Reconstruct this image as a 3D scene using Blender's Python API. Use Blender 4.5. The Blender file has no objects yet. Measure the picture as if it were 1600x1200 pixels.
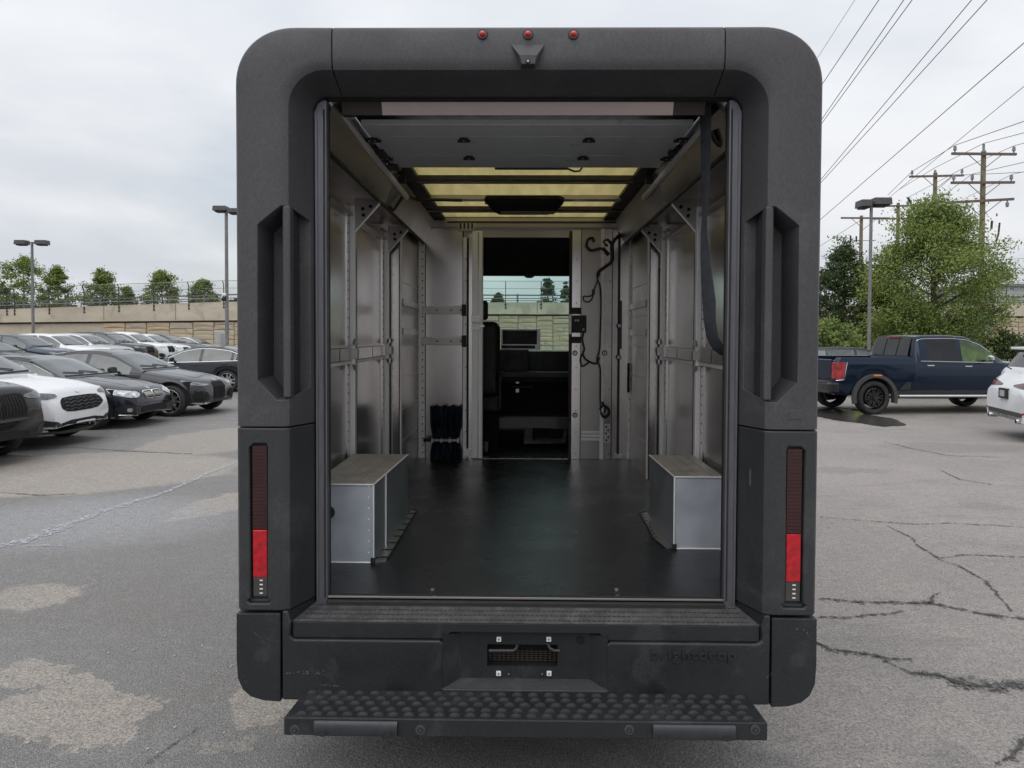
import bpy, bmesh, math, random
import numpy as np
from mathutils import Vector, Matrix, Euler, noise as mnoise
from mathutils.bvhtree import BVHTree
R = math.radians
SC = bpy.context.scene
COL = SC.collection

# ------------------------------------------------------------------ camera
FPX, PY0 = 1110.0, 554.0            # focal length and optical centre, in pixels of the 1600x1200 photograph
cam_d = bpy.data.cameras.new('camera'); cam = bpy.data.objects.new('camera', cam_d); COL.objects.link(cam)
cam_d.sensor_width = 36.0; cam_d.lens = 36.0 * FPX / 1600.0
cam_d.shift_y = -(600.0 - PY0) / 1600.0
cam_d.clip_start = 0.05; cam_d.clip_end = 6000
CAM = Vector((-0.018, -2.7, 1.8))
RM = Matrix.Rotation(R(0.774), 3, 'Z') @ Matrix.Rotation(R(90 - 1.5), 3, 'X') @ Matrix.Rotation(R(0.24), 3, 'Z')
cam.matrix_world = Matrix.Translation(CAM) @ RM.to_4x4()
SC.camera = cam
SC.cycles.use_denoising = True
SC.cycles.max_bounces = 10; SC.cycles.diffuse_bounces = 5; SC.cycles.glossy_bounces = 4
SC.cycles.transparent_max_bounces = 12; SC.cycles.transmission_bounces = 6
SC.cycles.sample_clamp_indirect = 6.0
SC.cycles.caustics_reflective = False; SC.cycles.caustics_refractive = False

# ------------------------------------------------------------------ exposure
SC.view_settings.view_transform = 'Standard'; SC.view_settings.look = 'None'
SC.view_settings.gamma = 1.0; SC.view_settings.use_curve_mapping = False
SC.view_settings.exposure = 0.0

# ------------------------------------------------------------------ sky and sun
SUN_EL, SUN_AZ = 58.0, 205.0      # azimuth clockwise from +Y: high, behind the camera
W = bpy.data.worlds.new('World'); SC.world = W; W.use_nodes = True
nt = W.node_tree; nt.nodes.clear()
def wn(t, **k):
    n = nt.nodes.new(t)
    for a, v in k.items(): setattr(n, a, v)
    return n
def wmath(op, a, b=None, c=None, clamp=False):
    n = wn('ShaderNodeMath', operation=op, use_clamp=clamp)
    for i, v in enumerate((a, b, c)):
        if v is None: continue
        if isinstance(v, (int, float)): n.inputs[i].default_value = v
        else: nt.links.new(v, n.inputs[i])
    return n.outputs[0]
tc = wn('ShaderNodeTexCoord'); sp = wn('ShaderNodeSeparateXYZ'); nt.links.new(tc.outputs['Generated'], sp.inputs[0])
zc = wmath('MAXIMUM', sp.outputs[2], 0.0)
den = wmath('ADD', zc, 0.22)
cb = wn('ShaderNodeCombineXYZ')
nt.links.new(wmath('DIVIDE', sp.outputs[0], den), cb.inputs[0]); nt.links.new(wmath('DIVIDE', sp.outputs[1], den), cb.inputs[1])
nt.links.new(wmath('MULTIPLY', zc, 3.0), cb.inputs[2])
def wnoise(scale, det, rough, off=0.0, dist=0.0):
    mp = wn('ShaderNodeMapping'); nt.links.new(cb.outputs[0], mp.inputs[0]); mp.inputs['Location'].default_value = (off, off * .7, off * .3)
    n = wn('ShaderNodeTexNoise'); nt.links.new(mp.outputs[0], n.inputs['Vector'])
    n.inputs['Scale'].default_value = scale; n.inputs['Detail'].default_value = det; n.inputs['Roughness'].default_value = rough
    n.inputs['Distortion'].default_value = dist
    return n.outputs['Fac']
def wramp(v, a, b, lo=0.0, hi=1.0, smooth=True):
    n = wn('ShaderNodeMapRange'); n.interpolation_type = 'SMOOTHSTEP' if smooth else 'LINEAR'; nt.links.new(v, n.inputs['Value'])
    n.inputs['From Min'].default_value = a; n.inputs['From Max'].default_value = b
    n.inputs['To Min'].default_value = lo; n.inputs['To Max'].default_value = hi
    return n.outputs['Result']
sky = wn('ShaderNodeTexSky', sky_type='NISHITA'); sky.sun_disc = False
sky.sun_elevation = R(SUN_EL); sky.sun_rotation = R(SUN_AZ); sky.air_density = 1.2; sky.dust_density = 2.0
bg_sky = wn('ShaderNodeBackground'); nt.links.new(sky.outputs[0], bg_sky.inputs[0]); bg_sky.inputs[1].default_value = 0.11
cl = wn('ShaderNodeMix', data_type='RGBA')
cl.inputs['A'].default_value = (0.64, 0.675, 0.73, 1); cl.inputs['B'].default_value = (0.83, 0.845, 0.87, 1)
nt.links.new(wramp(wnoise(1.05, 6, .48, 3.3, .2), .34, .66), cl.inputs['Factor'])
bg_cl = wn('ShaderNodeBackground'); nt.links.new(cl.outputs['Result'], bg_cl.inputs[0])
nt.links.new(wramp(zc, 0.0, 1.0, 0.97, 1.5, False), bg_cl.inputs[1])     # an overcast sky brightens towards the zenith
mx = wn('ShaderNodeMixShader')
nt.links.new(wramp(wnoise(.8, 7, .5, 11.7, .2), .36, .52, .72, 1.0), mx.inputs[0])
nt.links.new(bg_sky.outputs[0], mx.inputs[1]); nt.links.new(bg_cl.outputs[0], mx.inputs[2])
wo = wn('ShaderNodeOutputWorld'); nt.links.new(mx.outputs[0], wo.inputs[0])
sd = bpy.data.lights.new('sun', 'SUN'); sd.energy = 1.4; sd.angle = R(70); sd.color = (1.0, .97, .92)
so = bpy.data.objects.new('sun', sd); COL.objects.link(so)
az, el = R(SUN_AZ), R(SUN_EL)
sdir = Vector((math.sin(az) * math.cos(el), math.cos(az) * math.cos(el), math.sin(el)))
so.rotation_euler = (-sdir).to_track_quat('-Z', 'Y').to_euler(); so.location = sdir * 60

# ------------------------------------------------------------------ pixel -> world helpers
def ray(px, py): return RM @ Vector(((px - 800) / FPX, (PY0 - py) / FPX, -1))
def V(px, py, Y):                      # point of the plane y = Y
    d = ray(px, py); return CAM + d * ((Y - CAM.y) / d.y)
def Vx(px, py, X):                     # point of the plane x = X
    d = ray(px, py); return CAM + d * ((X - CAM.x) / d.x)
def Vz(px, py, Zv=0.0):                # point of the plane z = Z
    d = ray(px, py); return CAM + d * ((Zv - CAM.z) / d.z)
def XX(px, Y, py=525): return V(px, py, Y).x
def ZZ(py, Y, px=815): return V(px, py, Y).z

# ------------------------------------------------------------------ materials
def lin(r, g, b): 
    f = lambda c: (c / 255 / 12.92) if c / 255 <= .04045 else ((c / 255 + .055) / 1.055) ** 2.4
    return (f(r), f(g), f(b))
class NT:
    def __init__(s, name):
        s.m = bpy.data.materials.new(name); s.m.use_nodes = True; s.t = s.m.node_tree; s.t.nodes.clear()
        s.out = s.n('ShaderNodeOutputMaterial'); s.b = s.n('ShaderNodeBsdfPrincipled'); s.l(s.b.outputs[0], s.out.inputs[0])
    def n(s, t, **k):
        n = s.t.nodes.new(t)
        for a, v in k.items(): setattr(n, a, v)
        return n
    def l(s, a, b): s.t.links.new(a, b)
    def v(s, sock, val):
        if isinstance(val, (int, float)): sock.default_value = val
        elif isinstance(val, (tuple, list)): sock.default_value = (*val, 1) if len(val) == 3 and sock.type == 'RGBA' else val
        else: s.l(val, sock)
    def math(s, op, a, b=None, clamp=False):
        n = s.n('ShaderNodeMath', operation=op, use_clamp=clamp); s.v(n.inputs[0], a)
        if b is not None: s.v(n.inputs[1], b)
        return n.outputs[0]
    def mix(s, f, a, b, blend='MIX'):
        n = s.n('ShaderNodeMix', data_type='RGBA', blend_type=blend); s.v(n.inputs['Factor'], f); s.v(n.inputs['A'], a); s.v(n.inputs['B'], b)
        return n.outputs['Result']
    def obj(s, scale=(1, 1, 1), world=False):
        tc = s.n('ShaderNodeTexCoord' if not world else 'ShaderNodeNewGeometry'); mp = s.n('ShaderNodeMapping')
        s.l(tc.outputs['Position' if world else 'Object'], mp.inputs[0]); mp.inputs['Scale'].default_value = scale
        return mp.outputs[0]
    def noise(s, vec, scale, det=3, rough=.5, dist=0.0, color=False):
        n = s.n('ShaderNodeTexNoise'); s.l(vec, n.inputs['Vector']); n.inputs['Scale'].default_value = scale
        n.inputs['Detail'].default_value = det; n.inputs['Roughness'].default_value = rough; n.inputs['Distortion'].default_value = dist
        return n.outputs['Color' if color else 'Fac']
    def ramp(s, v, a, b, lo=0.0, hi=1.0):
        n = s.n('ShaderNodeMapRange', interpolation_type='SMOOTHSTEP'); s.v(n.inputs['Value'], v)
        for k, x in (('From Min', a), ('From Max', b), ('To Min', lo), ('To Max', hi)): n.inputs[k].default_value = x
        return n.outputs['Result']
    def bump(s, h, strength=.3, dist=.01):
        n = s.n('ShaderNodeBump'); s.l(h, n.inputs['Height']); n.inputs['Strength'].default_value = strength; n.inputs['Distance'].default_value = dist
        s.l(n.outputs[0], s.b.inputs['Normal'])
def mat(name, c, rough=.5, metal=0.0, var=.12, nscale=6.0, bump=0.0, bscale=200.0, coat=0.0, stretch=(1, 1, 1), rvar=.08, spec=.5, world=False, dirt=None, grain=None):
    s = NT(name); vec = s.obj(stretch, world)
    f = s.noise(vec, nscale, 5, .6)
    lo = tuple(x * (1 - var) for x in c); hi = tuple(min(1, x * (1 + var)) for x in c)
    colr = s.mix(s.ramp(f, .3, .7), lo, hi)
    if dirt:
        dv = s.obj((1, 1, 1), world)
        colr = s.mix(s.ramp(s.noise(dv, dirt[2], 6, .65, .5), dirt[3], dirt[3] + .12, 0, dirt[1]), colr, dirt[0])
    if grain:
        gv = s.obj((1, 1, .45), world); g_ = s.noise(gv, grain[0], 3, .75); colr = s.mix(s.ramp(g_, .38, .62, 0, 1), tuple(x * (1 - grain[1]) for x in c), tuple(x * (1 + grain[1]) for x in c)) if not dirt else s.mix(s.ramp(g_, .38, .62, grain[1], 0), colr, tuple(x * .25 for x in c))
    s.v(s.b.inputs['Base Color'], colr)
    s.v(s.b.inputs['Roughness'], s.ramp(s.noise(vec, nscale * 2.3, 4, .6), .3, .7, max(.02, rough - rvar), min(1, rough + rvar)))
    s.b.inputs['Metallic'].default_value = metal; s.b.inputs['Coat Weight'].default_value = coat
    s.b.inputs['Coat Roughness'].default_value = .04; s.b.inputs['Specular IOR Level'].default_value = spec
    if bump > 0: s.bump(s.noise(vec, bscale, 2, .6), bump, .002)
    return s.m
M = {}
M['plastic'] = mat('grained dark grey plastic', (.062, .060, .066), .56, var=.07, nscale=1.5, bump=.5, bscale=240, dirt=((.13, .125, .125), .22, 2.2, .52), grain=(170, .32))
M['plastic_low'] = mat('grained dark grey plastic, lower panel', (.033, .035, .037), .5, var=.08, nscale=1.5, bump=.5, bscale=240, dirt=((.11, .108, .105), .26, 2.6, .52), grain=(170, .35))
M['bumper'] = mat('grained charcoal plastic', (.0165, .0195, .021), .46, var=.08, nscale=2, bump=.6, bscale=220, dirt=((.085, .085, .083), .30, 3.2, .54), grain=(170, .35))
M['black'] = mat('matt black plastic', (.018, .018, .019), .55, var=.2, nscale=9, bump=.2)
M['blacker'] = mat('unlit black void lining', (.008, .008, .008), .9, var=.2)
M['rubber'] = mat('black rubber', (.02, .02, .021), .75, var=.2, nscale=12, bump=.3)
M['frame'] = mat('brushed grey door frame', (.135, .135, .152), .42, .5, var=.12, nscale=14, stretch=(6, 6, .6), bump=.2, bscale=90)
M['alu'] = mat('brushed mill aluminium sheet', (.66, .67, .69), .34, .85, var=.10, nscale=3.5, stretch=(1, 1, .35), rvar=.1, bump=.10, bscale=12, dirt=((.30, .29, .27), .5, 4, .58))
M['alu_side'] = mat('brushed aluminium wall sheet', (.64, .61, .60), .22, 1.0, var=.03, nscale=.8, rvar=.03, bump=.12, bscale=.9)
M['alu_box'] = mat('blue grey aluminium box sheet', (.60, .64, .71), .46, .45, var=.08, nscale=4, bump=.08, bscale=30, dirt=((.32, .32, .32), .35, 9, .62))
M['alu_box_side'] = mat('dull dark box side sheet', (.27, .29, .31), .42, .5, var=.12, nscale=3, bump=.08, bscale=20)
M['alu_bright'] = mat('bright extruded aluminium', (.96, .97, .98), .42, .35, var=.05, nscale=2, rvar=.04, stretch=(1, 1, .2))
M['alu_dull'] = mat('dull grey aluminium with marks', (.42, .395, .38), .32, .85, var=.05, nscale=1.2, rvar=.04, bump=.06, bscale=1.5)
M['door_panel'] = mat('grey painted roll door slats', (.84, .87, .90), .42, .1, var=.05, nscale=3, stretch=(1.5, .4, 1), dirt=((.15, .15, .15), .35, 6, .6))
M['alu_reflect'] = mat('pinkish beam with painted reflection', (.44, .38, .37), .34, .9, var=.05, nscale=2, stretch=(1, .3, .3), rvar=.03)
M['bow'] = mat('dark brown roof bow', (.055, .045, .042), .55, .3, var=.2)
M['steel'] = mat('zinc plated steel', (.55, .55, .54), .35, .95, var=.2, nscale=20)
M['bright_tape'] = mat('tan aluminium box lid', (.52, .47, .425), .45, .5, var=.14, nscale=7, rvar=.1, dirt=((.22, .18, .15), .5, 5, .55))
def floor_mat():
    s = NT('black grooved wet plywood floor'); v = s.obj((1, 1, 1), True)
    st = s.noise(s.obj((.7, 9, 1), True), 14, 4, .6)
    c = s.mix(s.ramp(st, .35, .65), (.0095, .0105, .0125), (.017, .019, .022))
    c = s.mix(s.ramp(s.noise(v, 5, 6, .6), .45, .75, 0, .25), c, (.03, .032, .036))
    s.v(s.b.inputs['Base Color'], c)
    s.v(s.b.inputs['Roughness'], s.ramp(s.noise(v, 3, 3, .5), .3, .7, .25, .32))
    s.bump(s.noise(s.obj((.5, 30, 1), True), 22, 3, .7), .18, .003); return s.m
M['floor'] = floor_mat()
def trans_mat(name, c, through):
    s = NT(name); v = s.obj((1, 1, 1)); f = s.ramp(s.noise(s.obj((3, .4, 1)), 5, 4, .6), .3, .7)
    t = s.n('ShaderNodeBsdfTranslucent'); s.v(t.inputs[0], s.mix(f, tuple(x * .85 for x in through), through))
    s.v(s.b.inputs['Base Color'], c); s.b.inputs['Roughness'].default_value = .35
    m = s.n('ShaderNodeMixShader'); m.inputs[0].default_value = .72
    s.l(s.b.outputs[0], m.inputs[1]); s.l(t.outputs[0], m.inputs[2]); s.l(m.outputs[0], s.out.inputs[0]); return s.m
M['roof_panel'] = trans_mat('yellowed translucent fibreglass roof', (.55, .5, .34), (.76, .70, .46))
def glass_mat(name, tint, refl=.12):
    s = NT(name); t = s.n('ShaderNodeBsdfTransparent'); t.inputs[0].default_value = (*tint, 1)
    g = s.n('ShaderNodeBsdfGlossy'); g.inputs['Roughness'].default_value = .02
    m = s.n('ShaderNodeMixShader'); fr = s.n('ShaderNodeFresnel'); fr.inputs[0].default_value = 1.45
    s.l(fr.outputs[0], m.inputs[0]); s.l(t.outputs[0], m.inputs[1]); s.l(g.outputs[0], m.inputs[2]); s.l(m.outputs[0], s.out.inputs[0]); return s.m
M['windscreen'] = glass_mat('green tinted windscreen glass', (.80, .91, .875))
M['carglass'] = mat('dark reflective car glass', (.045, .060, .062), .04, var=.6, nscale=2.2, rvar=.015, spec=1.0, coat=.3)
M['carglass_dark'] = mat('black tinted car glass', (.010, .011, .012), .05, var=.4, nscale=2, rvar=.02, spec=.45)
M['carglass_lime'] = mat('glass with lime car seen behind', (.05, .09, .012), .08, var=.6, nscale=3, rvar=.02, spec=.8)
M['red_bright'] = mat('bright red lens', (.44, .004, .012), .25, var=.3, nscale=40, coat=.5)
M['red_dark'] = mat('dark red ribbed lens', (.035, .004, .005), .25, var=.2, coat=.5)
M['red_dark2'] = mat('red tail lens', (.30, .008, .012), .2, var=.5, nscale=9, coat=.6)
M['red_lamp'] = mat('red marker lens', (.50, .02, .03), .2, var=.1, coat=.6)
M['white_led'] = mat('small white led', (.75, .75, .72), .3)
M['white_clip'] = mat('white nylon clip', (.72, .74, .76), .5)
M['chrome'] = mat('chrome trim', (.78, .79, .80), .12, 1.0, var=.05)
M['silver'] = mat('silver alloy', (.55, .56, .57), .28, .9, var=.08)
M['amber'] = mat('amber reflector', (.75, .22, .02), .3, coat=.4)
M['headlamp'] = mat('clear headlamp lens over silver', (.42, .43, .44), .12, .3, var=.5, nscale=14, coat=.9)
M['headlamp_dark'] = mat('smoked headlamp lens', (.11, .115, .12), .12, .2, var=.6, nscale=16, coat=.9)
M['tyre'] = mat('tyre rubber', (.024, .024, .025), .8, var=.25, nscale=14, bump=.4, bscale=80)
M['strap'] = mat('dark blue grey webbing', (.055, .06, .072), .7, var=.2, nscale=30, bump=.4, bscale=300)
M['navy'] = mat('navy nylon cloth', (.012, .018, .036), .55, var=.3, nscale=10, bump=.5, bscale=25)
M['lamp_metal'] = mat('dark bronze lamp post metal', (.085, .08, .08), .5, .3, var=.15)
M['lamp_post_grey'] = mat('grey galvanised post', (.20, .195, .20), .5, .3, var=.15)
M['pole_wood'] = mat('weathered pole timber', (.20, .165, .11), .85, var=.3, nscale=8, stretch=(3, 3, .3), bump=.5, bscale=30)
M['arm_wood'] = mat('grey brown crossarm timber', (.15, .11, .09), .85, var=.25, nscale=8)
M['insulator'] = mat('grey porcelain insulator', (.22, .23, .25), .3, var=.15)
M['cable'] = mat('weathered overhead cable', (.24, .24, .25), .6)
M['black_cable'] = mat('black wiring loom', (.010, .010, .011), .45, var=.3)
M['fence'] = mat('black painted fence steel', (.035, .035, .038), .5, .2)
M['fence_grey'] = mat('galvanised chain link wire', (.20, .205, .21), .5, .6)
M['concrete'] = mat('tan precast concrete', (.50, .445, .355), .85, var=.12, nscale=1.1, bump=.4, bscale=12, rvar=.05, stretch=(.4, 1, 1), dirt=((.26, .225, .18), .45, .7, .53))
M['stone'] = mat('tan split face stone', (.47, .40, .29), .88, var=.12, nscale=2.2, bump=.7, bscale=9)
M['stone_b'] = mat('orange tan split face stone', (.49, .395, .27), .88, var=.12, nscale=2.2, bump=.7, bscale=9)
M['stone_c'] = mat('grey tan split face stone', (.43, .375, .29), .88, var=.12, nscale=2.2, bump=.7, bscale=9)
M['cabinet'] = mat('pale grey cabinet', (.42, .42, .40), .6)
M['bark'] = mat('grey brown bark', (.10, .08, .06), .9, var=.3, nscale=12, bump=.6, bscale=30)
def leaf_mat(name, c):
    s = NT(name); s.v(s.b.inputs['Base Color'], c); s.b.inputs['Roughness'].default_value = .5
    v = s.obj((1, 1, 1)); colr = s.mix(s.ramp(s.noise(v, 1.3, 3, .6), .3, .7), tuple(x * .75 for x in c), tuple(x * 1.25 for x in c)); s.v(s.b.inputs['Base Color'], colr)
    t = s.n('ShaderNodeBsdfTranslucent'); s.v(t.inputs[0], tuple(min(1, x * 1.5) for x in c))
    m = s.n('ShaderNodeMixShader'); m.inputs[0].default_value = .35
    s.l(s.b.outputs[0], m.inputs[1]); s.l(t.outputs[0], m.inputs[2]); s.l(m.outputs[0], s.out.inputs[0]); return s.m
LEAF_L = [leaf_mat('fresh green leaf', (.26, .31, .08)), leaf_mat('mid green leaf', (.17, .23, .06)), leaf_mat('dark green leaf', (.075, .12, .038))]
LEAF_D = [leaf_mat('dull green leaf', (.10, .14, .05)), leaf_mat('deep green leaf', (.06, .095, .036)), leaf_mat('olive dark leaf', (.035, .06, .025))]
LEAF_Y = [leaf_mat('yellow green leaf', (.26, .32, .10)), leaf_mat('light olive leaf', (.17, .23, .07)), leaf_mat('shrub green leaf', (.10, .15, .045))]

# ------------------------------------------------------------------ mesh builder
class MB:
    def __init__(s): s.v = []; s.f = []; s.mi = []
    def add(s, vs, fs, mi=0):
        o = len(s.v); s.v += [tuple(p) for p in vs]; s.f += [tuple(i + o for i in f) for f in fs]; s.mi += [mi] * len(fs); return s
    def box(s, x0, x1, y0, y1, z0, z1, mi=0):
        x0, x1 = sorted((x0, x1)); y0, y1 = sorted((y0, y1)); z0, z1 = sorted((z0, z1))
        return s.add([(x0, y0, z0), (x1, y0, z0), (x1, y1, z0), (x0, y1, z0), (x0, y0, z1), (x1, y0, z1), (x1, y1, z1), (x0, y1, z1)],
                     [(0, 3, 2, 1), (4, 5, 6, 7), (0, 1, 5, 4), (1, 2, 6, 5), (2, 3, 7, 6), (3, 0, 4, 7)], mi)
    def prism(s, pts, ext, mi=0):     # planar polygon pts, extruded by the vector ext
        n = len(pts); ext = Vector(ext); a = [Vector(p) for p in pts]; b = [p + ext for p in a]
        nrm = Vector((0, 0, 0))
        for i in range(n): nrm += a[i].cross(a[(i + 1) % n])
        fs = [tuple(reversed(range(n))), tuple(range(n, 2 * n))] + [(i, (i + 1) % n, (i + 1) % n + n, i + n) for i in range(n)]
        if nrm.dot(ext) < 0: fs = [tuple(reversed(f)) for f in fs]
        return s.add(a + b, fs, mi)
    def xz(s, pts, y0, y1, mi=0): return s.prism([(p[0], y0, p[1]) for p in pts], (0, y1 - y0, 0), mi)
    def tube(s, path, r, n=8, mi=0, cap=True):
        path = [Vector(p) for p in path]; rs = r if isinstance(r, (list, tuple)) else [r] * len(path)
        vs = []; up = Vector((0, 0, 1)); prev = None
        for i, p in enumerate(path):
            d = (path[min(i + 1, len(path) - 1)] - path[max(i - 1, 0)])
            d = d.normalized() if d.length > 1e-9 else Vector((0, 0, 1))
            if prev is None: u = d.cross(up if abs(d.z) < .95 else Vector((1, 0, 0))).normalized()
            else:
                u = prev - d * prev.dot(d); u = u.normalized() if u.length > 1e-6 else d.orthogonal().normalized()
            prev = u; w = d.cross(u)
            vs += [p + (u * math.cos(2 * math.pi * k / n) + w * math.sin(2 * math.pi * k / n)) * rs[i] for k in range(n)]
        fs = []
        for i in range(len(path) - 1):
            for k in range(n): fs.append((i * n + k, i * n + (k + 1) % n, (i + 1) * n + (k + 1) % n, (i + 1) * n + k))
        if cap: fs += [tuple(reversed(range(n))), tuple((len(path) - 1) * n + k for k in range(n))]
        return s.add(vs, fs, mi)
    def cyl(s, a, b, r, n=16, mi=0): return s.tube([a, b], r, n, mi)
    def loft(s, rings, closed=True, cap=True, mi=0):
        n = len(rings[0]); vs = [p for r in rings for p in r]; fs = []
        for i in range(len(rings) - 1):
            for k in range(n if closed else n - 1):
                fs.append((i * n + k, i * n + (k + 1) % n, (i + 1) * n + (k + 1) % n, (i + 1) * n + k))
        if cap: fs += [tuple(reversed(range(n))), tuple((len(rings) - 1) * n + k for k in range(n))]
        return s.add(vs, fs, mi)
    def ball(s, c, rx, ry, rz, nu=10, nv=6, mi=0, half=False):
        c = Vector(c); rings = []
        for j in range(nv + 1):
            t = -math.pi / 2 + (math.pi if not half else math.pi / 2) * j / nv + (math.pi / 2 if half else 0)
            rr = max(math.cos(t), 1e-3)
            rings.append([c + Vector((rx * rr * math.cos(2 * math.pi * k / nu), ry * rr * math.sin(2 * math.pi * k / nu), rz * math.sin(t))) for k in range(nu)])
        return s.loft(rings, True, True, mi)
    def mirror(s):
        t = MB(); t.v = [(-x, y, z) for x, y, z in s.v]; t.f = [tuple(reversed(f)) for f in s.f]; t.mi = list(s.mi); return t
    def shift(s, d): s.v = [(x + d[0], y + d[1], z + d[2]) for x, y, z in s.v]; return s
    def mesh(s, name, mats, smooth=False):
        me = bpy.data.meshes.new(name); me.from_pydata(s.v, [], s.f)
        for m in (mats if isinstance(mats, list) else [mats]): me.materials.append(m)
        if any(s.mi): me.polygons.foreach_set('material_index', s.mi)
        me.validate(); me.update(); return me
    def build(s, name, mats, parent=None, bevel=0.0, seg=2, smooth=None, world=True, fix=False, angle=35):
        """one mesh object; coordinates are world ones unless world=False (then the parent's own)"""
        vs = np.array(s.v); c = (vs.min(0) + vs.max(0)) / 2
        if parent is None: c[2] = vs[:, 2].min()
        s.v = [tuple(p) for p in (vs - c)]
        me = s.mesh(name, mats)
        if fix:
            bm = bmesh.new(); bm.from_mesh(me); bmesh.ops.recalc_face_normals(bm, faces=bm.faces); bm.to_mesh(me); bm.free()
        o = bpy.data.objects.new(name, me); COL.objects.link(o)
        off = Vector(c)
        if parent is not None:
            if world: off = off - base_of(parent)
            o.parent = parent
        o.location = off
        if smooth is None: smooth = False
        if smooth:
            me.polygons.foreach_set('use_smooth', [True] * len(me.polygons))
            try: me.set_sharp_from_angle(angle=R(angle))
            except Exception: pass
        if bevel > 0:
            b = o.modifiers.new('bevel', 'BEVEL'); b.width = bevel; b.segments = seg; b.limit_method = 'ANGLE'; b.angle_limit = R(40)
            b.use_clamp_overlap = True
            if hasattr(b, 'harden_normals'): b.harden_normals = False
        return o
def base_of(o):
    p = Vector((0, 0, 0))
    while o is not None: p += o.location; o = o.parent
    return p
def tag(o, label=None, cat=None, group=None, kind=None):
    if label: o['label'] = label
    if cat: o['category'] = cat
    if group: o['group'] = group
    if kind: o['kind'] = kind
    return o
def thing(name, label, cat, loc=(0, 0, 0), group=None, rz=0.0):
    o = bpy.data.objects.new(name, None); COL.objects.link(o); o.location = loc; o.rotation_euler = (0, 0, rz); o.empty_display_size = .2
    return tag(o, label, cat, group)
def share(src, name, loc, parent, rot=None, scale=None):   # copy that shares mesh data; loc in the parent's own space
    o = src.copy(); o.name = name; COL.objects.link(o); o.parent = parent; o.location = loc
    if rot is not None: o.rotation_euler = rot
    if scale is not None: o.scale = scale
    return o
def copy_tree(o, parent=None):
    c = o.copy(); COL.objects.link(c)
    if parent is not None: c.parent = parent
    for ch in list(o.children): copy_tree(ch, c)
    return c
def wlocal(parent, p): return Vector(p) - base_of(parent)

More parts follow.
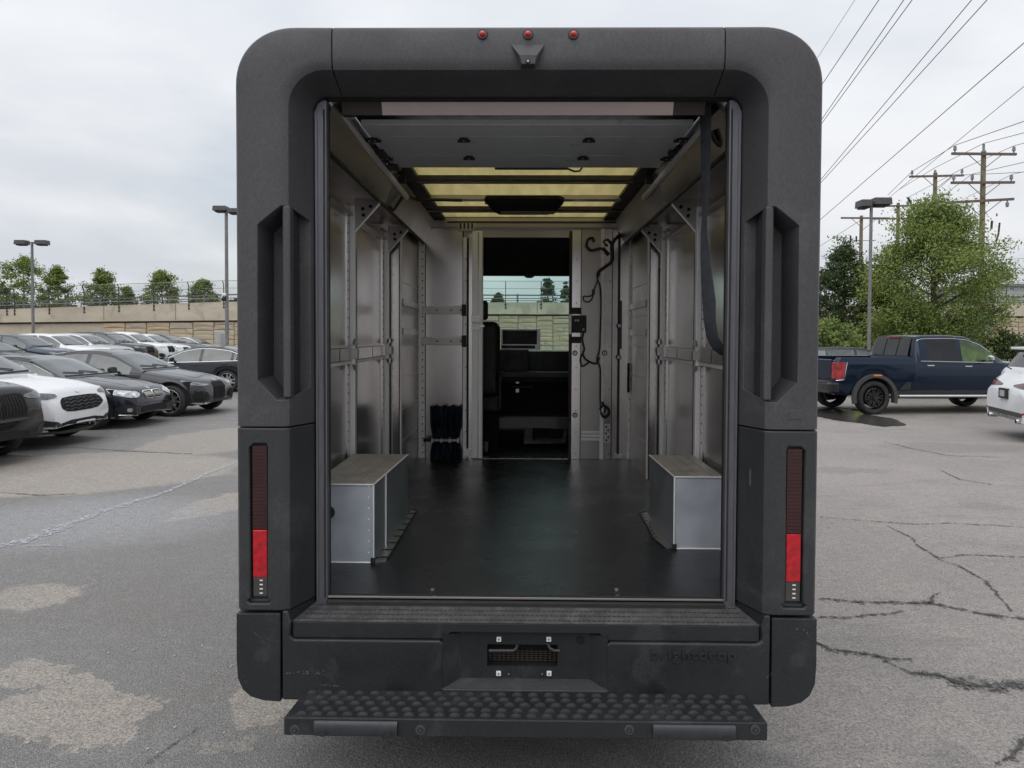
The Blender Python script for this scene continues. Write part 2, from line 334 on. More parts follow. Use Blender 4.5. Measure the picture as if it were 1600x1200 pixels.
# ================================================================== GROUND
GRX = [-90, -60, -40, -30, -24, -20, -17, -14, -11, -8, -5, -2, 1, 4, 7, 10, 13, 16, 20, 25, 32, 42, 60, 90]
def gz(x, y):            # the lot rises gently behind the second row of parked cars on the left
    t = min(max((y - 22) / 12, 0), 1); t = t * t * (3 - 2 * t)
    u = min(max((-x - 12) / 8, 0), 1); u = u * u * (3 - 2 * u)
    return .16 * t * u
def smooth_grid(xs, ys, zf):
    vs = [(x, y, zf(x, y)) for y in ys for x in xs]; n = len(xs)
    fs = [(j * n + i, j * n + i + 1, (j + 1) * n + i + 1, (j + 1) * n + i) for j in range(len(ys) - 1) for i in range(n - 1)]
    return vs, fs
def asphalt():
    s = NT('worn wet asphalt'); P = s.obj((1, 1, 1), True)
    sx = s.n('ShaderNodeSeparateXYZ'); s.l(P, sx.inputs[0])
    wz = s.noise(P, 1.6, 5, .65, 0, True); wz2 = s.noise(P, 9, 4, .6, 0, True)
    def warped(amt, amt2):
        a = s.n('ShaderNodeVectorMath', operation='SUBTRACT'); s.l(wz, a.inputs[0]); a.inputs[1].default_value = (.5, .5, .5)
        b = s.n('ShaderNodeVectorMath', operation='SCALE'); s.l(a.outputs[0], b.inputs[0]); b.inputs['Scale'].default_value = amt
        c = s.n('ShaderNodeVectorMath', operation='SUBTRACT'); s.l(wz2, c.inputs[0]); c.inputs[1].default_value = (.5, .5, .5)
        d = s.n('ShaderNodeVectorMath', operation='SCALE'); s.l(c.outputs[0], d.inputs[0]); d.inputs['Scale'].default_value = amt2
        e = s.n('ShaderNodeVectorMath', operation='ADD'); s.l(b.outputs[0], e.inputs[0]); s.l(d.outputs[0], e.inputs[1])
        f = s.n('ShaderNodeVectorMath', operation='ADD'); s.l(P, f.inputs[0]); s.l(e.outputs[0], f.inputs[1]); return f.outputs[0]
    Wp = warped(.9, .16); sw = s.n('ShaderNodeSeparateXYZ'); s.l(Wp, sw.inputs[0]); wx, wy = sw.outputs[0], sw.outputs[1]
    def ell(px, py, wpx, hpx, soft=.10, rot=0.0):       # patch outline from its extent in the photograph, laid on the ground
        c = Vz(px, py); a = Vz(px + wpx / 2, py); t = Vz(px, py - hpx / 2); b = Vz(px, py + hpx / 2)
        rx = abs(a.x - c.x); ry = abs(t.y - b.y) / 2; cy = (t.y + b.y) / 2
        dx = s.math('DIVIDE', s.math('SUBTRACT', wx, c.x), rx); dy0 = s.math('SUBTRACT', wy, cy)
        if rot: dy0 = s.math('SUBTRACT', dy0, s.math('MULTIPLY', s.math('SUBTRACT', wx, c.x), rot))
        dy = s.math('DIVIDE', dy0, ry)
        d = s.math('ADD', s.math('MULTIPLY', dx, dx), s.math('MULTIPLY', dy, dy))
        return s.ramp(d, 1 - soft, 1 + soft, 1, 0)
    big = s.noise(P, .55, 6, .6); mid = s.noise(P, 2.7, 6, .65); mott = s.noise(P, 14, 4, .7); fine = s.noise(P, 60, 3, .7); grit = s.noise(P, 170, 2, .8)
    vo = s.n('ShaderNodeTexVoronoi', feature='F1'); s.l(P, vo.inputs['Vector']); vo.inputs['Scale'].default_value = 95
    dark = s.mix(s.ramp(mid, .3, .7), (.152, .146, .145), (.215, .205, .200))
    tan = s.mix(s.ramp(mid, .3, .7), (.33, .290, .248), (.40, .355, .308))
    warm = s.mix(s.ramp(mid, .3, .7), (.300, .262, .242), (.375, .330, .303))
    side = s.ramp(wx, .2, 1.4)
    patches = [ell(105, 1106, 250, 118, .06), ell(20, 1058, 120, 36, .1), ell(392, 1104, 130, 52, .2), ell(366, 1170, 80, 26, .2), ell(60, 927, 150, 40, .5),
               ell(322, 793, 92, 46, .12), ell(90, 742, 520, 74, .12, .05), ell(330, 690, 190, 46, .15)]
    pm_ = patches[0]
    for p in patches[1:]: pm_ = s.math('MAXIMUM', pm_, p)
    left = s.mix(pm_, dark, tan)
    left = s.mix(s.math('MULTIPLY', s.ramp(s.noise(P, .9, 5, .6), .46, .60, 0, .75), s.math('SUBTRACT', 1.0, pm_)), left, (.165, .150, .138))
    brown = s.mix(s.ramp(big, .3, .7), (.165, .155, .150), (.225, .208, .196))
    far = s.ramp(wy, 7.2, 8.2); left = s.mix(s.math('MULTIPLY', far, s.math('SUBTRACT', 1.0, s.math('MULTIPLY', pm_, .8))), left, brown)
    right = s.mix(s.ramp(big, .38, .66, 0, .75), warm, s.mix(.5, dark, warm))
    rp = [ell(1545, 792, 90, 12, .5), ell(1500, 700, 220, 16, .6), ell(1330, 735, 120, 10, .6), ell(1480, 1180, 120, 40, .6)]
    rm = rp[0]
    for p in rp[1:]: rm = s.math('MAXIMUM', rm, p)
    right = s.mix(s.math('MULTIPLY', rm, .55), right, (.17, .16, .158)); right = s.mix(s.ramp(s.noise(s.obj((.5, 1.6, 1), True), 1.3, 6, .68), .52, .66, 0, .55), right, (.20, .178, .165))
    c = s.mix(side, left, right)
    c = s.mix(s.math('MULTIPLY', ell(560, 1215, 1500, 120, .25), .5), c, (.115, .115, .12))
    # pale dusty bloom beside the washed streak on the left
    c = s.mix(s.math('MULTIPLY', ell(120, 818, 420, 80, .95), .55), c, (.40, .405, .43))
    c = s.mix(s.ramp(mott, .42, .68, 0, .35), c, (.10, .10, .10)); c = s.mix(s.ramp(mott, .30, .45, .22, 0), c, (.42, .39, .36))
    c = s.mix(s.ramp(fine, .40, .62, 0, .62), c, (.07, .07, .071))
    c = s.mix(s.ramp(grit, .54, .66, 0, .75), c, (.58, .56, .53))
    c = s.mix(s.ramp(vo.outputs['Distance'], .0, .42, .45, 0), c, (.40, .385, .365))
    s.v(s.b.inputs['Base Color'], c)
    s.v(s.b.inputs['Roughness'], s.math('ADD', s.ramp(mid, .3, .7, .55, .80), s.math('MULTIPLY', pm_, .12), True))
    s.bump(s.math('ADD', s.math('MULTIPLY', fine, 1.0), s.math('MULTIPLY', vo.outputs['Distance'], -.7)), .55, .006)
    return s.m
gx = np.concatenate([np.array([-900, -400, -200, -120]), np.arange(-90, 91, 3.0), np.array([120, 200, 400, 900])])
gy = np.concatenate([np.array([-300, -100, -40]), np.arange(-20, 70, 2.0), np.array([90, 140, 250, 500, 1200])])
vs, fs = smooth_grid(list(gx), list(gy), gz)
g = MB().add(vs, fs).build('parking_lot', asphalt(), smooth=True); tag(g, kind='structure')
g_base = g

def ragged(name, c, scale, cover, soft, rough):
    s = NT(name); P = s.obj((1, 1, 1), True); s.v(s.b.inputs['Base Color'], s.mix(s.ramp(s.noise(P, 70, 3, .7), .35, .65), tuple(x * .6 for x in c), tuple(x * 1.4 for x in c))); s.b.inputs['Roughness'].default_value = rough
    t = s.n('ShaderNodeBsdfTransparent'); m = s.n('ShaderNodeMixShader')
    s.l(s.ramp(s.noise(P, scale, 6, .75), cover, cover + soft), m.inputs[0]); s.l(t.outputs[0], m.inputs[1]); s.l(s.b.outputs[0], m.inputs[2]); s.l(m.outputs[0], s.out.inputs[0]); return s.m
crack_m = ragged('broken dark pavement crack', (.07, .067, .065), 55, .40, .06, .9)
stain_m = ragged('damp crumbled crack margin', (.12, .115, .115), 30, .46, .14, .8)
def strip(pts, w, jit=.35, z=.004, seed=0, sub=.05, wob=1.6):
    """a ragged ribbon laid on the ground along pts [(px, py, width factor)]"""
    rnd = random.Random(seed); P = [(Vz(a[0], a[1]), (a[2] if len(a) > 2 else 1)) for a in pts]; L, Rr = [], []
    path = []
    for (a, wa), (b, wb) in zip(P[:-1], P[1:]):
        n = max(1, int((b - a).length / sub))
        for k in range(n): path.append((a.lerp(b, k / n), wa + (wb - wa) * k / n))
    path.append(P[-1]); m = MB()
    off = 0
    for i, (p, wf) in enumerate(path):
        q = path[min(i + 1, len(path) - 1)][0] - path[max(i - 1, 0)][0]; nrm = Vector((-q.y, q.x, 0)).normalized()
        off = off * .82 + rnd.uniform(-.5, .5) * w * wob
        ww = w * wf * (1 + rnd.uniform(-jit, jit)) / 2
        if i in (0, len(path) - 1): ww *= .15
        c = p + nrm * off; L.append((c.x + nrm.x * ww, c.y + nrm.y * ww, z)); Rr.append((c.x - nrm.x * ww, c.y - nrm.y * ww, z))
    n = len(L); m.add(L + Rr, [(i + n, i + 1 + n, i + 1, i) for i in range(n - 1)]); return m
cracks = [
 ([(1278, 936, .8), (1330, 940, 1), (1400, 943, 1), (1452, 945, 1.3), (1500, 952, 1), (1545, 962, 1.6), (1600, 967, 1.2), (1700, 972, 1)], .022),
 ([(1278, 966), (1330, 964), (1370, 960, 1.2), (1410, 955, .6)], .014),
 ([(1276, 1003, .8), (1300, 1016, 1.3), (1360, 1022, 1.2), (1392, 1030, 1), (1430, 1032, .5)], .022),
 ([(1362, 1022, .6), (1395, 1040, 1.0), (1425, 1052, 1.4), (1465, 1055, 1.6), (1500, 1068, 2.6), (1540, 1074, 3.4), (1600, 1072, 2.4), (1720, 1066, 2)], .016),
 ([(1385, 822, .6), (1420, 838, 1), (1440, 858, 1), (1470, 875, 1.1), (1500, 885, 1.1), (1540, 908, 1.2), (1560, 930, .8), (1582, 957, .8)], .013),
 ([(1470, 873, .5), (1500, 868, 1), (1560, 870, 1), (1640, 872, .7)], .012),
 ([(1280, 808, .5), (1340, 813, 1), (1430, 820, 1), (1480, 818, .9), (1600, 824, .7)], .013),
 ([(1452, 945, 1.0), (1458, 936, .8), (1466, 926, .4)], .028),
 ([(1380, 690, .5), (1420, 700, 1), (1480, 712, 1), (1560, 715, .8)], .018),
 ([(1470, 735, .5), (1500, 750, 1), (1555, 758, .8)], .016),
 ([(1560, 1200, 1), (1590, 1176, 1), (1620, 1150, .8)], .020),
 ([(225, 1200, 1), (265, 1168, 1.1), (300, 1147, 1), (322, 1132, .6)], .007),
 ([(0, 770, .7), (60, 774, 1), (120, 772, .7)], .016),
 ([(0, 702, .8), (120, 700, 1), (220, 706, 1), (300, 710, .8)], .022),
]
for i, (pts, w) in enumerate(cracks):
    mb = strip(pts, w * 2.2, .9, .004, 100 + i, .022, .62 / 2.2 * 1.6); o = mb.build('damp_margin', stain_m, g_base); 
    mb = strip(pts, w * .62, .9, .008, 100 + i, .022); o = mb.build('crack', crack_m, g_base)
# dark sealed blot on the widest crack, puddles by the truck
def blot(pts, z=.012):
    P = [Vz(a, b) for a, b in pts]; out = []; rnd = random.Random(len(pts))
    for i in range(len(P)):
        a, b = P[i], P[(i + 1) % len(P)]
        for k in range(5):
            q = a.lerp(b, k / 5); d = (b - a).length * .05; out.append((q.x + rnd.uniform(-d, d), q.y + rnd.uniform(-d, d), z))
    return MB().add(out, [tuple(range(len(out)))])
blot([(1480, 1060), (1520, 1058), (1560, 1066), (1600, 1064), (1650, 1070), (1600, 1078), (1555, 1084), (1510, 1078)]).build('damp_margin', stain_m, g_base, fix=False)
def puddle_mat():
    s = NT('shallow puddle water on asphalt'); s.b.inputs['Base Color'].default_value = (.05, .046, .043, 1); s.b.inputs['Roughness'].default_value = .22; s.b.inputs['Specular IOR Level'].default_value = .35
    s.bump(s.noise(s.obj((1, 1, 1), True), 3, 2, .5), .02, .01); return s.m
pud = puddle_mat()
for k, pts in enumerate([[(1272, 640), (1300, 637), (1330, 641), (1355, 648), (1400, 655), (1414, 665), (1380, 667), (1340, 661), (1300, 656), (1272, 650)],
                         ]):
    o = blot(pts, .008 + .004 * k).build('puddle', pud); tag(o, kind='structure')
# washed white streak and faded stall lines
def worn_paint(name, c, cover):
    s = NT(name); P = s.obj((1, 1, 1), True); s.v(s.b.inputs['Base Color'], c); s.b.inputs['Roughness'].default_value = .7
    t = s.n('ShaderNodeBsdfTransparent'); m = s.n('ShaderNodeMixShader')
    s.l(s.ramp(s.noise(P, 26, 5, .75), cover, cover + .18), m.inputs[0]); s.l(t.outputs[0], m.inputs[1]); s.l(s.b.outputs[0], m.inputs[2]); s.l(m.outputs[0], s.out.inputs[0]); return s.m
wp = worn_paint('chalky white residue', (.44, .455, .49), .42); wp2 = worn_paint('faded white stall paint', (.42, .41, .39), .40)
strip([(-60, 872, 1.4), (0, 855, 1.5), (50, 842, 1.4), (100, 822, 1.1), (150, 803, 1.0), (205, 785, .8), (260, 768, .6), (330, 738, .5), (400, 712, .4)], .11, .5, .006, 5, .05, .30).build('chalky_streak', wp, g_base)
strip([(30, 856, .5), (70, 852, 1), (110, 853, .5)], .03, .5, .006, 6, .08).build('chalky_streak', wp, g_base)
for pts in ([(40, 709), (78, 709)], [(166, 681), (200, 680)], [(255, 661), (290, 660)], [(-60, 735), (-10, 735)]):
    strip([(pts[0][0] - 160, pts[0][1]), (pts[1][0], pts[1][1])], .10, .2, .005, 8, .2).build('stall_line', wp2, g_base)
rnd = random.Random(3)
pe = MB()
for i in range(260):           # loose grit and pale stones
    px = rnd.choice([rnd.uniform(0, 365), rnd.uniform(1280, 1600)]); py = rnd.uniform(700, 1200) ** 1.0
    c = Vz(px, py); r = rnd.uniform(.003, .009); pe.ball((c.x, c.y, r * .4), r, r * rnd.uniform(.6, 1), r * .6, 5, 3)
tag(pe.build('loose_grit', mat('pale loose grit', (.42, .40, .37), .8)), kind='stuff')

# ================================================================== THE VAN
van = thing('delivery_van', 'large dark grey delivery van seen from behind with its cargo door rolled up', 'delivery van', (0, 0, 0))
Y2, Y1 = .15, 3.46                    # door frame plane, bulkhead plane
Ox = XX(372, .034); Ix = XX(451, 0); Fx = XX(491, Y2); Sx = XX(511, Y2)
Ztop = ZZ(38, 0, 815); Zi = ZZ(108, 0, 815); Zf = ZZ(151, Y2, 815)
Zseam, Zb, Zbot = ZZ(670, 0), ZZ(959, 0), ZZ(1099, 0)
FLZ = .735; WX = 1.035; WX2 = .92; CEIL = 2.79
xs_seam = XX(519.5, 0)
def station(O, I, F):
    O, I, F = Vector(O), Vector(I), Vector(F); u = (I - O).normalized(); w = (F - I)
    p = lambda q, y: Vector((q[0], y, q[1]))
    return [p(O, .50), p(O, .034), p(O + u * .004, .018), p(O + u * .014, .006), p(O + u * .03, 0), p(I - u * .045, 0), p(I - u * .02, .003), p(I - u * .002, .012), p(I + w * .10 + u * .0, .028),
            p(I + w * .5, .082), p(I + w * .92, .138), p(F, .147), p(F, .19), p(O + u * .035, .19), p(O + u * .035, .50)]
def arc(cx, cz, rx, rz, a0, a1, n, e=1.0):
    out = []
    for i in range(n + 1):
        a = R(a0 + (a1 - a0) * i / n); c, s_ = math.cos(a), math.sin(a)
        out.append((cx + rx * math.copysign(abs(c) ** e, c), cz + rz * math.copysign(abs(s_) ** e, s_)))
    return out
def boolean(o, cutters):
    for cmb in cutters:
        me = cmb.mesh('cut', M['black']); c = bpy.data.objects.new('cut', me); COL.objects.link(c)
        off = base_of(o); c.location = (0, 0, 0)
        m = o.modifiers.new('b', 'BOOLEAN'); m.operation = 'DIFFERENCE'; m.object = c; m.solver = 'EXACT'
        bpy.context.view_layer.update()
        dg = bpy.context.evaluated_depsgraph_get(); ne = bpy.data.meshes.new_from_object(o.evaluated_get(dg), depsgraph=dg)
        o.modifiers.remove(m); o.data = ne; bpy.data.objects.remove(c)
# corner pieces: up the pillar, round the corner, to the seam in the header
ZK = ZZ(131, 0)
rzO, rxO = Ztop - ZK, .235
rzI, rxI = .139, .136
def corner_path():
    st = []
    for k in range(5):
        z = Zseam + .002 + (ZK - .30 - Zseam) * k / 4
        st.append(((Ox, z), (Ix, z), (Fx, z)))
    oA = arc(Ox + rxO, Ztop - rzO, rxO, rzO, 180, 90, 16, .92); iA = arc(Ix + rxI, Zi - rzI, rxI, rzI, 180, 90, 16); fA = arc(Fx + .055, Zf - .055, .055, .055, 180, 90, 16)
    st.append(((Ox, ZK - .01), (Ix, Zi - rzI - .01), (Fx, Zf - .07)))
    st += list(zip(oA, iA, fA))
    st.append(((xs_seam - .002, Ztop), (xs_seam - .002, Zi), (xs_seam - .002, Zf)))
    return st
def pillar_piece(side, cutters, lo=False):
    if lo: st = [((Ox - .001, z), (Ix, z), (Fx, z)) for z in np.linspace(Zb + .002, Zseam - .003, 5)]
    else: st = corner_path()
    mb = MB().loft([station(*q) for q in st])
    if side > 0: mb = mb.mirror()
    o = mb.build('lower_corner_panel' if lo else 'upper_corner_panel', M['plastic_low' if lo else 'plastic'], van, fix=True)
    boolean(o, cutters)
    me = o.data; me.polygons.foreach_set('use_smooth', [True] * len(me.polygons)); me.set_sharp_from_angle(angle=R(28))
    b = o.modifiers.new('bevel', 'BEVEL'); b.width = .006; b.segments = 3; b.limit_method = 'ANGLE'; b.angle_limit = R(50); b.harden_normals = False
    return o
def px2(pts, Y): return [(XX(a, Y, b), ZZ(b, Y, a)) for a, b in pts]
recess = px2([(401, 350), (438, 320), (452, 320), (482, 333), (482, 608), (478, 613), (446, 626), (432, 626), (401, 594)], 0)
slot = px2([(389, 698), (396, 692), (416, 692), (418, 698), (418, 936), (424, 939), (420, 944), (390, 944), (385, 940), (391, 936)], 0)
for sgn in (-1, 1):
    rc = [(p[0] * (1 if sgn < 0 else -1), p[1]) for p in recess]; sl = [(p[0] * (1 if sgn < 0 else -1), p[1]) for p in slot]
    def taper(poly, y0, y1, f):
        cx = sum(p[0] for p in poly) / len(poly); cz = sum(p[1] for p in poly) / len(poly); n = len(poly)
        a = [(p[0], y0, p[1]) for p in poly]; b = [(cx + (p[0] - cx) * f, y1, cz + (p[1] - cz) * (1 - (1 - f) * .25)) for p in poly]
        mb = MB().loft([a, b]); return mb
    c1 = taper(rc, -.02, .128, .80); c2 = taper(sl, -.02, .026, .94)
    bmf = lambda c: c
    for c in (c1, c2):      # consistent outward normals
        me = c.mesh('t', M['black']); bm = bmesh.new(); bm.from_mesh(me); bmesh.ops.recalc_face_normals(bm, faces=bm.faces); bm.to_mesh(me); bm.free()
        c.v = [tuple(v.co) for v in me.vertices]; c.f = [tuple(p.vertices) for p in me.polygons]; c.mi = [0] * len(c.f)
    pillar_piece(sgn, [c1]); pillar_piece(sgn, [c2], True)
    s_ = -sgn
    # grab handle in the recess
    hb = MB(); x0, x1 = XX(441, 0) * s_, XX(453.5, 0) * s_
    z0, z1 = ZZ(624, 0), ZZ(321, 0)
    h = thing('grab_handle', None, None); h.parent = van; h.location = ((x0 + x1) / 2, .02, z0); h.empty_display_size = .05
    MB().box(x0, x1, .004, .052, z0, z1).build('grip', M['plastic'], h, bevel=.008, seg=3)
    MB().box((x0 * .3 + x1 * .7), x1 - .002 * s_, .05, .126, z0 + .004, z1 - .004).build('rubber_back', M['rubber'], h, bevel=.003)
    # tail lamp
    xa, xb = XX(394, .012) * s_, XX(416.5, .012) * s_
    t = thing('tail_light', None, None); t.parent = van; t.location = ((xa + xb) / 2, .02, ZZ(940, 0))
    MB().box(xa - .006 * s_, xb + .004 * s_, .018, .032, ZZ(938, .012), ZZ(696, .012)).build('housing', M['black'], t, bevel=.003)
    zt, zr, zd, ze = ZZ(699, .012), ZZ(830, .012), ZZ(905, .012), ZZ(935, .012)
    m = MB(); nr = 24
    for k in range(nr):
        a = zt + (zr - zt) * k / nr; b = zt + (zr - zt) * (k + .80) / nr; m.box(xa, xb, .008, .02, b, a)
    m.box(xa, xb, .012, .0185, zr, zt).build('ribbed_lens', M['red_dark'], t)
    MB().box(xa, xb, .006, .019, zd, zr - .002).build('brake_lens', M['red_bright'], t, bevel=.003)
    MB().box(xa, xb, .009, .019, ze, zd - .002).build('reverse_lens', mat('smoked lens', (.05, .045, .045), .2, coat=.5), t, bevel=.002)
    for k in range(4):
        z = zd - .012 - k * .0165; xm = (xa + xb) / 2 + .004; MB().box(xm - .006, xm + .006, .0065, .0089, z - .0022, z + .0022).build('led', M['white_led'], t)
# header
st = []
for x in np.linspace(xs_seam + .0025, -xs_seam - .0025, 3): st.append(station((x, Ztop), (x, Zi), (x, Zf)))
hd = MB().loft(st).build('header_panel', M['plastic'], van, fix=True, smooth=True, angle=28); 
for px in (754, 825, 896):
    c = V(px, 54, 0); l = thing('marker_lamp', None, None); l.parent = van; l.location = c
    MB().cyl((c.x, .004, c.z), (c.x, -.004, c.z), .020, 24).build('bezel', M['black'], l, bevel=.002)
    MB().cyl((c.x, -.003, c.z), (c.x, -.006, c.z), .0155, 24).build('gasket', mat('dull red lamp rim', (.16, .08, .07), .5), l)
    b = MB(); rings = []
    for j in range(6):
        a = R(90 * j / 5); rings.append([(c.x + .0115 * math.cos(a) * math.cos(2 * math.pi * k / 16) + 1e-5, -.006 - .012 * math.sin(a), c.z + .0115 * math.cos(a) * math.sin(2 * math.pi * k / 16)) for k in range(16)])
    b.loft(rings).build('lens', M['red_lamp'], l, fix=True, smooth=True, angle=60)
# rear camera pod
A = [V(798, 69, 0), V(852, 69, 0), V(836, 108, 0), V(814, 108, 0)]
Bq = [V(812, 86, -.05), V(839, 86, -.05), V(836, 100, -.05), V(815, 100, -.05)]
pod = thing('rear_camera', None, None); pod.parent = van; pod.location = (A[0] + A[1]) / 2
MB().loft([[tuple(p) for p in A], [tuple(p) for p in Bq]]).build('camera_housing', M['plastic'], pod, bevel=.003, fix=True)
c = V(825, 96, -.05)
MB().cyl((c.x, -.045, c.z), (c.x, -.054, c.z), .0085, 16).build('camera_lens', M['black'], pod, bevel=.002)
MB().cyl((c.x, -.05, c.z), (c.x, -.0555, c.z), .003, 12).build('lens_glass', M['steel'], pod)
# brushed door frame strips, rounded into the top corners
for sgn in (-1, 1):
    o_ = [(Fx + .004, FLZ - .05), (Fx + .004, Zf - .02)] + arc(Fx + .06, Zf - .06 + .03, .056, .056, 180, 100, 6)
    i_ = [(Sx, Zf - .012), (Sx, FLZ - .05)]
    pts = [(-sgn * p[0], p[1]) for p in [(Fx + .004, FLZ - .06), (Fx + .004, Zf - .06)] + arc(Fx + .045, Zf - .06, .041, .05, 180, 105, 6) + [(Sx, Zf - .010), (Sx, FLZ - .06)]]
    MB().xz(pts, Y2, Y2 + .035).build('door_frame_strip', M['frame'], van, bevel=.006, fix=True)
    x = -sgn * (Sx - .010)
    MB().box(x - .003, x + .003, Y2 - .004, Y2, FLZ, Zf - .05).build('weather_strip', M['rubber'], van)
    x = -sgn * (Fx + .012)
    MB().box(x - .004, x + .004, Y2 - .005, Y2, FLZ - .04, Zf - .09).build('weather_strip', M['frame'], van)
    # behind the frame strip: jamb back to the side wall
    MB().box(-sgn * (Sx - .002), -sgn * -WX, Y2 + .037, Y2 + .06, FLZ - .03, CEIL).build('jamb', M['black'], van)
MB().box(Fx, -Fx, Y2, Y2 + .05, Zf - .002, Zf + .05).build('header_trim', M['black'], van, bevel=.004)
MB().box(Sx, -Sx, .17, .20, Zf - .005, Zf - .001).build('header_seal', M['rubber'], van)
# small flush covers
def ring_rect(px0, py0, px1, py1, Y, w, name):
    a, b = V(px0, py0, Y), V(px1, py1, Y); m = MB()
    m.box(a.x, b.x, Y - .0015, Y + .004, b.z, a.z); return m.build(name, M['plastic'], van, bevel=.004)
ring_rect(1232, 641, 1254, 656, -.0005, .002, 'tow_cover')
a, b = V(1175, 736, .05), V(1187, 763, .05)
yc = .084
MB().loft([[(a.x, yc + .010, a.z), (b.x, yc - .012, a.z), (b.x, yc - .012, b.z), (a.x, yc + .010, b.z)], [(a.x, yc - .002, a.z), (b.x, yc - .024, a.z), (b.x, yc - .024, b.z), (a.x, yc - .002, b.z)]]).build('side_marker_cover', M['plastic'], van, bevel=.004, fix=True)

# ---- bumper
def mir(pts): return pts + [(-x, z) for x, z in reversed(pts)]
P0 = lambda a, b: (XX(a, 0, b), ZZ(b, 0, a))
for sgn in (-1, 1):
    pts = px2([(369, 958.5), (438.1, 958.5), (438.1, 1097), (412, 1095), (392, 1089), (379, 1078), (371, 1060), (369, 1030)], 0)
    pts = [(-sgn * x, z) for x, z in pts]
    MB().xz(pts, .0, .55).build('bumper_corner', M['bumper'], van, bevel=.004, seg=2, fix=True)
xL = XX(438.5, 0); zt_ = ZZ(958.5, 0); zl = ZZ(976, 0); zr_ = ZZ(1003, 0); zB = ZZ(1098, 0)
lx = XX(453, 0); rx0, rx1 = XX(692, 0), XX(721, .045)
zrb = ZZ(1078, 0)
outer = mir([(xL, zB), (xL, zt_), (lx - .012, zt_), (lx, zl), (lx - .004, zr_ + .012), (lx + .010, zr_), (rx0 - .01, zr_), (rx0 + .004, zr_ - .01), (rx0, zrb + .004), (rx0 + .006, zrb)])
MB().xz(outer, 0, .05).build('bumper_cover', M['bumper'], van, bevel=.009, seg=3, fix=True)
zn = ZZ(990, .014)
MB().xz(mir([(lx, zl - .002), (lx, zr_ + .0005), (rx0 + .008, zr_ + .0005), (rx0 + .03, zn)]), .014, .075).build('bumper_lip', M['bumper'], van, bevel=.005, seg=3, fix=True)
MB().box(xL + .002, -xL - .002, .052, .60, zB + .01, zr_ - .12).build('bumper_core', M['black'], van)
# top ledge with non-slip hatching
led = MB(); zt2 = ZZ(948, Y2)
lp = [V(455, 975, .014), V(1188, 979, .014)]
led.add([(lx, .012, zl), (-lx, .012, zl), (-Fx, Y2 + .02, FLZ - .018), (Fx, Y2 + .02, FLZ - .018), (lx, .05, zl - .05), (-lx, .05, zl - .05), (-Fx, Y2 + .02, zl - .05), (Fx, Y2 + .02, zl - .05)],
        [(0, 1, 2, 3), (4, 7, 6, 5), (0, 4, 5, 1), (1, 5, 6, 2), (2, 6, 7, 3), (3, 7, 4, 0)])
led.build('step_ledge', mat('worn non slip ledge', (.075, .072, .075), .55, var=.25, nscale=25, bump=.8, bscale=60, dirt=((.18, .16, .15), .4, 8, .55)), van, fix=True)
hz = MB()
rn = random.Random(4)
for r_ in range(4):
    for k in range(92):
        f = .12 + r_ * .22; y = .014 + (Y2 - .0) * f; z = zl + (FLZ - .018 - zl) * (y - .014) / (Y2 + .006)
        xl = lx + (Fx - lx) * f; x = xl + .015 + (-2 * xl - .03) * (k + .5 * (r_ % 2)) / 92
        if x > -xl - .02: continue
        hz.add([(x - .007, y - .004, z + .0005), (x + .007, y - .004, z + .0005), (x + .007, y + .005, z + .0012), (x - .007, y + .005, z + .0012), (x, y, z + .0035)], [(0, 1, 4), (1, 2, 4), (2, 3, 4), (3, 0, 4)])
tag(hz.build('ledge_tread', M['bumper'], van), kind='stuff')
# side cheeks from pillar down to the ledge
for sgn in (-1, 1):
    q = [(Ix, .002, zt_), (Fx, Y2, zt_), (Fx, Y2, FLZ - .03), (lx, .012, zl - .01)]
    q2 = [(Ix - .05, .03, zt_), (Fx - .05, Y2 + .02, zt_), (Fx - .05, Y2 + .02, FLZ - .05), (lx - .05, .03, zl - .03)]
    m = MB().loft([q, q2]); m = m if sgn < 0 else m.mirror()
    m.build('ledge_cheek', M['bumper'], van, fix=True)
# number plate recess
zi0, zi1 = ZZ(990, .045), ZZ(1060, .045)
A = [(rx0, .004, zn), (-rx0, .004, zn), (-rx0, .004, zrb), (rx0, .004, zrb)]
Bp = [(rx1, .045, zi0), (-rx1, .045, zi0), (-rx1, .045, zi1), (rx1, .045, zi1)]
MB().add(A + Bp, [(0, 3, 7, 4), (2, 1, 5, 6), (3, 2, 6, 7)]).build('plate_recess', M['bumper'], van, fix=True, bevel=.0)
h0, h1, k0, k1 = XX(763, .045), XX(874, .045), ZZ(1007, .045), ZZ(1041, .045)
m = MB(); m.box(rx1, h0, .045, .051, zi1, zi0 + .01); m.box(h1, -rx1, .045, .051, zi1, zi0 + .01); m.box(h0, h1, .045, .051, k0, zi0 + .01); m.box(h0, h1, .045, .051, zi1, k1)
m.build('plate_backing', M['bumper'], van)
MB().box(h0 - .01, h1 + .01, .11, .12, zi1, zi0).build('opening_back', M['blacker'], van)
m = MB()
for k in range(15): x = h0 + (h1 - h0) * (k + .5) / 15; m.box(x - .0015, x + .0015, .09, .093, k1, k1 + .045)
for k in range(5): z = k1 + .004 + k * .009; m.box(h0, h1, .089, .0905, z - .001, z + .001)
tag(m.build('mesh_screen', mat('brownish mesh', (.05, .042, .036), .6), van), kind='stuff')
for (a, b) in ((764, 808), (853, 875)):
    pa = [V(a, 1016.5, .04), V(b - 6, 1016.5, .04), V(b - 1, 1013, .04), V(b, 1008, .04)]
    if a > 800: pa = [V(856, 1006, .04), V(859, 1013, .04), V(866, 1016.5, .04), V(875, 1016.5, .04)]
    MB().tube(pa, .0055, 8).build('wire_loop', M['plastic'], van, smooth=True)
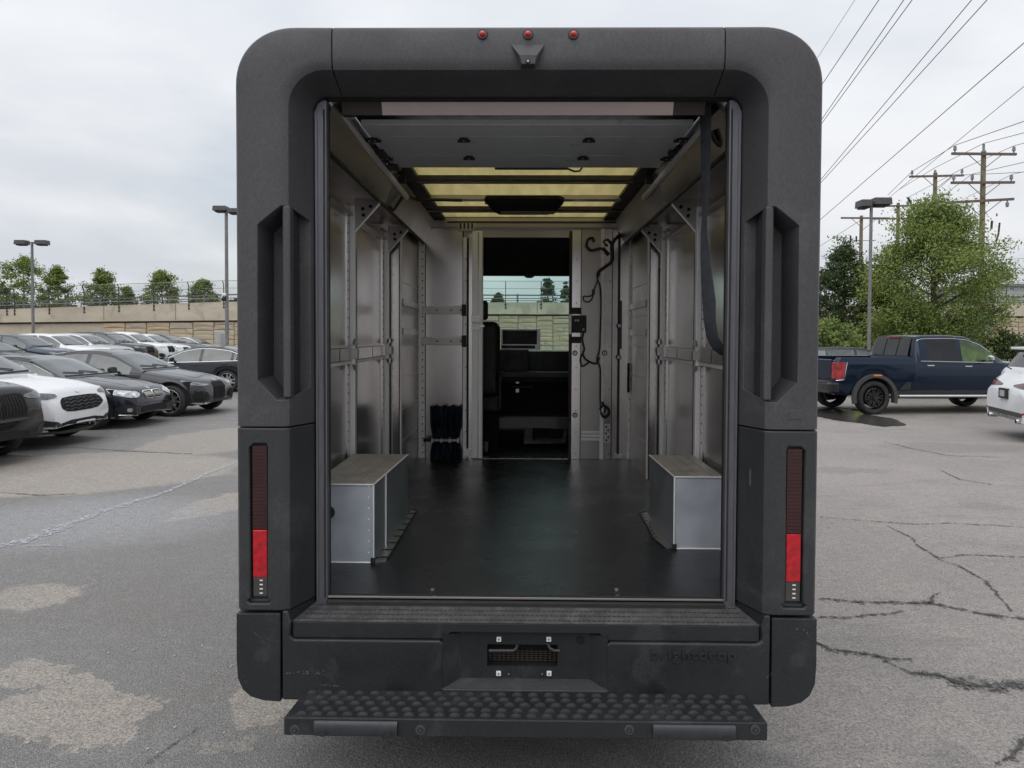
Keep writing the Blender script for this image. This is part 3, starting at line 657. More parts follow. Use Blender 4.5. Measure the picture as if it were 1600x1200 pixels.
for (a, b) in ((779.5, 999), (857.5, 999), (779, 1052.5), (858, 1052.5)):
    c = V(a, b, .041); MB().box(c.x - .0095, c.x + .0095, .039, .046, c.z - .0095, c.z + .0095).build('plate_clip', M['white_clip'], van, bevel=.002)
    MB().cyl((c.x, .041, c.z), (c.x, .0375, c.z), .0035, 8).build('clip_centre', M['alu_dull'], van)
for (a, b) in ((795, 1052), (847, 1052)):
    c = V(a, b, .045); MB().cyl((c.x, .046, c.z), (c.x, .040, c.z), .0085, 14).build('bolt', M['black'], van); MB().cyl((c.x, .041, c.z), (c.x, .0385, c.z), .003, 8).build('bolt_centre', M['steel'], van)
c = V(907, 1000.5, .045); MB().cyl((c.x, .0465, c.z), (c.x, .042, c.z), .016, 20).build('round_plug', M['blacker'], van)
# embossed word on the bumper
fc = bpy.data.curves.new('w', 'FONT'); fc.body = 'brightdrop'; fc.size = .1; fc.extrude = .0028; fc.bevel_depth = .0014; fc.space_character = 1.12; fc.resolution_u = 4; fc.offset = .0009
fo = bpy.data.objects.new('w', fc); COL.objects.link(fo); bpy.context.view_layer.update()
dg = bpy.context.evaluated_depsgraph_get(); me = bpy.data.meshes.new_from_object(fo.evaluated_get(dg)); bpy.data.objects.remove(fo)
xsv = [v.co.x for v in me.vertices]; zsv = [v.co.y for v in me.vertices]
ax, bx_ = XX(1021, 0), XX(1156, 0); az0, az1 = ZZ(1036, 0, 1090), ZZ(1013.5, 0, 1090)
for v in me.vertices:
    x = ax + (bx_ - ax) * (v.co.x - min(xsv)) / (max(xsv) - min(xsv)); z = az0 + (az1 - az0) * (v.co.y - min(zsv)) / (max(zsv) - min(zsv))
    v.co = (x, -.0022 - v.co.z * .9, z)
me.materials.clear(); me.materials.append(M['bumper'])
bm = bmesh.new(); bm.from_mesh(me); bmesh.ops.recalc_face_normals(bm, faces=bm.faces); bm.to_mesh(me); bm.free()
wo_ = bpy.data.objects.new('embossed_lettering', me); COL.objects.link(wo_); wo_.parent = van

# scuffs on the bumper
sc_m = ragged('pale scuff marks', (.10, .10, .098), 90, .44, .2, .7)
for pts in ([(444, 1053), (462, 1050), (480, 1049), (498, 1052), (510, 1056)], [(470, 1054), (488, 1051), (506, 1048)], [(392, 968), (398, 988), (412, 1004), (422, 1010)], [(1240, 985), (1252, 980), (1262, 990)], [(382, 1068), (388, 1062)], [(1196, 1060), (1206, 1052)], [(500, 1070), (530, 1072)]):
    P = [V(a, b, -.0012) for a, b in pts]; m = MB(); h = .0035
    m.add([tuple(p + Vector((0, 0, h))) for p in P] + [tuple(p - Vector((0, 0, h))) for p in P], [(i, i + 1, i + 1 + len(P), i + len(P)) for i in range(len(P) - 1)])
    m.build('scuff_mark', sc_m, van)
# ---- rear step
Ys0, Ys1 = -.31, -.06
sx0, sx1 = XX(443.5, Ys0, 1130), XX(1199.5, Ys0, 1130); bx0, bx1 = XX(478, Ys1, 1085), XX(1166, Ys1, 1085)
zs0, zs1 = ZZ(1126, Ys0), ZZ(1081, Ys1)
stp = thing('rear_step', None, None); stp.parent = van; stp.location = (0, (Ys0 + Ys1) / 2, zs0)
top = [(sx0, Ys0, zs0), (sx1, Ys0, zs0), (bx1, Ys1, zs1), (bx0, Ys1, zs1)]
MB().prism(top, (0, 0, -.012)).build('step_plate', M['bumper'], stp, fix=True, bevel=.002)
br = MB(); rows = [(1088, 488, 1156), (1096.5, 500, 1150), (1104.5, 483, 1160), (1113.5, 488, 1158), (1121, 472, 1168)]
for i, (py, a, b) in enumerate(rows):
    f = (py - 1081) / 45; 
    y = Ys1 + (Ys0 - Ys1) * (f * (1 + .0)); zz = zs1 + (zs0 - zs1) * (y - Ys1) / (Ys0 - Ys1)
    xa_, xb_ = XX(a, y, py), XX(b, y, py); n = int(round((b - a) / 24.4)) + 1
    for k in range(n):
        x = xa_ + (xb_ - xa_) * k / (n - 1); br.ball((x, y, zz - .002), .0215, .0105, .0155, 12, 4, 0, True)
tag(br.build('tread_bumps', M['rubber'], stp, smooth=True, angle=60), kind='stuff')
hl = MB()
for i in range(4):
    py = (rows[i][0] + rows[i + 1][0]) / 2; y = Ys1 + (Ys0 - Ys1) * (py - 1081) / 45; zz = zs1 + (zs0 - zs1) * (y - Ys1) / (Ys0 - Ys1)
    for k in range(29): x = sx0 + .1 + (sx1 - sx0 - .2) * k / 28; hl.cyl((x + (i % 2) * .025, y, zz), (x + (i % 2) * .025, y, zz + .0018), .006, 8)
tag(hl.build('tread_holes', M['blacker'], stp), kind='stuff')
zf0, zf1 = ZZ(1128, Ys0), ZZ(1153, Ys0)
MB().box(sx0, sx1, Ys0 - .001, Ys0 + .012, zf1, zs0 + .002).build('front_bar', M['bumper'], stp, bevel=.004)
for (a, b) in ((490, 623), (1018, 1150)):
    xa_, xb_ = XX(a, Ys0, 1140), XX(b, Ys0, 1140); zc_ = (zf0 + zf1) / 2 - .0
    m = MB(); n = 10; ring = [(Ys0 - .003 - .012 * math.cos(math.pi * (t / n - .5)) + 0, zc_ + .0265 * math.sin(math.pi * (t / n - .5))) for t in range(n + 1)]
    m.loft([[(xa_ + .004, y, z) for y, z in ring], [(xb_ - .004, y, z) for y, z in ring]]).build('roller', mat('scuffed grey roller', (.040, .042, .048), .42, .2, var=.2, nscale=8), stp, fix=True, smooth=True, angle=50)
    for x in (xa_ + .035, xb_ - .035):
        MB().cyl((x, Ys0 - .010, zc_ - .010), (x, Ys0 - .018, zc_ - .010), .0135, 16).build('roller_bolt', M['black'], stp, bevel=.002)
for a in (461, 657, 983, 1180):
    c = V(a, 1140, Ys0)
    MB().cyl((c.x, Ys0, c.z), (c.x, Ys0 - .0035, c.z), .017, 20).build('bolt_washer', M['plastic'], stp, bevel=.001)
    MB().cyl((c.x, Ys0, c.z), (c.x, Ys0 - .006, c.z), .010, 14).build('bolt', M['black'], stp, bevel=.002); MB().cyl((c.x, Ys0 - .005, c.z), (c.x, Ys0 - .008, c.z), .0045, 6).build('bolt_socket', M['plastic'], stp)
for x in (-.5, .5): MB().box(x - .04, x + .04, Ys0 + .12, .3, zs0 - .10, zs0 - .06).build('step_bracket', M['black'], stp)

# ---- outer shell, underbody, wheels (seen only when one steps aside)
shell = mat('dark grey van paint', (.10, .10, .11), .38, var=.04, coat=.3)
LB = 5.9
for sgn in (-1, 1):
    for (ya, yb, za, zb_, nm) in ((.502, 3.5, .86, 2.95, 'body_side'), (.502, .75, .36, .856, 'body_skirt'), (1.85, 4.35, .36, .856, 'body_skirt')):
        MB().box(sgn * 1.065, sgn * 1.10, ya, yb, za, zb_).build(nm, shell, van, bevel=.006)
    # cab side with door window
    m = MB(); m.box(sgn * 1.06, sgn * 1.10, 3.504, 3.8, .86, 2.95); m.box(sgn * 1.06, sgn * 1.10, 3.8, 5.25, .86, 1.62); m.box(sgn * 1.06, sgn * 1.10, 3.8, 4.8, 2.5, 2.95)
    m.build('cab_side', shell, van)
    MB().add([(sgn * 1.085, 3.8, 1.62), (sgn * 1.085, 5.25, 1.62), (sgn * 1.085, 4.78, 2.5), (sgn * 1.085, 3.8, 2.5)], [(0, 1, 2, 3)]).build('cab_side_window', M['carglass_dark'], van)
    MB().prism([(sgn * 1.06, 5.25, 1.62), (sgn * 1.06, 5.35, 1.62), (sgn * 1.06, 4.86, 2.56), (sgn * 1.06, 4.78, 2.5)], (sgn * .04, 0, 0)).build('windscreen_pillar', shell, van, fix=True)
    for y in (1.3, 4.85):
        w = thing('wheel', None, None); w.parent = van; w.location = (sgn * .95, y, .4)
        MB().cyl((sgn * .82, y, .4), (sgn * 1.05, y, .4), .4, 32).build('tyre', M['tyre'], w, bevel=.03)
        MB().cyl((sgn * .84, y, .4), (sgn * 1.054, y, .4), .24, 24).build('rim', M['silver'], w, bevel=.01)
MB().box(-1.09, 1.09, .51, 3.5, 2.952, 2.98).build('roof_edge', shell, van) if False else None
MB().box(-1.05, 1.05, .46, 3.46, .55, .70).build('underbody', M['black'], van)
MB().box(-.75, .75, .50, 5.6, .34, .548).build('battery_tray', M['black'], van)
MB().cyl((-.82, 1.3, .4), (.82, 1.3, .4), .06, 12).build('rear_axle', M['black'], van)
nose = [(5.27, 1.618), (5.9, 1.45), (6.15, 1.2), (6.2, .55), (6.1, .40), (5.3, .40), (4.36, .86), (4.36, 1.0), (5.2, 1.0)]
MB().prism([(-1.1, y, z) for y, z in nose], (2.2, 0, 0)).build('nose', shell, van, fix=True, bevel=.02)
for sgn in (-1, 1): MB().box(sgn * 1.07, sgn * .72, .2, 3.46, 2.91, 2.95).build('roof_side', shell, van)
MB().box(-.72, .72, .2, 1.44, 2.912, 2.95).build('roof_rear', shell, van)
MB().box(-1.07, 1.07, 3.465, 4.85, 2.86, 2.95).build('cab_roof', shell, van)
MB().box(-1.06, 1.06, .502, .56, 2.953, 2.975).build('roof_lip', shell, van)

# ================================================================== CARGO BAY
def B(px, py, Y=Y1): return V(px, py, Y)
def bbox(px0, py0, px1, py1, th, Y=Y1, sink=0.0):        # box standing proud of the bulkhead plane by th
    a, b = V(px0, py0, Y), V(px1, py1, Y); return MB().box(a.x, b.x, Y - th, Y + sink, b.z, a.z)
MB().box(-WX, WX, Y2 + .02, Y1 + .1, FLZ - .03, FLZ).build('cargo_floor', M['floor'], van)
# threshold: bright strip, dark gap, rail
z = FLZ
MB().box(Sx, -Sx, .150, .158, z - .002, z + .006).build('threshold_strip', M['alu_dull'], van, bevel=.001)
MB().box(Sx, -Sx, .168, .185, z - .002, z + .004).build('threshold_seal', M['rubber'], van)
MB().box(Sx, -Sx, .128, .149, z - .03, z - .006).build('sill_rail', M['black'], van, bevel=.003)
for px in (676, 963):
    for py in (921, 932):
        c = Vz(px + (2 if py > 925 else 0), py, z); MB().cyl((c.x, c.y, z), (c.x, c.y, z + .004), .010, 10).build('floor_stud', M['steel'], van)
# side walls
YS = 2.60; YP1, YP2 = 1.49, 2.585
for sgn in (-1, 1):
    X = sgn * WX
    MB().box(X, X + sgn * .02, Y2 + .06, YP1, FLZ, CEIL + .05).build('wall_sheet', M['alu_side'], van)
    MB().box(X, X + sgn * .02, YP1 + .003, YS, FLZ, CEIL + .05).build('wall_sheet', M['alu_side'], van)
    MB().box(sgn * WX2, sgn * (WX2 + .02), YS + .02, Y1, FLZ, CEIL).build('wall_sheet', M['alu_dull'], van)
    MB().box(sgn * WX2, sgn * (WX + .02), YS, YS + .02, FLZ, CEIL).build('wall_step_panel', M['alu_side'], van)
    MB().box(sgn * (WX2 - .004), sgn * (WX2 + .008), YS - .006, YS + .03, FLZ, 2.6).build('corner_angle', M['alu_bright'], van, bevel=.002)
    # posts: hat section with bright faces
    for yp, zt_p in ((YP1, 2.56), (YP2 - .05, 2.56)):
        p = thing('wall_post', None, None); p.parent = van; p.location = (X, yp, FLZ)
        MB().box(X - sgn * .006, X, yp - .085, yp + .045, FLZ, zt_p).build('flange', M['alu_side'], p)
        MB().box(X - sgn * .035, X - sgn * .006, yp - .028, yp + .022, FLZ, zt_p).build('web', M['alu_bright'], p, bevel=.003)
        MB().box(X - sgn * .0355, X - sgn * .001, yp + .0225, yp + .040, FLZ, zt_p - .25).build('edge_shadow_gap', M['black'], p)
        # gusset bracket with three holes up under the cove
        g1 = [(X - sgn * .03, yp, 2.61), (sgn * .853, yp, 2.60), (sgn * .858, yp, 2.575), (X - sgn * .032, yp, 2.41)]
        gp = thing('gusset_bracket', None, None); gp.parent = van; gp.location = (X, yp, 2.41)
        MB().prism([tuple(q) for q in g1], (0, .004, 0)).build('gusset_plate', M['alu_dull'], gp, fix=True)
        MB().tube([g1[2], g1[3]], .007, 6).build('gusset_flange', M['alu_bright'], gp)
        for (f, g_) in ((.32, .30), (.34, .62), (.62, .22)):
            cx = X - sgn * .03 + (sgn * .853 - X + sgn * .03) * f; cz = 2.60 - g_ * .14 * (1 - f * .5) - .02
            MB().cyl((cx, yp + .001, cz), (cx, yp - .002, cz), .011, 12).build('gusset_hole', M['blacker'], gp)
    # mid height rub rail: three bands, clamps where it meets the posts
    rl = thing('rub_rail', None, None); rl.parent = van; rl.location = (X, 1.4, 1.64)
    Yr0, Yr1 = Y2 + .065, YS - .005
    MB().box(X - sgn * .028, X - sgn * .002, Yr0, Yr1, 1.655, 1.725).build('rail_face', M['alu_side'], rl, bevel=.003)
    MB().box(X - sgn * .022, X - sgn * .002, Yr0, Yr1, 1.728, 1.742).build('rail_edge', M['alu_side'], rl, bevel=.002)
    MB().box(X - sgn * .022, X - sgn * .002, Yr0, Yr1, 1.632, 1.652).build('rail_edge', M['alu_bright'], rl, bevel=.002)
    for yy in (1.15, 2.0, 2.32): MB().box(X - sgn * .0295, X - sgn * .0275, yy, yy + .006, 1.656, 1.724).build('rail_joint', M['black'], rl)
    for yp in (YP1, YP2 - .05):
        for zz_, dz in ((1.745, .035), (1.63, -.035)):
            MB().prism([(X - sgn * .03, yp - .06, zz_), (X - sgn * .03, yp + .03, zz_), (X - sgn * .03, yp + .01, zz_ + dz), (X - sgn * .03, yp - .03, zz_ + dz)], (-sgn * .016, 0, 0)).build('rail_clamp', M['steel'], rl, fix=True, bevel=.002)
        MB().box(X - sgn * .05, X - sgn * .029, yp - .03, yp + .03, 1.66, 1.72).build('rail_clip', M['alu_dull'], rl, bevel=.003)
    # short rails on the forward wall
    for zz_ in (2.05, 1.83):
        MB().box(sgn * (WX2 - .012), sgn * WX2, YS + .05, Y1 - .02, zz_ - .025, zz_ + .025).build('forward_rail', M['alu_dull'], van, bevel=.003)
    for k in range(6): zz_ = 1.0 + k * .24 ; MB().box(sgn * (WX2 - .0025), sgn * WX2, YS + .06, Y1 - .05, zz_, zz_ + .006).build('sheet_joint', M['alu_bright'], van)
    # cove panel, its lower lip and the shadowed shelf above the posts
    a, b = sgn * .853, sgn * .775
    m = MB(); q = [(a, 2.60), (a + sgn * .004, 2.60), (b + sgn * .004, CEIL), (b, CEIL)]
    for (y0_, y1_, mm) in ((Y2 + .07, 1.62, 'alu_side'), (1.624, Y1 - .01, 'alu_dull')):
        MB().prism([(x, y0_, z_) for x, z_ in q], (0, y1_ - y0_, 0)).build('cove_panel', M[mm], van, fix=True)
    MB().box(a, a + sgn * .02, Y2 + .07, Y1, 2.588, 2.60).build('cove_lip', M['black'], van)
    MB().box(a + sgn * .02, X, Y2 + .07, YS, 2.625, 2.64).build('cove_shelf', M['alu_dull'], van)
    MB().box(X - sgn * .03, X, Y2 + .07, YS, 2.50, 2.515).build('upper_angle', M['alu_dull'], van)
    # rolling door track
    tr = thing('door_track', None, None); tr.parent = van; tr.location = (sgn * .83, 1.1, 2.75)
    tx = sgn * .785
    MB().tube([(sgn * .812, Y2 + .05, 2.755), (sgn * .80, 1.0, 2.742), (sgn * .79, 2.05, 2.722)], .019, 8).build('track_rail', M['alu_bright'], tr, smooth=True)
    for yy, in ((.35,), (1.0,), (1.7,)): MB().box(sgn * .74, sgn * .80, yy, yy + .05, 2.745, 2.785).build('track_hanger', M['black'], tr, bevel=.004)
    # dark ceiling margin beside the yellow roof
    MB().box(sgn * .685, sgn * .80, 1.44, Y1, CEIL + .012, CEIL + .035).build('ceiling_margin', M['bow'], van)
# rivets on walls
rv = MB()
for sgn in (-1, 1):
    for k in range(22): rv.ball((sgn * (WX2 - .001), Y1 - .02, FLZ + .08 + k * .088), .005, .005, .005, 6, 3)
tag(rv.build('rivets', M['black'], van), kind='stuff')
rv = MB()
for k in range(30):
    for px_ in (660.5, 985): c_ = V(px_, 700, Y1); rv.ball((c_.x, Y1 - .0215, FLZ + .05 + k * .062), .0065, .004, .0065, 8, 4)
    for px_ in (728, 951, 899): c_ = V(px_, 700, Y1); k % 3 == 0 and rv.ball((c_.x, Y1 - .033, FLZ + .05 + k * .062), .005, .004, .005, 8, 4)
for sgn in (-1, 1):
    for k in range(26):
        for yp in (YP1, YP2 - .05): rv.ball((sgn * (WX - .007), yp - .06, FLZ + .45 + k * .055), .003, .005, .005, 6, 3)
        rv.ball((sgn * (WX2 + .055), YS - .001, FLZ + .05 + k * .07), .004, .003, .004, 6, 3)
tag(rv.build('rivets', M['bow'], van), kind='stuff')
for sgn in (-1, 1):     # dark open seams beside the corner angles and on the sheets
    MB().box(sgn * (WX2 + .010), sgn * (WX2 + .016), YS - .003, YS, FLZ, 2.58).build('sheet_seam', M['black'], van)
    MB().box(sgn * (WX - .003), sgn * (WX + .001), YP1 + .075, YP1 + .083, FLZ + .3, 2.5).build('sheet_seam', M['black'], van)
    MB().box(sgn * (WX - .003), sgn * (WX + .001), YS - .012, YS - .004, FLZ + .3, 2.58).build('sheet_seam', M['black'], van)
bbox(664, 358, 665.2, 716, .009).build('sheet_seam', M['black'], van); bbox(723, 358, 724, 716, .012).build('sheet_seam', M['black'], van); bbox(954, 358, 955, 716, .012).build('sheet_seam', M['black'], van); bbox(905.5, 360, 906.6, 716, .012).build('sheet_seam', M['black'], van)
# wheel boxes
for sgn in (-1, 1):
    wb = thing('wheel_box', None, None); wb.parent = van
    pxs = (583, 880, 637) if sgn < 0 else (1054, 858, 1015)
    y0_ = Vz(pxs[0], pxs[1], FLZ).y; zt_w = ZZ(758 if sgn < 0 else 746, y0_, pxs[0]); y1_ = (Vz(637, 711, zt_w).y if sgn < 0 else Vz(1015, 712, zt_w).y)
    xi = XX(pxs[0], y0_, 800); xj = XX(pxs[2], y1_, 712); wb.location = ((xi + sgn * WX) / 2, (y0_ + y1_) / 2, FLZ)
    out = sgn * (WX - .04)
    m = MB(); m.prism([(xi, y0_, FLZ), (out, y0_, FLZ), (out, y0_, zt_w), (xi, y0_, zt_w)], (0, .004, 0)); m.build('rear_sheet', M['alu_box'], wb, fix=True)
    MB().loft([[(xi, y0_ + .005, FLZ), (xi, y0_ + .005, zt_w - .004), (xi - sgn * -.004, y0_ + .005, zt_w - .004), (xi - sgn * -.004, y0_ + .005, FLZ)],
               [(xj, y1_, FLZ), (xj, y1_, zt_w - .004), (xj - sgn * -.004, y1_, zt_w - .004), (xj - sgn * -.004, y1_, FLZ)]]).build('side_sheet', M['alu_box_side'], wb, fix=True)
    MB().prism([(xi - sgn * .004, y0_ - .006, zt_w), (out, y0_ - .006, zt_w), (out, y1_, zt_w), (xj - sgn * .004, y1_, zt_w)], (0, 0, .005)).build('top_sheet', M['bright_tape'], wb, fix=True)
    for k in range(3):     # plank-like folds on the lid
        f0 = .28 + k * .25; MB().prism([(xi + (out - xi) * f0, y0_ + .02, zt_w + .005), (xi + (out - xi) * (f0 + .012), y0_ + .02, zt_w + .005), (xj + (out - xj) * (f0 + .012), y1_ - .02, zt_w + .005), (xj + (out - xj) * f0, y1_ - .02, zt_w + .005)], (0, 0, .002)).build('lid_seam', M['alu_dull'], wb, fix=True)
    MB().prism([(xi, y0_ + (y1_ - y0_) * .22, zt_w + .005), (out, y0_ + (y1_ - y0_) * .22, zt_w + .005), (out, y0_ + (y1_ - y0_) * .235, zt_w + .005), (xi, y0_ + (y1_ - y0_) * .235, zt_w + .005)], (0, 0, .0016)).build('lid_seam', M['alu_dull'], wb, fix=True)
    MB().tube([(xi - sgn * .002, y0_ - .004, FLZ), (xi - sgn * .002, y0_ - .004, zt_w + .003), (xj - sgn * .002, y1_, zt_w + .003)], .0045, 6).build('edge_angle', M['alu_bright'], wb)
    MB().tube([(xi, y0_ - .004, zt_w + .003), (out, y0_ - .004, zt_w + .003)], .004, 6).build('edge_angle', M['alu_bright'], wb)
    MB().tube([(xi, y0_ - .002, FLZ + .003), (out, y0_ - .002, FLZ + .003)], .004, 6).build('edge_angle', M['alu_bright'], wb)
    if sgn < 0:
        ym = y0_ + (y1_ - y0_) * .30; xm = xi + (xj - xi) * .30; MB().tube([(xm - sgn * .003, ym, FLZ), (xm - sgn * .003, ym, zt_w)], .004, 6).build('edge_angle', M['alu_bright'], wb)
        for k in range(7): MB().ball((xi + sgn * .022, y0_ - .001, FLZ + .05 + k * .052), .0045, .0025, .0045, 8, 4).build('rivet', M['alu_bright'], wb)
        c = V(514, 800, y0_); MB().cyl((c.x, y0_ - .01, c.z), (c.x, y0_ - .0005, c.z), .03, 16).build('rubber_buffer', M['rubber'], wb, bevel=.006)
    MB().box(xi - .01, xi + .01, y0_ - .012, y0_ + .004, FLZ + .001, FLZ + .028).build('corner_plug', M['black'], wb, bevel=.003)
    # sealed cut-out plate in the floor beside the box
    pl = [(583, 879), (604, 877), (651, 799), (637, 797)] if sgn < 0 else [(1054, 857), (1040, 858), (1022, 843), (1000, 803), (1018, 800)]
    P = [Vz(a_, b_, FLZ) for a_, b_ in pl]
    if sgn < 0: P[0] = Vector((xi + .004, P[0].y, 0)); P[3] = Vector((xi + (xj - xi) * .8, P[3].y, 0))
    else: P[0] = Vector((xi - .004, P[0].y, 0)); P[4] = Vector((xi + (xj - xi) * .7, P[4].y, 0))
    MB().prism([(p.x, p.y, FLZ + .001) for p in P], (0, 0, .003)).build('floor_plate', M['alu_dull'], wb, fix=True)
    m = MB(); rn = random.Random(7)
    e0, e1 = (P[1], P[2]) if sgn < 0 else (P[2], P[3])
    for k in range(8):
        f = (k + .4) / 8; q = e0.lerp(e1, f); d = (.03 if sgn < 0 else -.028)
        m.box(q.x - d - .011, q.x - d * .1 + .006, q.y - .007, q.y + .004, FLZ + .0042, FLZ + .0068)
        if sgn < 0: m.box(q.x - .065, q.x - .045, q.y - .014, q.y - .006, FLZ + .0042, FLZ + .0068)
    tag(m.build('plate_slots', M['blacker'], wb), kind='stuff')
    pts = [(p.x, p.y, FLZ + .004) for p in P[1:]]
    MB().tube(pts, .004, 5).build('sealant_bead', M['black'], wb)

# ceiling: roll door parked under the roof, header beam
dr = thing('roll_door', None, None); dr.parent = van; dr.location = (0, .9, 2.78)
yA, yB = V(815, 196, 0).y, 0
def ceilY(py, zc_): return Vz(815, py, zc_).y
ZD = 2.765
y0_, y1_ = ceilY(195, ZD), ceilY(262, ZD)
edges = [y0_, ceilY(213, ZD), ceilY(243, ZD), y1_]
for a, b in zip(edges[:-1], edges[1:]): MB().box(-.76, .76, a + .001, b - .001, ZD, ZD + .025).build('door_slat', M['door_panel'], dr, bevel=.002)
m_ = (152, 180, 193)
zz0 = 2.755
q0 = V(815, 153, .235); q1 = V(815, 180, .26); q2 = V(815, 194, .43)
for xa_, xb_, mm in ((-.765, -.60, 'bow'), (-.599, .60, 'alu_reflect'), (.601, .73, 'bow')): MB().prism([(xa_, q0.y, q0.z), (xb_, q0.y, q0.z), (xb_, q1.y, q1.z), (xa_, q1.y, q1.z)], (0, .004, .01)).build('header_beam', M[mm], dr, fix=True)  # beam split by tone: paler middle painted as the outside reflection, dark ends
MB().prism([(-.70, q1.y + .004, q1.z - .0015), (.68, q1.y + .004, q1.z - .0015), (.68, q0.y + .03, q0.z - .006), (-.70, q0.y + .03, q0.z - .006)], (0, -.001, -.002)).build('beam_face', mat('pale pink lit beam face', (.62, .54, .53), .5, .35, var=.08), dr, fix=True) if False else None
MB().box(-.78, .78, q1.y + .006, q2.y, 2.772, 2.78).build('beam_underside', M['bow'], dr)
def roller(px, py, big):
    c = Vz(px, py, ZD); r = thing('hinge_roller', None, None); r.parent = dr; r.location = (c.x - dr.location.x, c.y - dr.location.y, ZD - 2.78)
    w = .030 if big else .022
    MB().box(c.x - w, c.x + w, c.y - .02, c.y + .02, ZD - .008, ZD - .0005).build('hinge_plate', M['black'], r, bevel=.003)
    MB().box(c.x - w * .55, c.x + w * .55, c.y - .03, c.y + .03, ZD - .012, ZD - .0005).build('hinge_leaf', M['black'], r, bevel=.003)
    MB().cyl((c.x - w * 1.4, c.y, ZD - .012), (c.x + w * 1.4, c.y, ZD - .012), .007, 8).build('hinge_pin', M['black'], r)
    for dx in ((-.014, .014) if big else (0,)): MB().ball((c.x + dx, c.y - .012, ZD - .013), .0045, .0045, .003, 8, 4).build('bolt', M['steel'], r)
for px, py in ((725, 217), (733, 245), (920, 217), (911, 245)): roller(px, py, False)
for px, py in ((582, 217), (602, 246), (1066, 217), (1044, 246)): roller(px, py, True)
# yellow fibreglass roof, bows, hatch
MB().box(-.70, .70, ceilY(258, CEIL + .04), Y1, CEIL + .036, CEIL + .040).build('translucent_roof', M['roof_panel'], van)
ZB = CEIL + .005
for (pa, pb, mm, x0_, x1_) in ((281, 287.5, 'bow', -.70, .70), (311, 315, 'alu_dull', -.74, .70), (328, 332.5, 'bow', -.78, .78), (318.5, 319.6, 'bow', -.3, .2)):
    MB().box(x0_, x1_, ceilY(pa, ZB), ceilY(pb, ZB), ZB, ZB + .03).build('roof_bow', M[mm], van)
    if pa < 300 or pa > 325: y_ = (ceilY(pa, ZB) + ceilY(pb, ZB)) / 2; MB().box(x0_, x1_, y_ - .008, y_ + .008, ZB - .0022, ZB - .0002).build('bow_line', M['alu_dull'], van)
ht = [Vz(757, 308, ZB - .01), Vz(760, 305, ZB - .01), Vz(874, 305, ZB - .01), Vz(882, 308, ZB - .01), Vz(880, 313, ZB - .01), Vz(868, 326, ZB - .01), Vz(856, 330, ZB - .01), Vz(780, 330, ZB - .01), Vz(769, 324, ZB - .01)]
MB().prism([tuple(p) for p in ht], (0, 0, -.03)).build('roof_hatch', M['blacker'], van, fix=True, bevel=.006)
a, b = Vz(782, 330, ZB - .04), Vz(866, 334, ZB - .04); MB().box(a.x, b.x, b.y, a.y, ZB - .045, ZB - .03).build('hatch_edge', M['alu_dull'], van)
a, b = V(773, 265, 1.45), V(888, 262.5, 1.45)
MB().box(a.x, b.x, 1.44, 1.46, a.z, b.z + .01).build('light_bar', M['black'], van, bevel=.003)
MB().tube([V(888, 264, 1.45), V(898, 268, 1.46), (V(906, 267, 1.47)), V(909, 262, 1.47)], .006, 6).build('lamp_cable', M['black_cable'], van, smooth=True)
# forward header of the bay
bbox(668, 345, 972, 357, .04).build('front_header', M['alu_dull'], van, bevel=.003)
bbox(700, 347, 975, 350, .055).build('front_header_lip', M['bow'], van)

# ---- bulkhead and its doorway (754..890 x 362..717 of the photograph)
zfl = FLZ
def bk(name, px0, px1, th, m, py0=357, py1=None, bev=.002, par=None):
    a, b = V(px0, py0, Y1), V(px1, 700, Y1); z0 = FLZ if py1 is None else V(px0, py1, Y1).z
    return MB().box(a.x, b.x, Y1 - th, Y1, z0, a.z).build(name, M[m], par or van, bevel=bev)
a, b = V(754, 700, Y1), V(889.5, 700, Y1)
bw = MB(); bw.box(-WX2 - .02, a.x, Y1, Y1 + .03, FLZ, CEIL + .03); bw.box(b.x, WX2 + .02, Y1, Y1 + .03, FLZ, CEIL + .03); zh = V(815, 371, Y1).z
bw.box(a.x, b.x, Y1, Y1 + .03, zh, CEIL + .03); bw.build('bulkhead_sheet', M['alu_dull'], van)
bk('bulkhead_panel', 664, 724, .006, 'alu_side'); bk('rivet_strip', 654.5, 664, .016, 'alu_bright'); bk('door_channel', 724, 729, .03, 'alu_bright', 372)
bk('door_channel_gap', 729, 733, .012, 'black', 372, 706); bk('door_channel', 733, 738, .03, 'alu_side', 366)
sd_ = thing('sliding_cab_door', None, None); sd_.parent = van; sd_.location = (V(745, 700, Y1).x, Y1, FLZ)
bk('door_edge', 738.5, 753.5, .045, 'alu_bright', 362, 715, .003, sd_)
bk('edge_groove', 747, 748.2, .0465, 'alu_dull', 364, 714, 0, sd_)
m = MB()
for k in range(2): bbox(737.5, 493 + 13 * k, 752, 504 + 13 * k, .055).build('latch_plate', M['steel'], sd_, bevel=.003)
for k in range(5): bbox(739.5 + k * 2.4, 496, 740.8 + k * 2.4, 516, .06).build('latch_rib', M['alu_dull'], sd_)
bbox(751, 508, 757, 511, .07).build('door_pull', M['steel'], sd_)
bbox(716, 346, 744, 362, .05).build('door_hanger', M['alu_dull'], van, bevel=.003)
for k in range(4): bbox(719 + k * 6, 350, 721.6 + k * 6, 359, .053).build('hanger_slot', M['black'], van)
bbox(724, 700, 736, 712, .05).build('floor_guide', M['alu_bright'], van, bevel=.003)
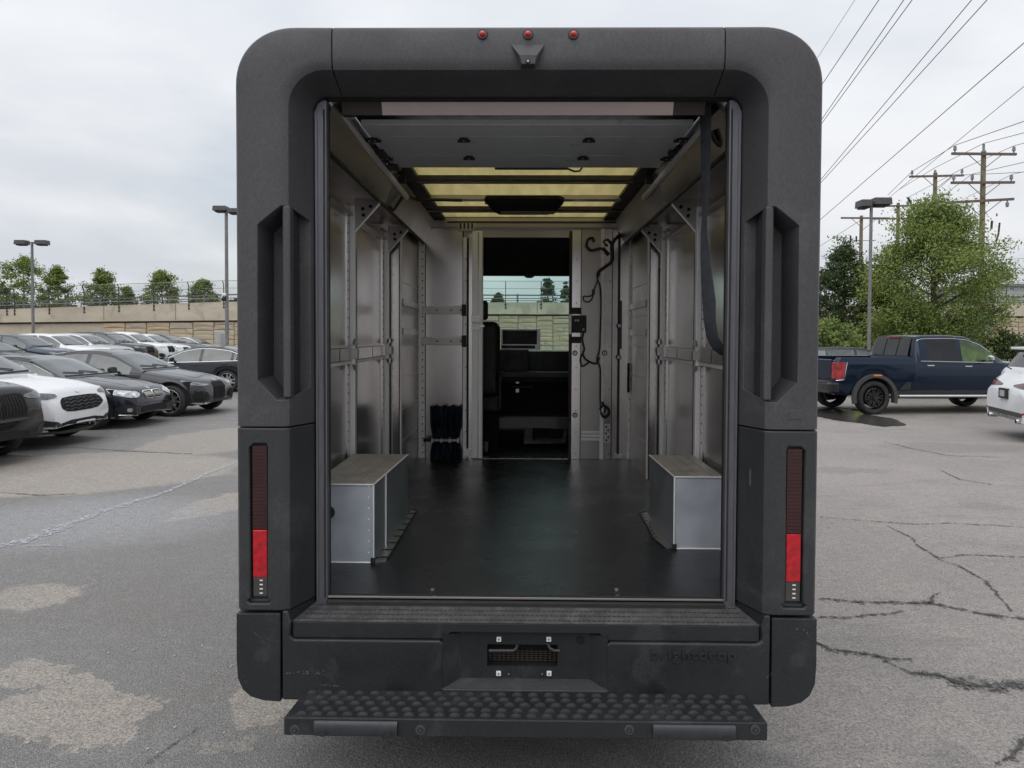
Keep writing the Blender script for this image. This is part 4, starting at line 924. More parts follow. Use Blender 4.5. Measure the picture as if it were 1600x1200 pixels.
for (p0, p1) in ((479, 491), (527, 539)):
    r_ = thing('bulkhead_rail', None, None); r_.parent = van; r_.location = V(690, p0, Y1)
    bbox(660, p0, 724, p1, .03).build('rail_face', M['alu_dull'], r_, bevel=.002)
    bbox(676, p0 - 1.5, 723, p0 + 1, .034).build('rail_lip', M['alu_bright'], r_)
    for px in (682, 704, 719): bbox(px, (p0 + p1) / 2 - 1.2, px + 2.5, (p0 + p1) / 2 + 1.3, .033).build('rail_hole', M['black'], r_)
    bbox(722, p0 - 3, 729, p1 + 3, .05).build('rail_bracket', M['black'], r_, bevel=.003)
# right of the doorway
bk('door_jamb', 889.5, 892, .04, 'bow', 362); bk('jamb_face', 892, 905.5, .03, 'alu_side', 360); bk('bulkhead_panel', 905.5, 938.5, .008, 'alu_dull', 359)
bk('panel_rib', 938.5, 942, .03, 'alu_bright', 358); bk('panel_rib', 942, 954, .02, 'alu_side', 358)
bk('bulkhead_panel', 954, 966, .006, 'alu_side', 360); bk('bulkhead_panel', 966.5, 982, .012, 'alu_side', 362); bk('rivet_strip', 982.5, 987.5, .02, 'alu_bright', 368)
bbox(969, 470, 971, 545, .016).build('panel_crease', M['bow'], van); bbox(966, 360, 966.6, 715, .02).build('panel_crease', M['bow'], van)
bbox(980, 567, 983, 613, .024).build('slot_cover', M['blacker'], van)
for k in range(3): bbox(908, 673 + 5.5 * k, 938, 677 + 5.5 * k, .02).build('vent_slat', M['alu_bright'], van, bevel=.001)
for (px, py) in ((967, 509), (966, 558), (944, 551.5), (898, 551.5), (898, 648)):
    c = V(px, py, Y1); s2 = thing('tie_down_stud', None, None); s2.parent = van; s2.location = c
    MB().cyl((c.x, Y1 - .018, c.z), (c.x, Y1 - .034, c.z), .023, 16).build('stud_base', M['black'], s2, bevel=.003)
    MB().cyl((c.x, Y1 - .034, c.z), (c.x, Y1 - .038, c.z), .014, 14).build('stud_ring', M['steel'], s2); MB().cyl((c.x, Y1 - .038, c.z), (c.x, Y1 - .041, c.z), .006, 8).build('stud_core', M['black'], s2)
ct = thing('control_box', None, None); ct.parent = van; ct.location = V(903, 510, Y1)
bbox(893, 493, 915, 520, .075).build('box_body', M['black'], ct, bevel=.004)
for (px, py) in ((897, 501), (901, 501), (909, 515)): bbox(px, py - 1.5, px + 2.6, py + 1.6, .078).build('button', M['white_led'], ct)
bbox(892, 481, 907, 491, .06).build('switch_block', M['black'], ct, bevel=.003); bbox(892, 526, 907, 536, .06).build('switch_block', M['black'], ct, bevel=.003)
bbox(889, 491, 892, 522, .05).build('box_flange', M['alu_bright'], ct)
bbox(944, 662, 953, 692, .024).build('striker_plate', M['steel'], van, bevel=.002)
for k in range(5): bbox(945.5 + (k % 2) * 3, 665 + k * 5.2, 948 + (k % 2) * 3, 668 + k * 5.2, .027).build('striker_hole', M['blacker'], van)
bbox(960, 709, 972, 715, .03).build('floor_bracket', M['steel'], van)
# wiring loom
def cable(pts, r=.008, name='wiring_loom'):
    P = [V(a_, b_, Yc) for a_, b_, Yc in pts]; Q = []
    for i in range(len(P) - 1):
        p0, p1, p2, p3 = P[max(i - 1, 0)], P[i], P[i + 1], P[min(i + 2, len(P) - 1)]
        for k in range(5):
            t = k / 5; Q.append(.5 * ((2 * p1) + (p2 - p0) * t + (2 * p0 - 5 * p1 + 4 * p2 - p3) * t * t + (3 * p1 - p0 - 3 * p2 + p3) * t ** 3))
    Q.append(P[-1]); return MB().tube(Q, r, 7).build(name, M['black_cable'], van, smooth=True, angle=80)
Yl = Y1 - .05
cable([(983, 352, Y1 - .2), (972, 364, Yl), (958, 378, Yl), (957, 395, Yl), (956, 408, Yl), (945, 417, Yl), (936, 424, Yl), (934, 432, Yl)], .014)
cable([(957, 382, Yl), (950, 374, Yl), (943, 378, Yl), (950, 384, Yl)], .007)
cable([(946, 392, Yl), (938, 388, Yl), (924, 391, Yl), (917, 384, Yl), (919, 374, Yl), (926, 372, Yl), (928, 378, Yl)], .011)
cable([(952, 398, Yl), (946, 392, Yl), (942, 387, Yl)], .014)
cable([(934, 432, Yl), (934, 438, Yl), (938, 448, Yl), (939, 480, Yl), (938, 520, Yl), (937, 545, Yl), (933, 560, Yl), (935, 568, Yl), (938, 576, Yl), (938, 600, Yl), (938, 630, Yl), (939, 645, Yl)], .0065)
cable([(933, 440, Yl), (929, 452, Yl), (928, 460, Yl), (918, 463, Yl), (912, 463, Yl), (913, 470, Yl), (921, 471, Yl), (926, 464, Yl), (926, 452, Yl)], .005)
cable([(939, 645, Yl), (944, 652, Yl - .01), (951, 648, Yl), (951, 639, Yl), (944, 634, Yl), (941, 628, Yl)], .011)
cable([(937, 640, Yl), (942, 634, Yl), (947, 636, Yl), (944, 646, Yl)], .009)
cable([(912, 520, Yl), (910, 530, Yl), (913, 545, Yl), (911, 552, Yl), (914, 560, Yl), (921, 565, Yl), (931, 568, Yl), (937, 558, Yl)], .008)
cable([(921, 565, Yl), (915, 570, Yl), (909, 572, Yl), (907, 562, Yl), (909, 553, Yl)], .007)
cable([(1012, 300, 2.3), (1000, 318, 2.6), (988, 340, 3.0), (978, 356, 3.3)], .018)
cable([(1108, 160, .5), (1085, 195, .9), (1060, 222, 1.1), (1038, 252, 1.45), (1020, 280, 1.9), (1010, 300, 2.3)], .020)
cable([(1070, 205, 1.0), (1052, 236, 1.25), (1042, 240, 1.3), (1030, 262, 1.6), (1018, 276, 1.8), (1004, 304, 2.4), (990, 330, 2.8)], .012)
cable([(560, 196, .75), (590, 235, 1.1), (600, 262, 1.3), (628, 300, 1.9), (650, 312, 2.3), (680, 312, 2.4), (722, 313, 2.43)], .012)
cable([(601, 318, 1.75), (609, 323, 1.75), (615, 328, 1.78), (622, 318, 1.85), (628, 309, 1.9)], .010)
cable([(1112, 205, .42), (1120, 222, .42), (1130, 226, .42), (1142, 215, .42)], .012)
for k, (px, py, Yc) in enumerate(((1050, 244, 1.25), (1036, 254, 1.5), (1030, 262, 1.6), (1022, 272, 1.75), (1012, 292, 2.1), (997, 318, 2.6), (610, 258, 1.35), (596, 238, 1.1), (1076, 196, .85))):
    c = V(px, py, Yc); MB().box(c.x - .03, c.x + .03, c.y - .05, c.y + .05, c.z - .022, c.z + .02).build('loom_clamp', M['black'], van, bevel=.006)
    MB().ball((c.x - .01, c.y - .05, c.z - .005), .006, .004, .006, 8, 4).build('bolt', M['steel'], van)
c = V(610, 256, 1.35); MB().box(c.x - .045, c.x + .045, c.y - .03, c.y + .1, c.z - .02, c.z + .03).build('junction_box', M['black'], van, bevel=.006)
# pull strap hanging inside the right of the doorway
sp_ = [(1102, 150, 17, 0), (1103, 200, 17, .01), (1103, 250, 15, .02), (1102, 300, 11, .03), (1101, 335, 7, .02), (1100, 365, 10, 0), (1102, 400, 15, -.02), (1105, 440, 19, -.02), (1108, 470, 21, -.01), (1109, 500, 19, .0), (1113, 525, 18, .02), (1121, 543, 15, .03), (1131, 552, 11, .04), (1142, 555, 10, .05)]
m = MB(); L = []
for i, (px, py, w, dy) in enumerate(sp_):
    Yc = .34 + dy; a_, b_ = V(px - w / 2, py + (3 if i > 9 else 0), Yc + .02), V(px + w / 2, py - (6 if i > 10 else 0), Yc - .03); L.append([a_, b_, b_ + Vector((0, .003, 0)), a_ + Vector((0, .003, 0))])
MB().loft([[tuple(p) for p in r] for r in L]).build('pull_strap', M['strap'], van, fix=True, smooth=True, angle=40)
a, b = V(1095, 143, .34), V(1112, 156, .34); MB().box(a.x, b.x, .32, .37, b.z, a.z + .03).build('strap_anchor', M['black'], van, bevel=.004)
# floor edge in front of the bulkhead
bbox(654, 716.5, 738, 719.5, .05).build('floor_track', M['alu_bright'], van, bevel=.002); bbox(738, 715.5, 890, 718, .03).build('door_sill', M['alu_bright'], van, bevel=.002)
bbox(868, 718, 986, 721, .07).build('floor_track', M['alu_dull'], van, bevel=.002)

# ---- navy cloth strapped to the bulkhead
def cloth(px0, px1, py0, py1, waist):
    n, r_ = 22, 12; Fv = []
    for j in range(r_ + 1):
        t = j / r_; py = py0 + (py1 - py0) * t; row = []
        pin = 1 - .16 * math.exp(-((py - waist) / 14) ** 2); sl = 2.0 * (1 - t)
        for i in range(n + 1):
            u = i / n - .5; px = (px0 + px1) / 2 + u * (px1 - px0) * pin * (1 + .05 * (1 - t)) + sl * .5
            d = .035 + .022 * math.sin(i * 1.9 + .8 * math.sin(j * .5)) * (1.3 - pin * .5) + .01 * math.sin(i * .7 + j * .4); p = V(px, py + (1.5 * math.sin(i * 1.1) if j == 0 else 0), Y1 - d - .03); row.append(tuple(p))
        Fv.append(row)
    back = [[(x, Y1 - .035, z) for x, y, z in r] for r in Fv]
    m = MB(); m.loft(Fv, closed=False, cap=False); k = n + 1; m.loft([list(reversed(r)) for r in back], closed=False, cap=False)
    m.add(Fv[0] + back[0], [(i, i + 1, i + 1 + k, i + k) for i in range(n)]); m.add(Fv[-1] + back[-1], [(i + k, i + 1 + k, i + 1, i) for i in range(n)])
    return m
ncl = thing('cloth_cover', 'gathered navy cloth strapped upright to the left of the bulkhead in the van', 'cover', V(697, 718, Y1 - .05))
cloth(672, 721, 634, 719, 685).build('cloth', M['navy'], ncl, smooth=True, angle=60)
a = V(696, 685, Y1)
nb = thing('holding_strap', None, None); nb.parent = ncl; nb.location = (0, 0, a.z - ncl.location.z)
bbox(664, 682.5, 719, 688, .10, Y1, -.09).build('webbing', M['rubber'], nb)
for px in (676, 690, 703, 716): bbox(px, 681.5, px + 3, 689, .108, Y1, -.095).build('buckle', M['silver'], nb, bevel=.001)
bbox(678, 683.5, 716, 687, .104, Y1, -.098).build('strap_bar', M['alu_dull'], nb)

# ================================================================== CAB INTERIOR
CY = 4.55
MB().box(-1.05, 1.05, Y1 + .1, 5.3, FLZ - .08, FLZ - .02).build('cab_floor', M['black'], van)
MB().box(-1.05, 1.05, 3.60, 5.0, 2.80, 2.84).build('cab_ceiling', M['blacker'], van)
a = V(815, 372, 3.8); b = V(815, 431, 3.8); MB().box(-1.05, 1.05, 3.78, 3.84, b.z, 2.80).build('overhead_console', M['blacker'], van)
for sgn in (-1, 1):
    MB().box(sgn * 1.03, sgn * 1.055, 3.5, 5.2, FLZ - .05, 1.6).build('cab_lining', M['black'], van)
zg0, zg1 = V(815, 549, 5.15).z, V(815, 429, 4.85).z
MB().prism([(-1.03, 5.25, 1.60), (1.03, 5.25, 1.60), (1.03, 4.80, 2.56), (-1.03, 4.80, 2.56)], (0, .006, .003)).build('windscreen', M['windscreen'], van, fix=True)
MB().box(-1.04, 1.04, 4.7, 4.87, 2.47, 2.80).build('windscreen_header', M['black'], van)
c = V(827, 433, 4.7); MB().ball((c.x, 4.68, c.z + .005), .05, .03, .018, 12, 6).build('visor_clip', M['black'], van)
zd = V(815, 548.5, 4.75).z
MB().box(-1.03, 1.03, 4.72, 5.22, 1.15, zd).build('dashboard', M['black'], van, bevel=.02)
MB().box(-.6, 1.03, 4.60, 4.72, .72, 1.32).build('dash_lower', M['blacker'], van, bevel=.01)
a, b = V(783, 514, 4.5), V(844, 546.5, 4.5)
sc_ = thing('display_screen', None, None); sc_.parent = van; sc_.location = ((a.x + b.x) / 2, 4.5, b.z)
MB().box(a.x, b.x, 4.5, 4.53, b.z, a.z).build('screen_frame', M['alu_bright'], sc_, bevel=.004)
a, b = V(785.5, 516, 4.495), V(839, 538, 4.495); MB().box(a.x, b.x, 4.494, 4.499, b.z, a.z).build('screen_glass', mat('dark glossy screen', (.010, .011, .018), .3, spec=.15), sc_)
a, b = V(783, 539.5, 4.495), V(836, 544.5, 4.495); MB().box(a.x, b.x, 4.48, 4.499, b.z, a.z).build('screen_bezel', M['black'], sc_, bevel=.003)
a, b = V(781, 546, 4.6), V(826, 588, 4.6); MB().box(a.x, b.x, 4.55, 4.71, b.z, a.z).build('centre_stack', M['black'], van, bevel=.008)
a, b = V(781, 581, 4.4), V(889, 590, 4.4); MB().box(a.x, 1.0, 4.38, 4.58, b.z, a.z).build('dash_shelf', mat('charcoal shelf', (.03, .03, .032), .5), van, bevel=.006)
a, b = V(800, 603.5, 4.4), V(834, 605, 4.4); MB().box(a.x, b.x, 4.36, 4.4, b.z, a.z).build('grab_rail', M['plastic'], van)
a, b = V(806, 607.5, 4.38), V(811, 613, 4.38); MB().box(a.x, b.x, 4.37, 4.38, b.z, a.z).build('switch', M['alu_dull'], van)
a, b = V(806, 596.5, 4.38), V(811, 599, 4.38); MB().box(a.x, b.x, 4.37, 4.38, b.z, a.z).build('switch', M['alu_dull'], van)
P = [V(821, 657, 4.5), V(888, 660, 4.5), V(884, 691, 4.2), V(818, 692, 4.2)]
MB().prism([tuple(p) for p in P], (0, .02, -.02)).build('footwell_panel', mat('scuffed grey footwell panel', (.42, .43, .45), .35, .6, var=.3), van, fix=True, bevel=.004)
P = [V(833, 664, 4.44), V(882, 666, 4.44), V(878, 685, 4.22), V(831, 685, 4.22)]
MB().prism([tuple(p + Vector((0, -.02, .01))) for p in P], (0, .012, -.0)).build('footwell_inset', M['black'], van, fix=True, bevel=.004)
seat = thing('driver_seat', None, None); seat.parent = van; seat.location = (V(762, 640, 3.95).x, 3.95, FLZ)
def ov(px0, py0, px1, py1, Y, th, name, m, bev):
    a, b = V(px0, py0, Y), V(px1, py1, Y); return MB().box(a.x, b.x, Y, Y + th, b.z, a.z).build(name, M[m], seat, bevel=bev, seg=4)
ov(725, 469, 762, 500, 3.9, .12, 'headrest', 'black', .03); ov(740, 498, 750, 508, 3.92, .04, 'headrest_post', 'steel', .004)
ov(708, 502, 781, 622, 3.88, .16, 'backrest', 'black', .07)
ov(715, 615, 783, 645, 3.95, .5, 'seat_cushion', 'black', .03); ov(740, 640, 778, 712, 4.05, .3, 'seat_pedestal', 'blacker', .01)
ov(779, 590, 783, 640, 3.86, .12, 'armrest', 'black', .006)
ov(754, 690, 763, 708, 3.7, .05, 'seat_belt_buckle', 'red_dark', .004)

# ================================================================== RETAINING WALL AND FENCE
WY = 56.0                                     # distance of the wall face along +Y
wx0, wx1 = V(-60, 500, WY).x, V(1640, 500, WY).x
def wtop(x):                                  # top of the wall, falling gently to the left
    t = min(max((x - V(0, 0, WY).x) / (V(370, 0, WY).x - V(0, 0, WY).x), -.3), 1.0)
    return ZZ(484, WY, 300) + (ZZ(470.5, WY, 300) - ZZ(484, WY, 300)) * t
def wjoint(x):
    t = min(max((x - V(0, 0, WY).x) / (V(370, 0, WY).x - V(0, 0, WY).x), -.3), 1.0)
    zl_, zr2 = ZZ(505, WY, 300), ZZ(500, WY, 300)
    z = zl_ + (zr2 - zl_) * t
    u = min(max((x - V(420, 0, WY).x) / 14, 0), 1); u = u * u * (3 - 2 * u)
    return z + u * (ZZ(491, WY, 815) - ZZ(500, WY, 300))
wall = thing('retaining_wall', 'long tan stone faced retaining wall behind the parked cars, topped by a black fence', 'wall', (0, WY, 0))
xsw = list(np.arange(wx0, wx1 + 3, 3.0))
def slab(f0, f1, y0, y1):
    m = MB(); m.loft([[(x, y0, f0(x)), (x, y1, f0(x)), (x, y1, f1(x)), (x, y0, f1(x))] for x in xsw]); return m
slab(lambda x: -.2, lambda x: wjoint(x) - .08, WY + .22, WY + .8).build('wall_core', M['concrete'], wall, fix=True)
slab(lambda x: wjoint(x) + .0, lambda x: wtop(x), WY - .06, WY + .8).build('parapet', M['concrete'], wall, fix=True)
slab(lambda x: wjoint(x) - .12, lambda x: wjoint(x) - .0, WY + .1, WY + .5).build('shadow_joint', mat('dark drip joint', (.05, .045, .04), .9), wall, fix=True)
sub = MB()
for x in xsw[::2]: sub.box(x - .03, x + .03, WY - .066, WY - .055, wjoint(x) + .1, wtop(x) - .02)
tag(sub.build('parapet_joint', mat('joint filler', (.22, .19, .15), .9), wall), kind='stuff')
# split-face stone: each panel column is a stack of blocks of its own
rn = random.Random(12); protoS = {}
def stone(cx, cz, w, h, d, mk):
    key = (rn.randrange(4), mk)
    if key not in protoS:
        m = MB(); q = random.Random(hash(key[0]) + 5); 
        f = [(-.5, 0, -.5), (.5, 0, -.5), (.5, 0, .5), (-.5, 0, .5)]; ff = [(x * .96 + q.uniform(-.015, .015), -1 + q.uniform(-.25, .2), z * .90 + q.uniform(-.03, .03)) for x, y, z in f]
        mid = (q.uniform(-.1, .1), -1.25, q.uniform(-.1, .1)); vs = f + ff + [mid]
        m.add(vs, [(0, 1, 5, 4), (1, 2, 6, 5), (2, 3, 7, 6), (3, 0, 4, 7), (4, 5, 8), (5, 6, 8), (6, 7, 8), (7, 4, 8)]); protoS[key] = m.mesh('stone_block', M[mk])
    o = bpy.data.objects.new('stone_block', protoS[key]); COL.objects.link(o); o.parent = wall; o.location = (cx, .22, cz); o.scale = (w, d, h)
rest = MB()
def panel(x0, x1, z0, z1, lo, hi, jitter, single=True):
    z = z0
    while z < z1 - .05:
        h = min(rn.uniform(lo, hi), z1 - z)
        if z1 - z - h < lo * .6: h = z1 - z
        cuts = [x0, x1] if rn.random() < .8 else [x0, x0 + (x1 - x0) * rn.uniform(.3, .7), x1]
        for a, b in zip(cuts[:-1], cuts[1:]):
            mk = rn.choice(['stone', 'stone', 'stone_b', 'stone_c']); d = rn.uniform(.07, .16)
            if single: stone((a + b) / 2, z + h / 2, b - a, h, d, mk)
            else: rest.box(a + .02, b - .02, WY + .22 - d, WY + .22, z + .015, z + h - .015)
        z += h
x = wx0; k = 0
while x < wx1:
    w = rn.uniform(1.5, 2.0) if x < -10 else rn.uniform(1.2, 1.6); pxm = 815 + FPX * (x - CAM.x) / (WY - CAM.y)
    vis = (125 < pxm < 372) or (748 < pxm < 895) or pxm > 1545
    zj = wjoint(x + w / 2) - .13
    z0 = 1.4 if pxm < 400 else 1.0
    if vis: panel(x + .02, x + w - .02, z0, zj, .30 if pxm < 400 else .28, .5 if pxm < 400 else .42, 0, True)
    elif pxm > 125: panel(x + .02, x + w - .02, .1, zj, .5, .9, 0, False)
    if vis: panel(x + .02, x + w - .02, -.1, z0, .6, 1.2, 0, False)
    x += w
tag(rest.build('stone_courses', M['stone'], wall), kind='stuff')
bank = MB(); bank.prism([(-120, WY - 9, .40), (-120, WY + .15, .40), (-120, WY + .15, ZZ(519, WY, 0))], (120 + V(200, 0, WY).x, 0, 0))
vsb = [(-120, WY - 7, .38), (V(60, 0, WY).x, WY - 7, .40), (V(230, 0, WY).x, WY - 5, .41), (-120, WY + .2, ZZ(521, WY, 0)), (V(60, 0, WY).x, WY + .2, ZZ(524, WY, 0)), (V(230, 0, WY).x, WY + .2, .6)]
tag(MB().add(vsb, [(0, 1, 4, 3), (1, 2, 5, 4)]).build('earth_bank', mat('bare earth bank', (.17, .15, .12), .95, var=.3, nscale=1.5, bump=.5), smooth=True), kind='structure')
for xa_, xb_ in ((-900, wx0 + .5), (wx1 - .5, 900)):
    tag(MB().add([(xa_, WY - 6, -.1), (xb_, WY - 6, -.1), (xb_, WY + .8, 3.62), (xa_, WY + .8, 3.62)], [(0, 1, 2, 3)]).build('embankment', mat('grassy embankment', (.08, .10, .045), .95, var=.3, nscale=.5)), kind='structure')
ter = MB().add([(-900, WY + .79, 3.6), (900, WY + .79, 3.6), (900, 1500, 3.6), (-900, 1500, 3.6)], [(0, 1, 2, 3)]).build('upper_ground', mat('grassy upper ground', (.07, .09, .04), .95, var=.3, nscale=.3)); tag(ter, kind='structure')

fn = thing('security_fence', 'black curved top chain link fence standing on the tan retaining wall', 'fence', (0, WY, wtop(-30)))
FY = WY - .10; FH = 1.78
xp = V(17, 0, WY).x; step = 55.2 / FPX * (WY - CAM.y); posts = []
while xp < wx1: posts.append(xp); xp += step
posts.insert(0, posts[0] - step * .22); posts.insert(0, posts[0] - step)
pme = None
for x in posts:
    zt_ = wtop(x)
    if pme is None:
        m = MB(); m.tube([(0, 0, -.55), (0, 0, 1.25), (0, -.06, 1.5), (0, -.20, 1.72)][:4], .036, 6); m.box(-.10, .10, .035, .06, -.22, -.16); m.box(-.10, .10, .035, .06, -.52, -.46); pme = m.mesh('fence_post', M['fence'])
    o = bpy.data.objects.new('fence_post', pme); COL.objects.link(o); o.parent = fn; o.location = (x, -.10, zt_ - fn.location.z)
for (dz, dy, r_, mk) in ((1.72, -.20, .022, 'fence_grey'), (1.12, 0, .018, 'fence_grey'), (.60, 0, .03, 'fence'), (.12, 0, .032, 'fence')):
    MB().tube([(x, FY + dy, wtop(x) + dz) for x in posts], r_, 6).build('fence_rail', M[mk], fn)
# guard rail along the road on top, just behind the fence
gr = thing('guard_rail', 'low grey steel guard rail seen through the black fence on the wall', 'rail', (0, WY + .5, wtop(-30)))
for dz in (.62, .36): MB().tube([(x, WY + .55, wtop(x) + dz - .02) for x in posts], .045, 6).build('rail_tube', M['fence_grey'], gr)
for i, x in enumerate(posts): 
    if i % 1 == 0: MB().box(x + .9, x + 1.05, WY + .52, WY + .60, wtop(x) - .05, wtop(x) + .72).build('rail_post', M['fence_grey'], gr)
lk = MB(); wv = .0045
def wire(a, b):
    a, b = Vector(a), Vector(b); d = (b - a).normalized(); n = Vector((-d.z, 0, d.x)) * wv
    lk.add([a - n, a + n, b + n, b - n], [(0, 1, 2, 3)])
span = 1.66; sp_w = .24; x = posts[0]
while x < posts[-1] - span:
    pc = 815 + FPX * (x - CAM.x) / (WY - CAM.y)
    if pc < 395 or 730 < pc < 910 or pc > 1560:
        z = wtop(x) + .05; wire((x, FY, z), (x + span, FY - .12, z + 1.66)); wire((x + span, FY, z), (x, FY - .12, z + 1.66))
    x += sp_w
tag(lk.build('chain_link', M['fence_grey'], fn), kind='stuff')
cbn = V(346, 520, 49); cab_ = thing('utility_cabinet', 'pale grey utility cabinet at the foot of the wall beside the tall lamp post', 'cabinet', (cbn.x, 49, .16))
MB().box(cbn.x - .42, cbn.x + .42, 48.7, 49.3, .16, ZZ(519, 49)).build('cabinet_body', M['cabinet'], cab_, bevel=.03)
MB().box(cbn.x + .05, cbn.x + .34, 48.68, 48.70, .8, ZZ(523, 49)).build('cabinet_door', mat('grey cabinet door', (.3, .3, .3), .6), cab_, bevel=.01)

# ================================================================== TREES
def tree(name, label, px, pybase, pytop, wpx, Y, leaves, seed, zbase=None, nclump=260, per=34, lsz=.13, shape='round', trunk=.14, group=None, wide=1.0, cat='tree'):
    rn = random.Random(seed); nr = np.random.RandomState(seed)
    c = V(px, 520, Y); zb = zbase if zbase is not None else 0.0; zt = ZZ(pytop, Y, px); zc = ZZ(pybase, Y, px)
    hw = wpx / 2 / FPX * (Y - CAM.y) * wide; t = thing(name, label, cat, (c.x, Y, zb), group)
    H = zt - zb; hc = zt - max(zc, zb)
    trk = MB(); lean = rn.uniform(-.2, .2)
    spine = [(0, 0, 0), (lean * .3, .05, H * .3), (lean, 0, H * .6), (lean * 1.2, .05, H * .9)]
    trk.tube(spine, [trunk, trunk * .8, trunk * .5, trunk * .15], 8)
    cl = []
    nl = 26
    def prof(v):        # half width against height fraction within the crown
        if shape == 'cone': return (1 - v) ** .75 * .98 + .04
        if shape == 'bush': return math.sqrt(max(0, 1 - v * v)) 
        return math.sin(math.pi * min(1, (v * .80 + .20)) ) ** .62 * (1 - .25 * v)
    lobes = [(rn.uniform(0, 2 * math.pi), rn.uniform(.05, .95), rn.uniform(.72, 1.12)) for _ in range(9)]
    tips = []
    for i in range(nl):
        v = (i + rn.random()) / nl; a = i * 2.399 + rn.uniform(-.4, .4); r = hw * prof(v) * rn.uniform(.7, 1.06)
        z1 = (zt - zb) - hc + hc * v; z0 = max(H * .10, z1 - r * rn.uniform(.35, .8)); x0 = lean * min(1, z0 / H * 1.4)
        tip = (x0 + math.cos(a) * r, math.sin(a) * r * .9, z1); mid = (x0 + math.cos(a) * r * .5, math.sin(a) * r * .45, z0 + (z1 - z0) * .6)
        trk.tube([(x0, 0, z0), mid, tip], [trunk * .34, trunk * .2, trunk * .05], 5); tips.append((Vector((x0, 0, z0)), Vector(mid), Vector(tip)))
    for i in range(nclump):
        if rn.random() < .62:
            b = rn.choice(tips); f = rn.uniform(.35, 1.06); p = b[1].lerp(b[2], (f - .5) * 2) if f > .5 else b[0].lerp(b[1], f * 2)
            p = p + Vector((rn.gauss(0, hw * .09), rn.gauss(0, hw * .09), rn.gauss(0, hc * .045)))
        else:
            v = rn.random(); a = rn.uniform(0, 2 * math.pi); r = hw * prof(v) * rn.uniform(.55, .98)
            p = Vector((lean * .8 + math.cos(a) * r, math.sin(a) * r, (zt - zb) - hc + hc * v))
        cl.append(p)
    cl = np.array([tuple(p) for p in cl]); sz = nr.uniform(.6, 1.4, len(cl)) * hw * .098
    idx = nr.randint(0, len(cl), nclump * per); ctr = cl[idx] + nr.normal(0, 1, (len(idx), 3)) * sz[idx][:, None] * np.array([1, 1, .62])
    n = len(idx); s_ = lsz * nr.uniform(.55, 1.25, n)
    u = nr.normal(0, 1, (n, 3)); u /= np.linalg.norm(u, axis=1)[:, None]; w = nr.normal(0, 1, (n, 3)); w[:, 2] *= .6; w -= (w * u).sum(1)[:, None] * u; w /= np.linalg.norm(w, axis=1)[:, None]
    q = np.stack([ctr + u * s_[:, None] * .62, ctr + w * s_[:, None] * .30, ctr - u * s_[:, None] * .62, ctr - w * s_[:, None] * .30], 1).reshape(-1, 3)
    me = bpy.data.meshes.new('crown'); me.vertices.add(4 * n); me.vertices.foreach_set('co', q.astype(np.float32).ravel()); me.loops.add(4 * n); me.loops.foreach_set('vertex_index', np.arange(4 * n, dtype=np.int32))
    me.polygons.add(n); me.polygons.foreach_set('loop_start', np.arange(0, 4 * n, 4, dtype=np.int32)); me.polygons.foreach_set('loop_total', np.full(n, 4, dtype=np.int32))
    for m_ in leaves: me.materials.append(m_)
    cm = np.clip(((1 - (cl[:, 2] - cl[:, 2].min()) / (np.ptp(cl[:, 2]) + 1e-6)) * 1.2 + nr.uniform(-.6, 1.5, len(cl))).astype(int), 0, 2) if False else nr.choice(3, len(cl), p=[.45, .35, .20]); mi = np.where(nr.rand(n) < .62, cm[idx], nr.randint(0, len(leaves), n)); me.polygons.foreach_set('material_index', mi.astype(np.int32)); me.update(); me.validate()
    cr = bpy.data.objects.new('crown', me); COL.objects.link(cr); cr.parent = t
    trk.build('trunk', M['bark'], t, world=False, smooth=True); return t
UG = 3.6
tree('broadleaf_tree', 'large leafy green tree beside the timber poles, behind the blue pickup', 1462, 538, 322, 226, 28, LEAF_L, 1, nclump=620, per=110, lsz=.105, trunk=.2)
tree('broadleaf_tree', 'dark green tree between the van and the right hand lamp post', 1312, 545, 386, 118, 31, LEAF_D, 2, nclump=330, per=80, lsz=.115, trunk=.16)
tree('broadleaf_tree', 'slim light green tree behind the right hand lamp post', 1362, 540, 425, 60, 29.5, LEAF_L, 22, nclump=130, per=70, lsz=.105, trunk=.08)
tree('shrub', 'light yellow green shrub close behind the van, above the grey wagon', 1302, 556, 503, 96, 27, LEAF_Y, 3, nclump=200, per=40, lsz=.11, shape='bush', trunk=.04, cat='shrub')
tree('shrub', 'low green shrubs at the foot of the large leafy tree', 1440, 560, 512, 200, 27.5, LEAF_L, 31, nclump=220, per=40, lsz=.11, shape='bush', trunk=.04, cat='shrub')
tree('shrub', 'low shrubs right of the large leafy tree, in front of the tan wall', 1580, 560, 522, 80, 27, LEAF_D, 32, nclump=120, per=40, lsz=.11, shape='bush', trunk=.04, cat='shrub')
tl = [(38, 404, 72, 'tallest tree behind the fence, beside the left lamp post', LEAF_L, 'round', 64), (92, 419, 50, 'open branched tree right of the tallest one behind the fence', LEAF_L, 'cone', 63),
      (160, 425, 58, 'pointed green tree behind the fence, second group from the left', LEAF_L, 'cone', 64), (202, 449, 26, 'small thin tree just right of the pointed one behind the fence', LEAF_L, 'cone', 63),
      (254, 425, 56, 'pointed tree behind the middle of the left fence', LEAF_L, 'cone', 65), (319, 439, 40, 'smallest rounded tree behind the fence, left of the tall lamp post', LEAF_L, 'round', 64),
      (3, 446, 20, 'tree cut by the left edge of the picture behind the fence', LEAF_Y, 'round', 64)]
for i, (px, py, w, lb, lf, shp, Y) in enumerate(tl):
    tree('young_tree', lb, px, 486, py, w, Y, lf, 40 + i, UG, 120, 70, .18, shp, .09, 'young trees behind the fence on the wall', wide=1.3)
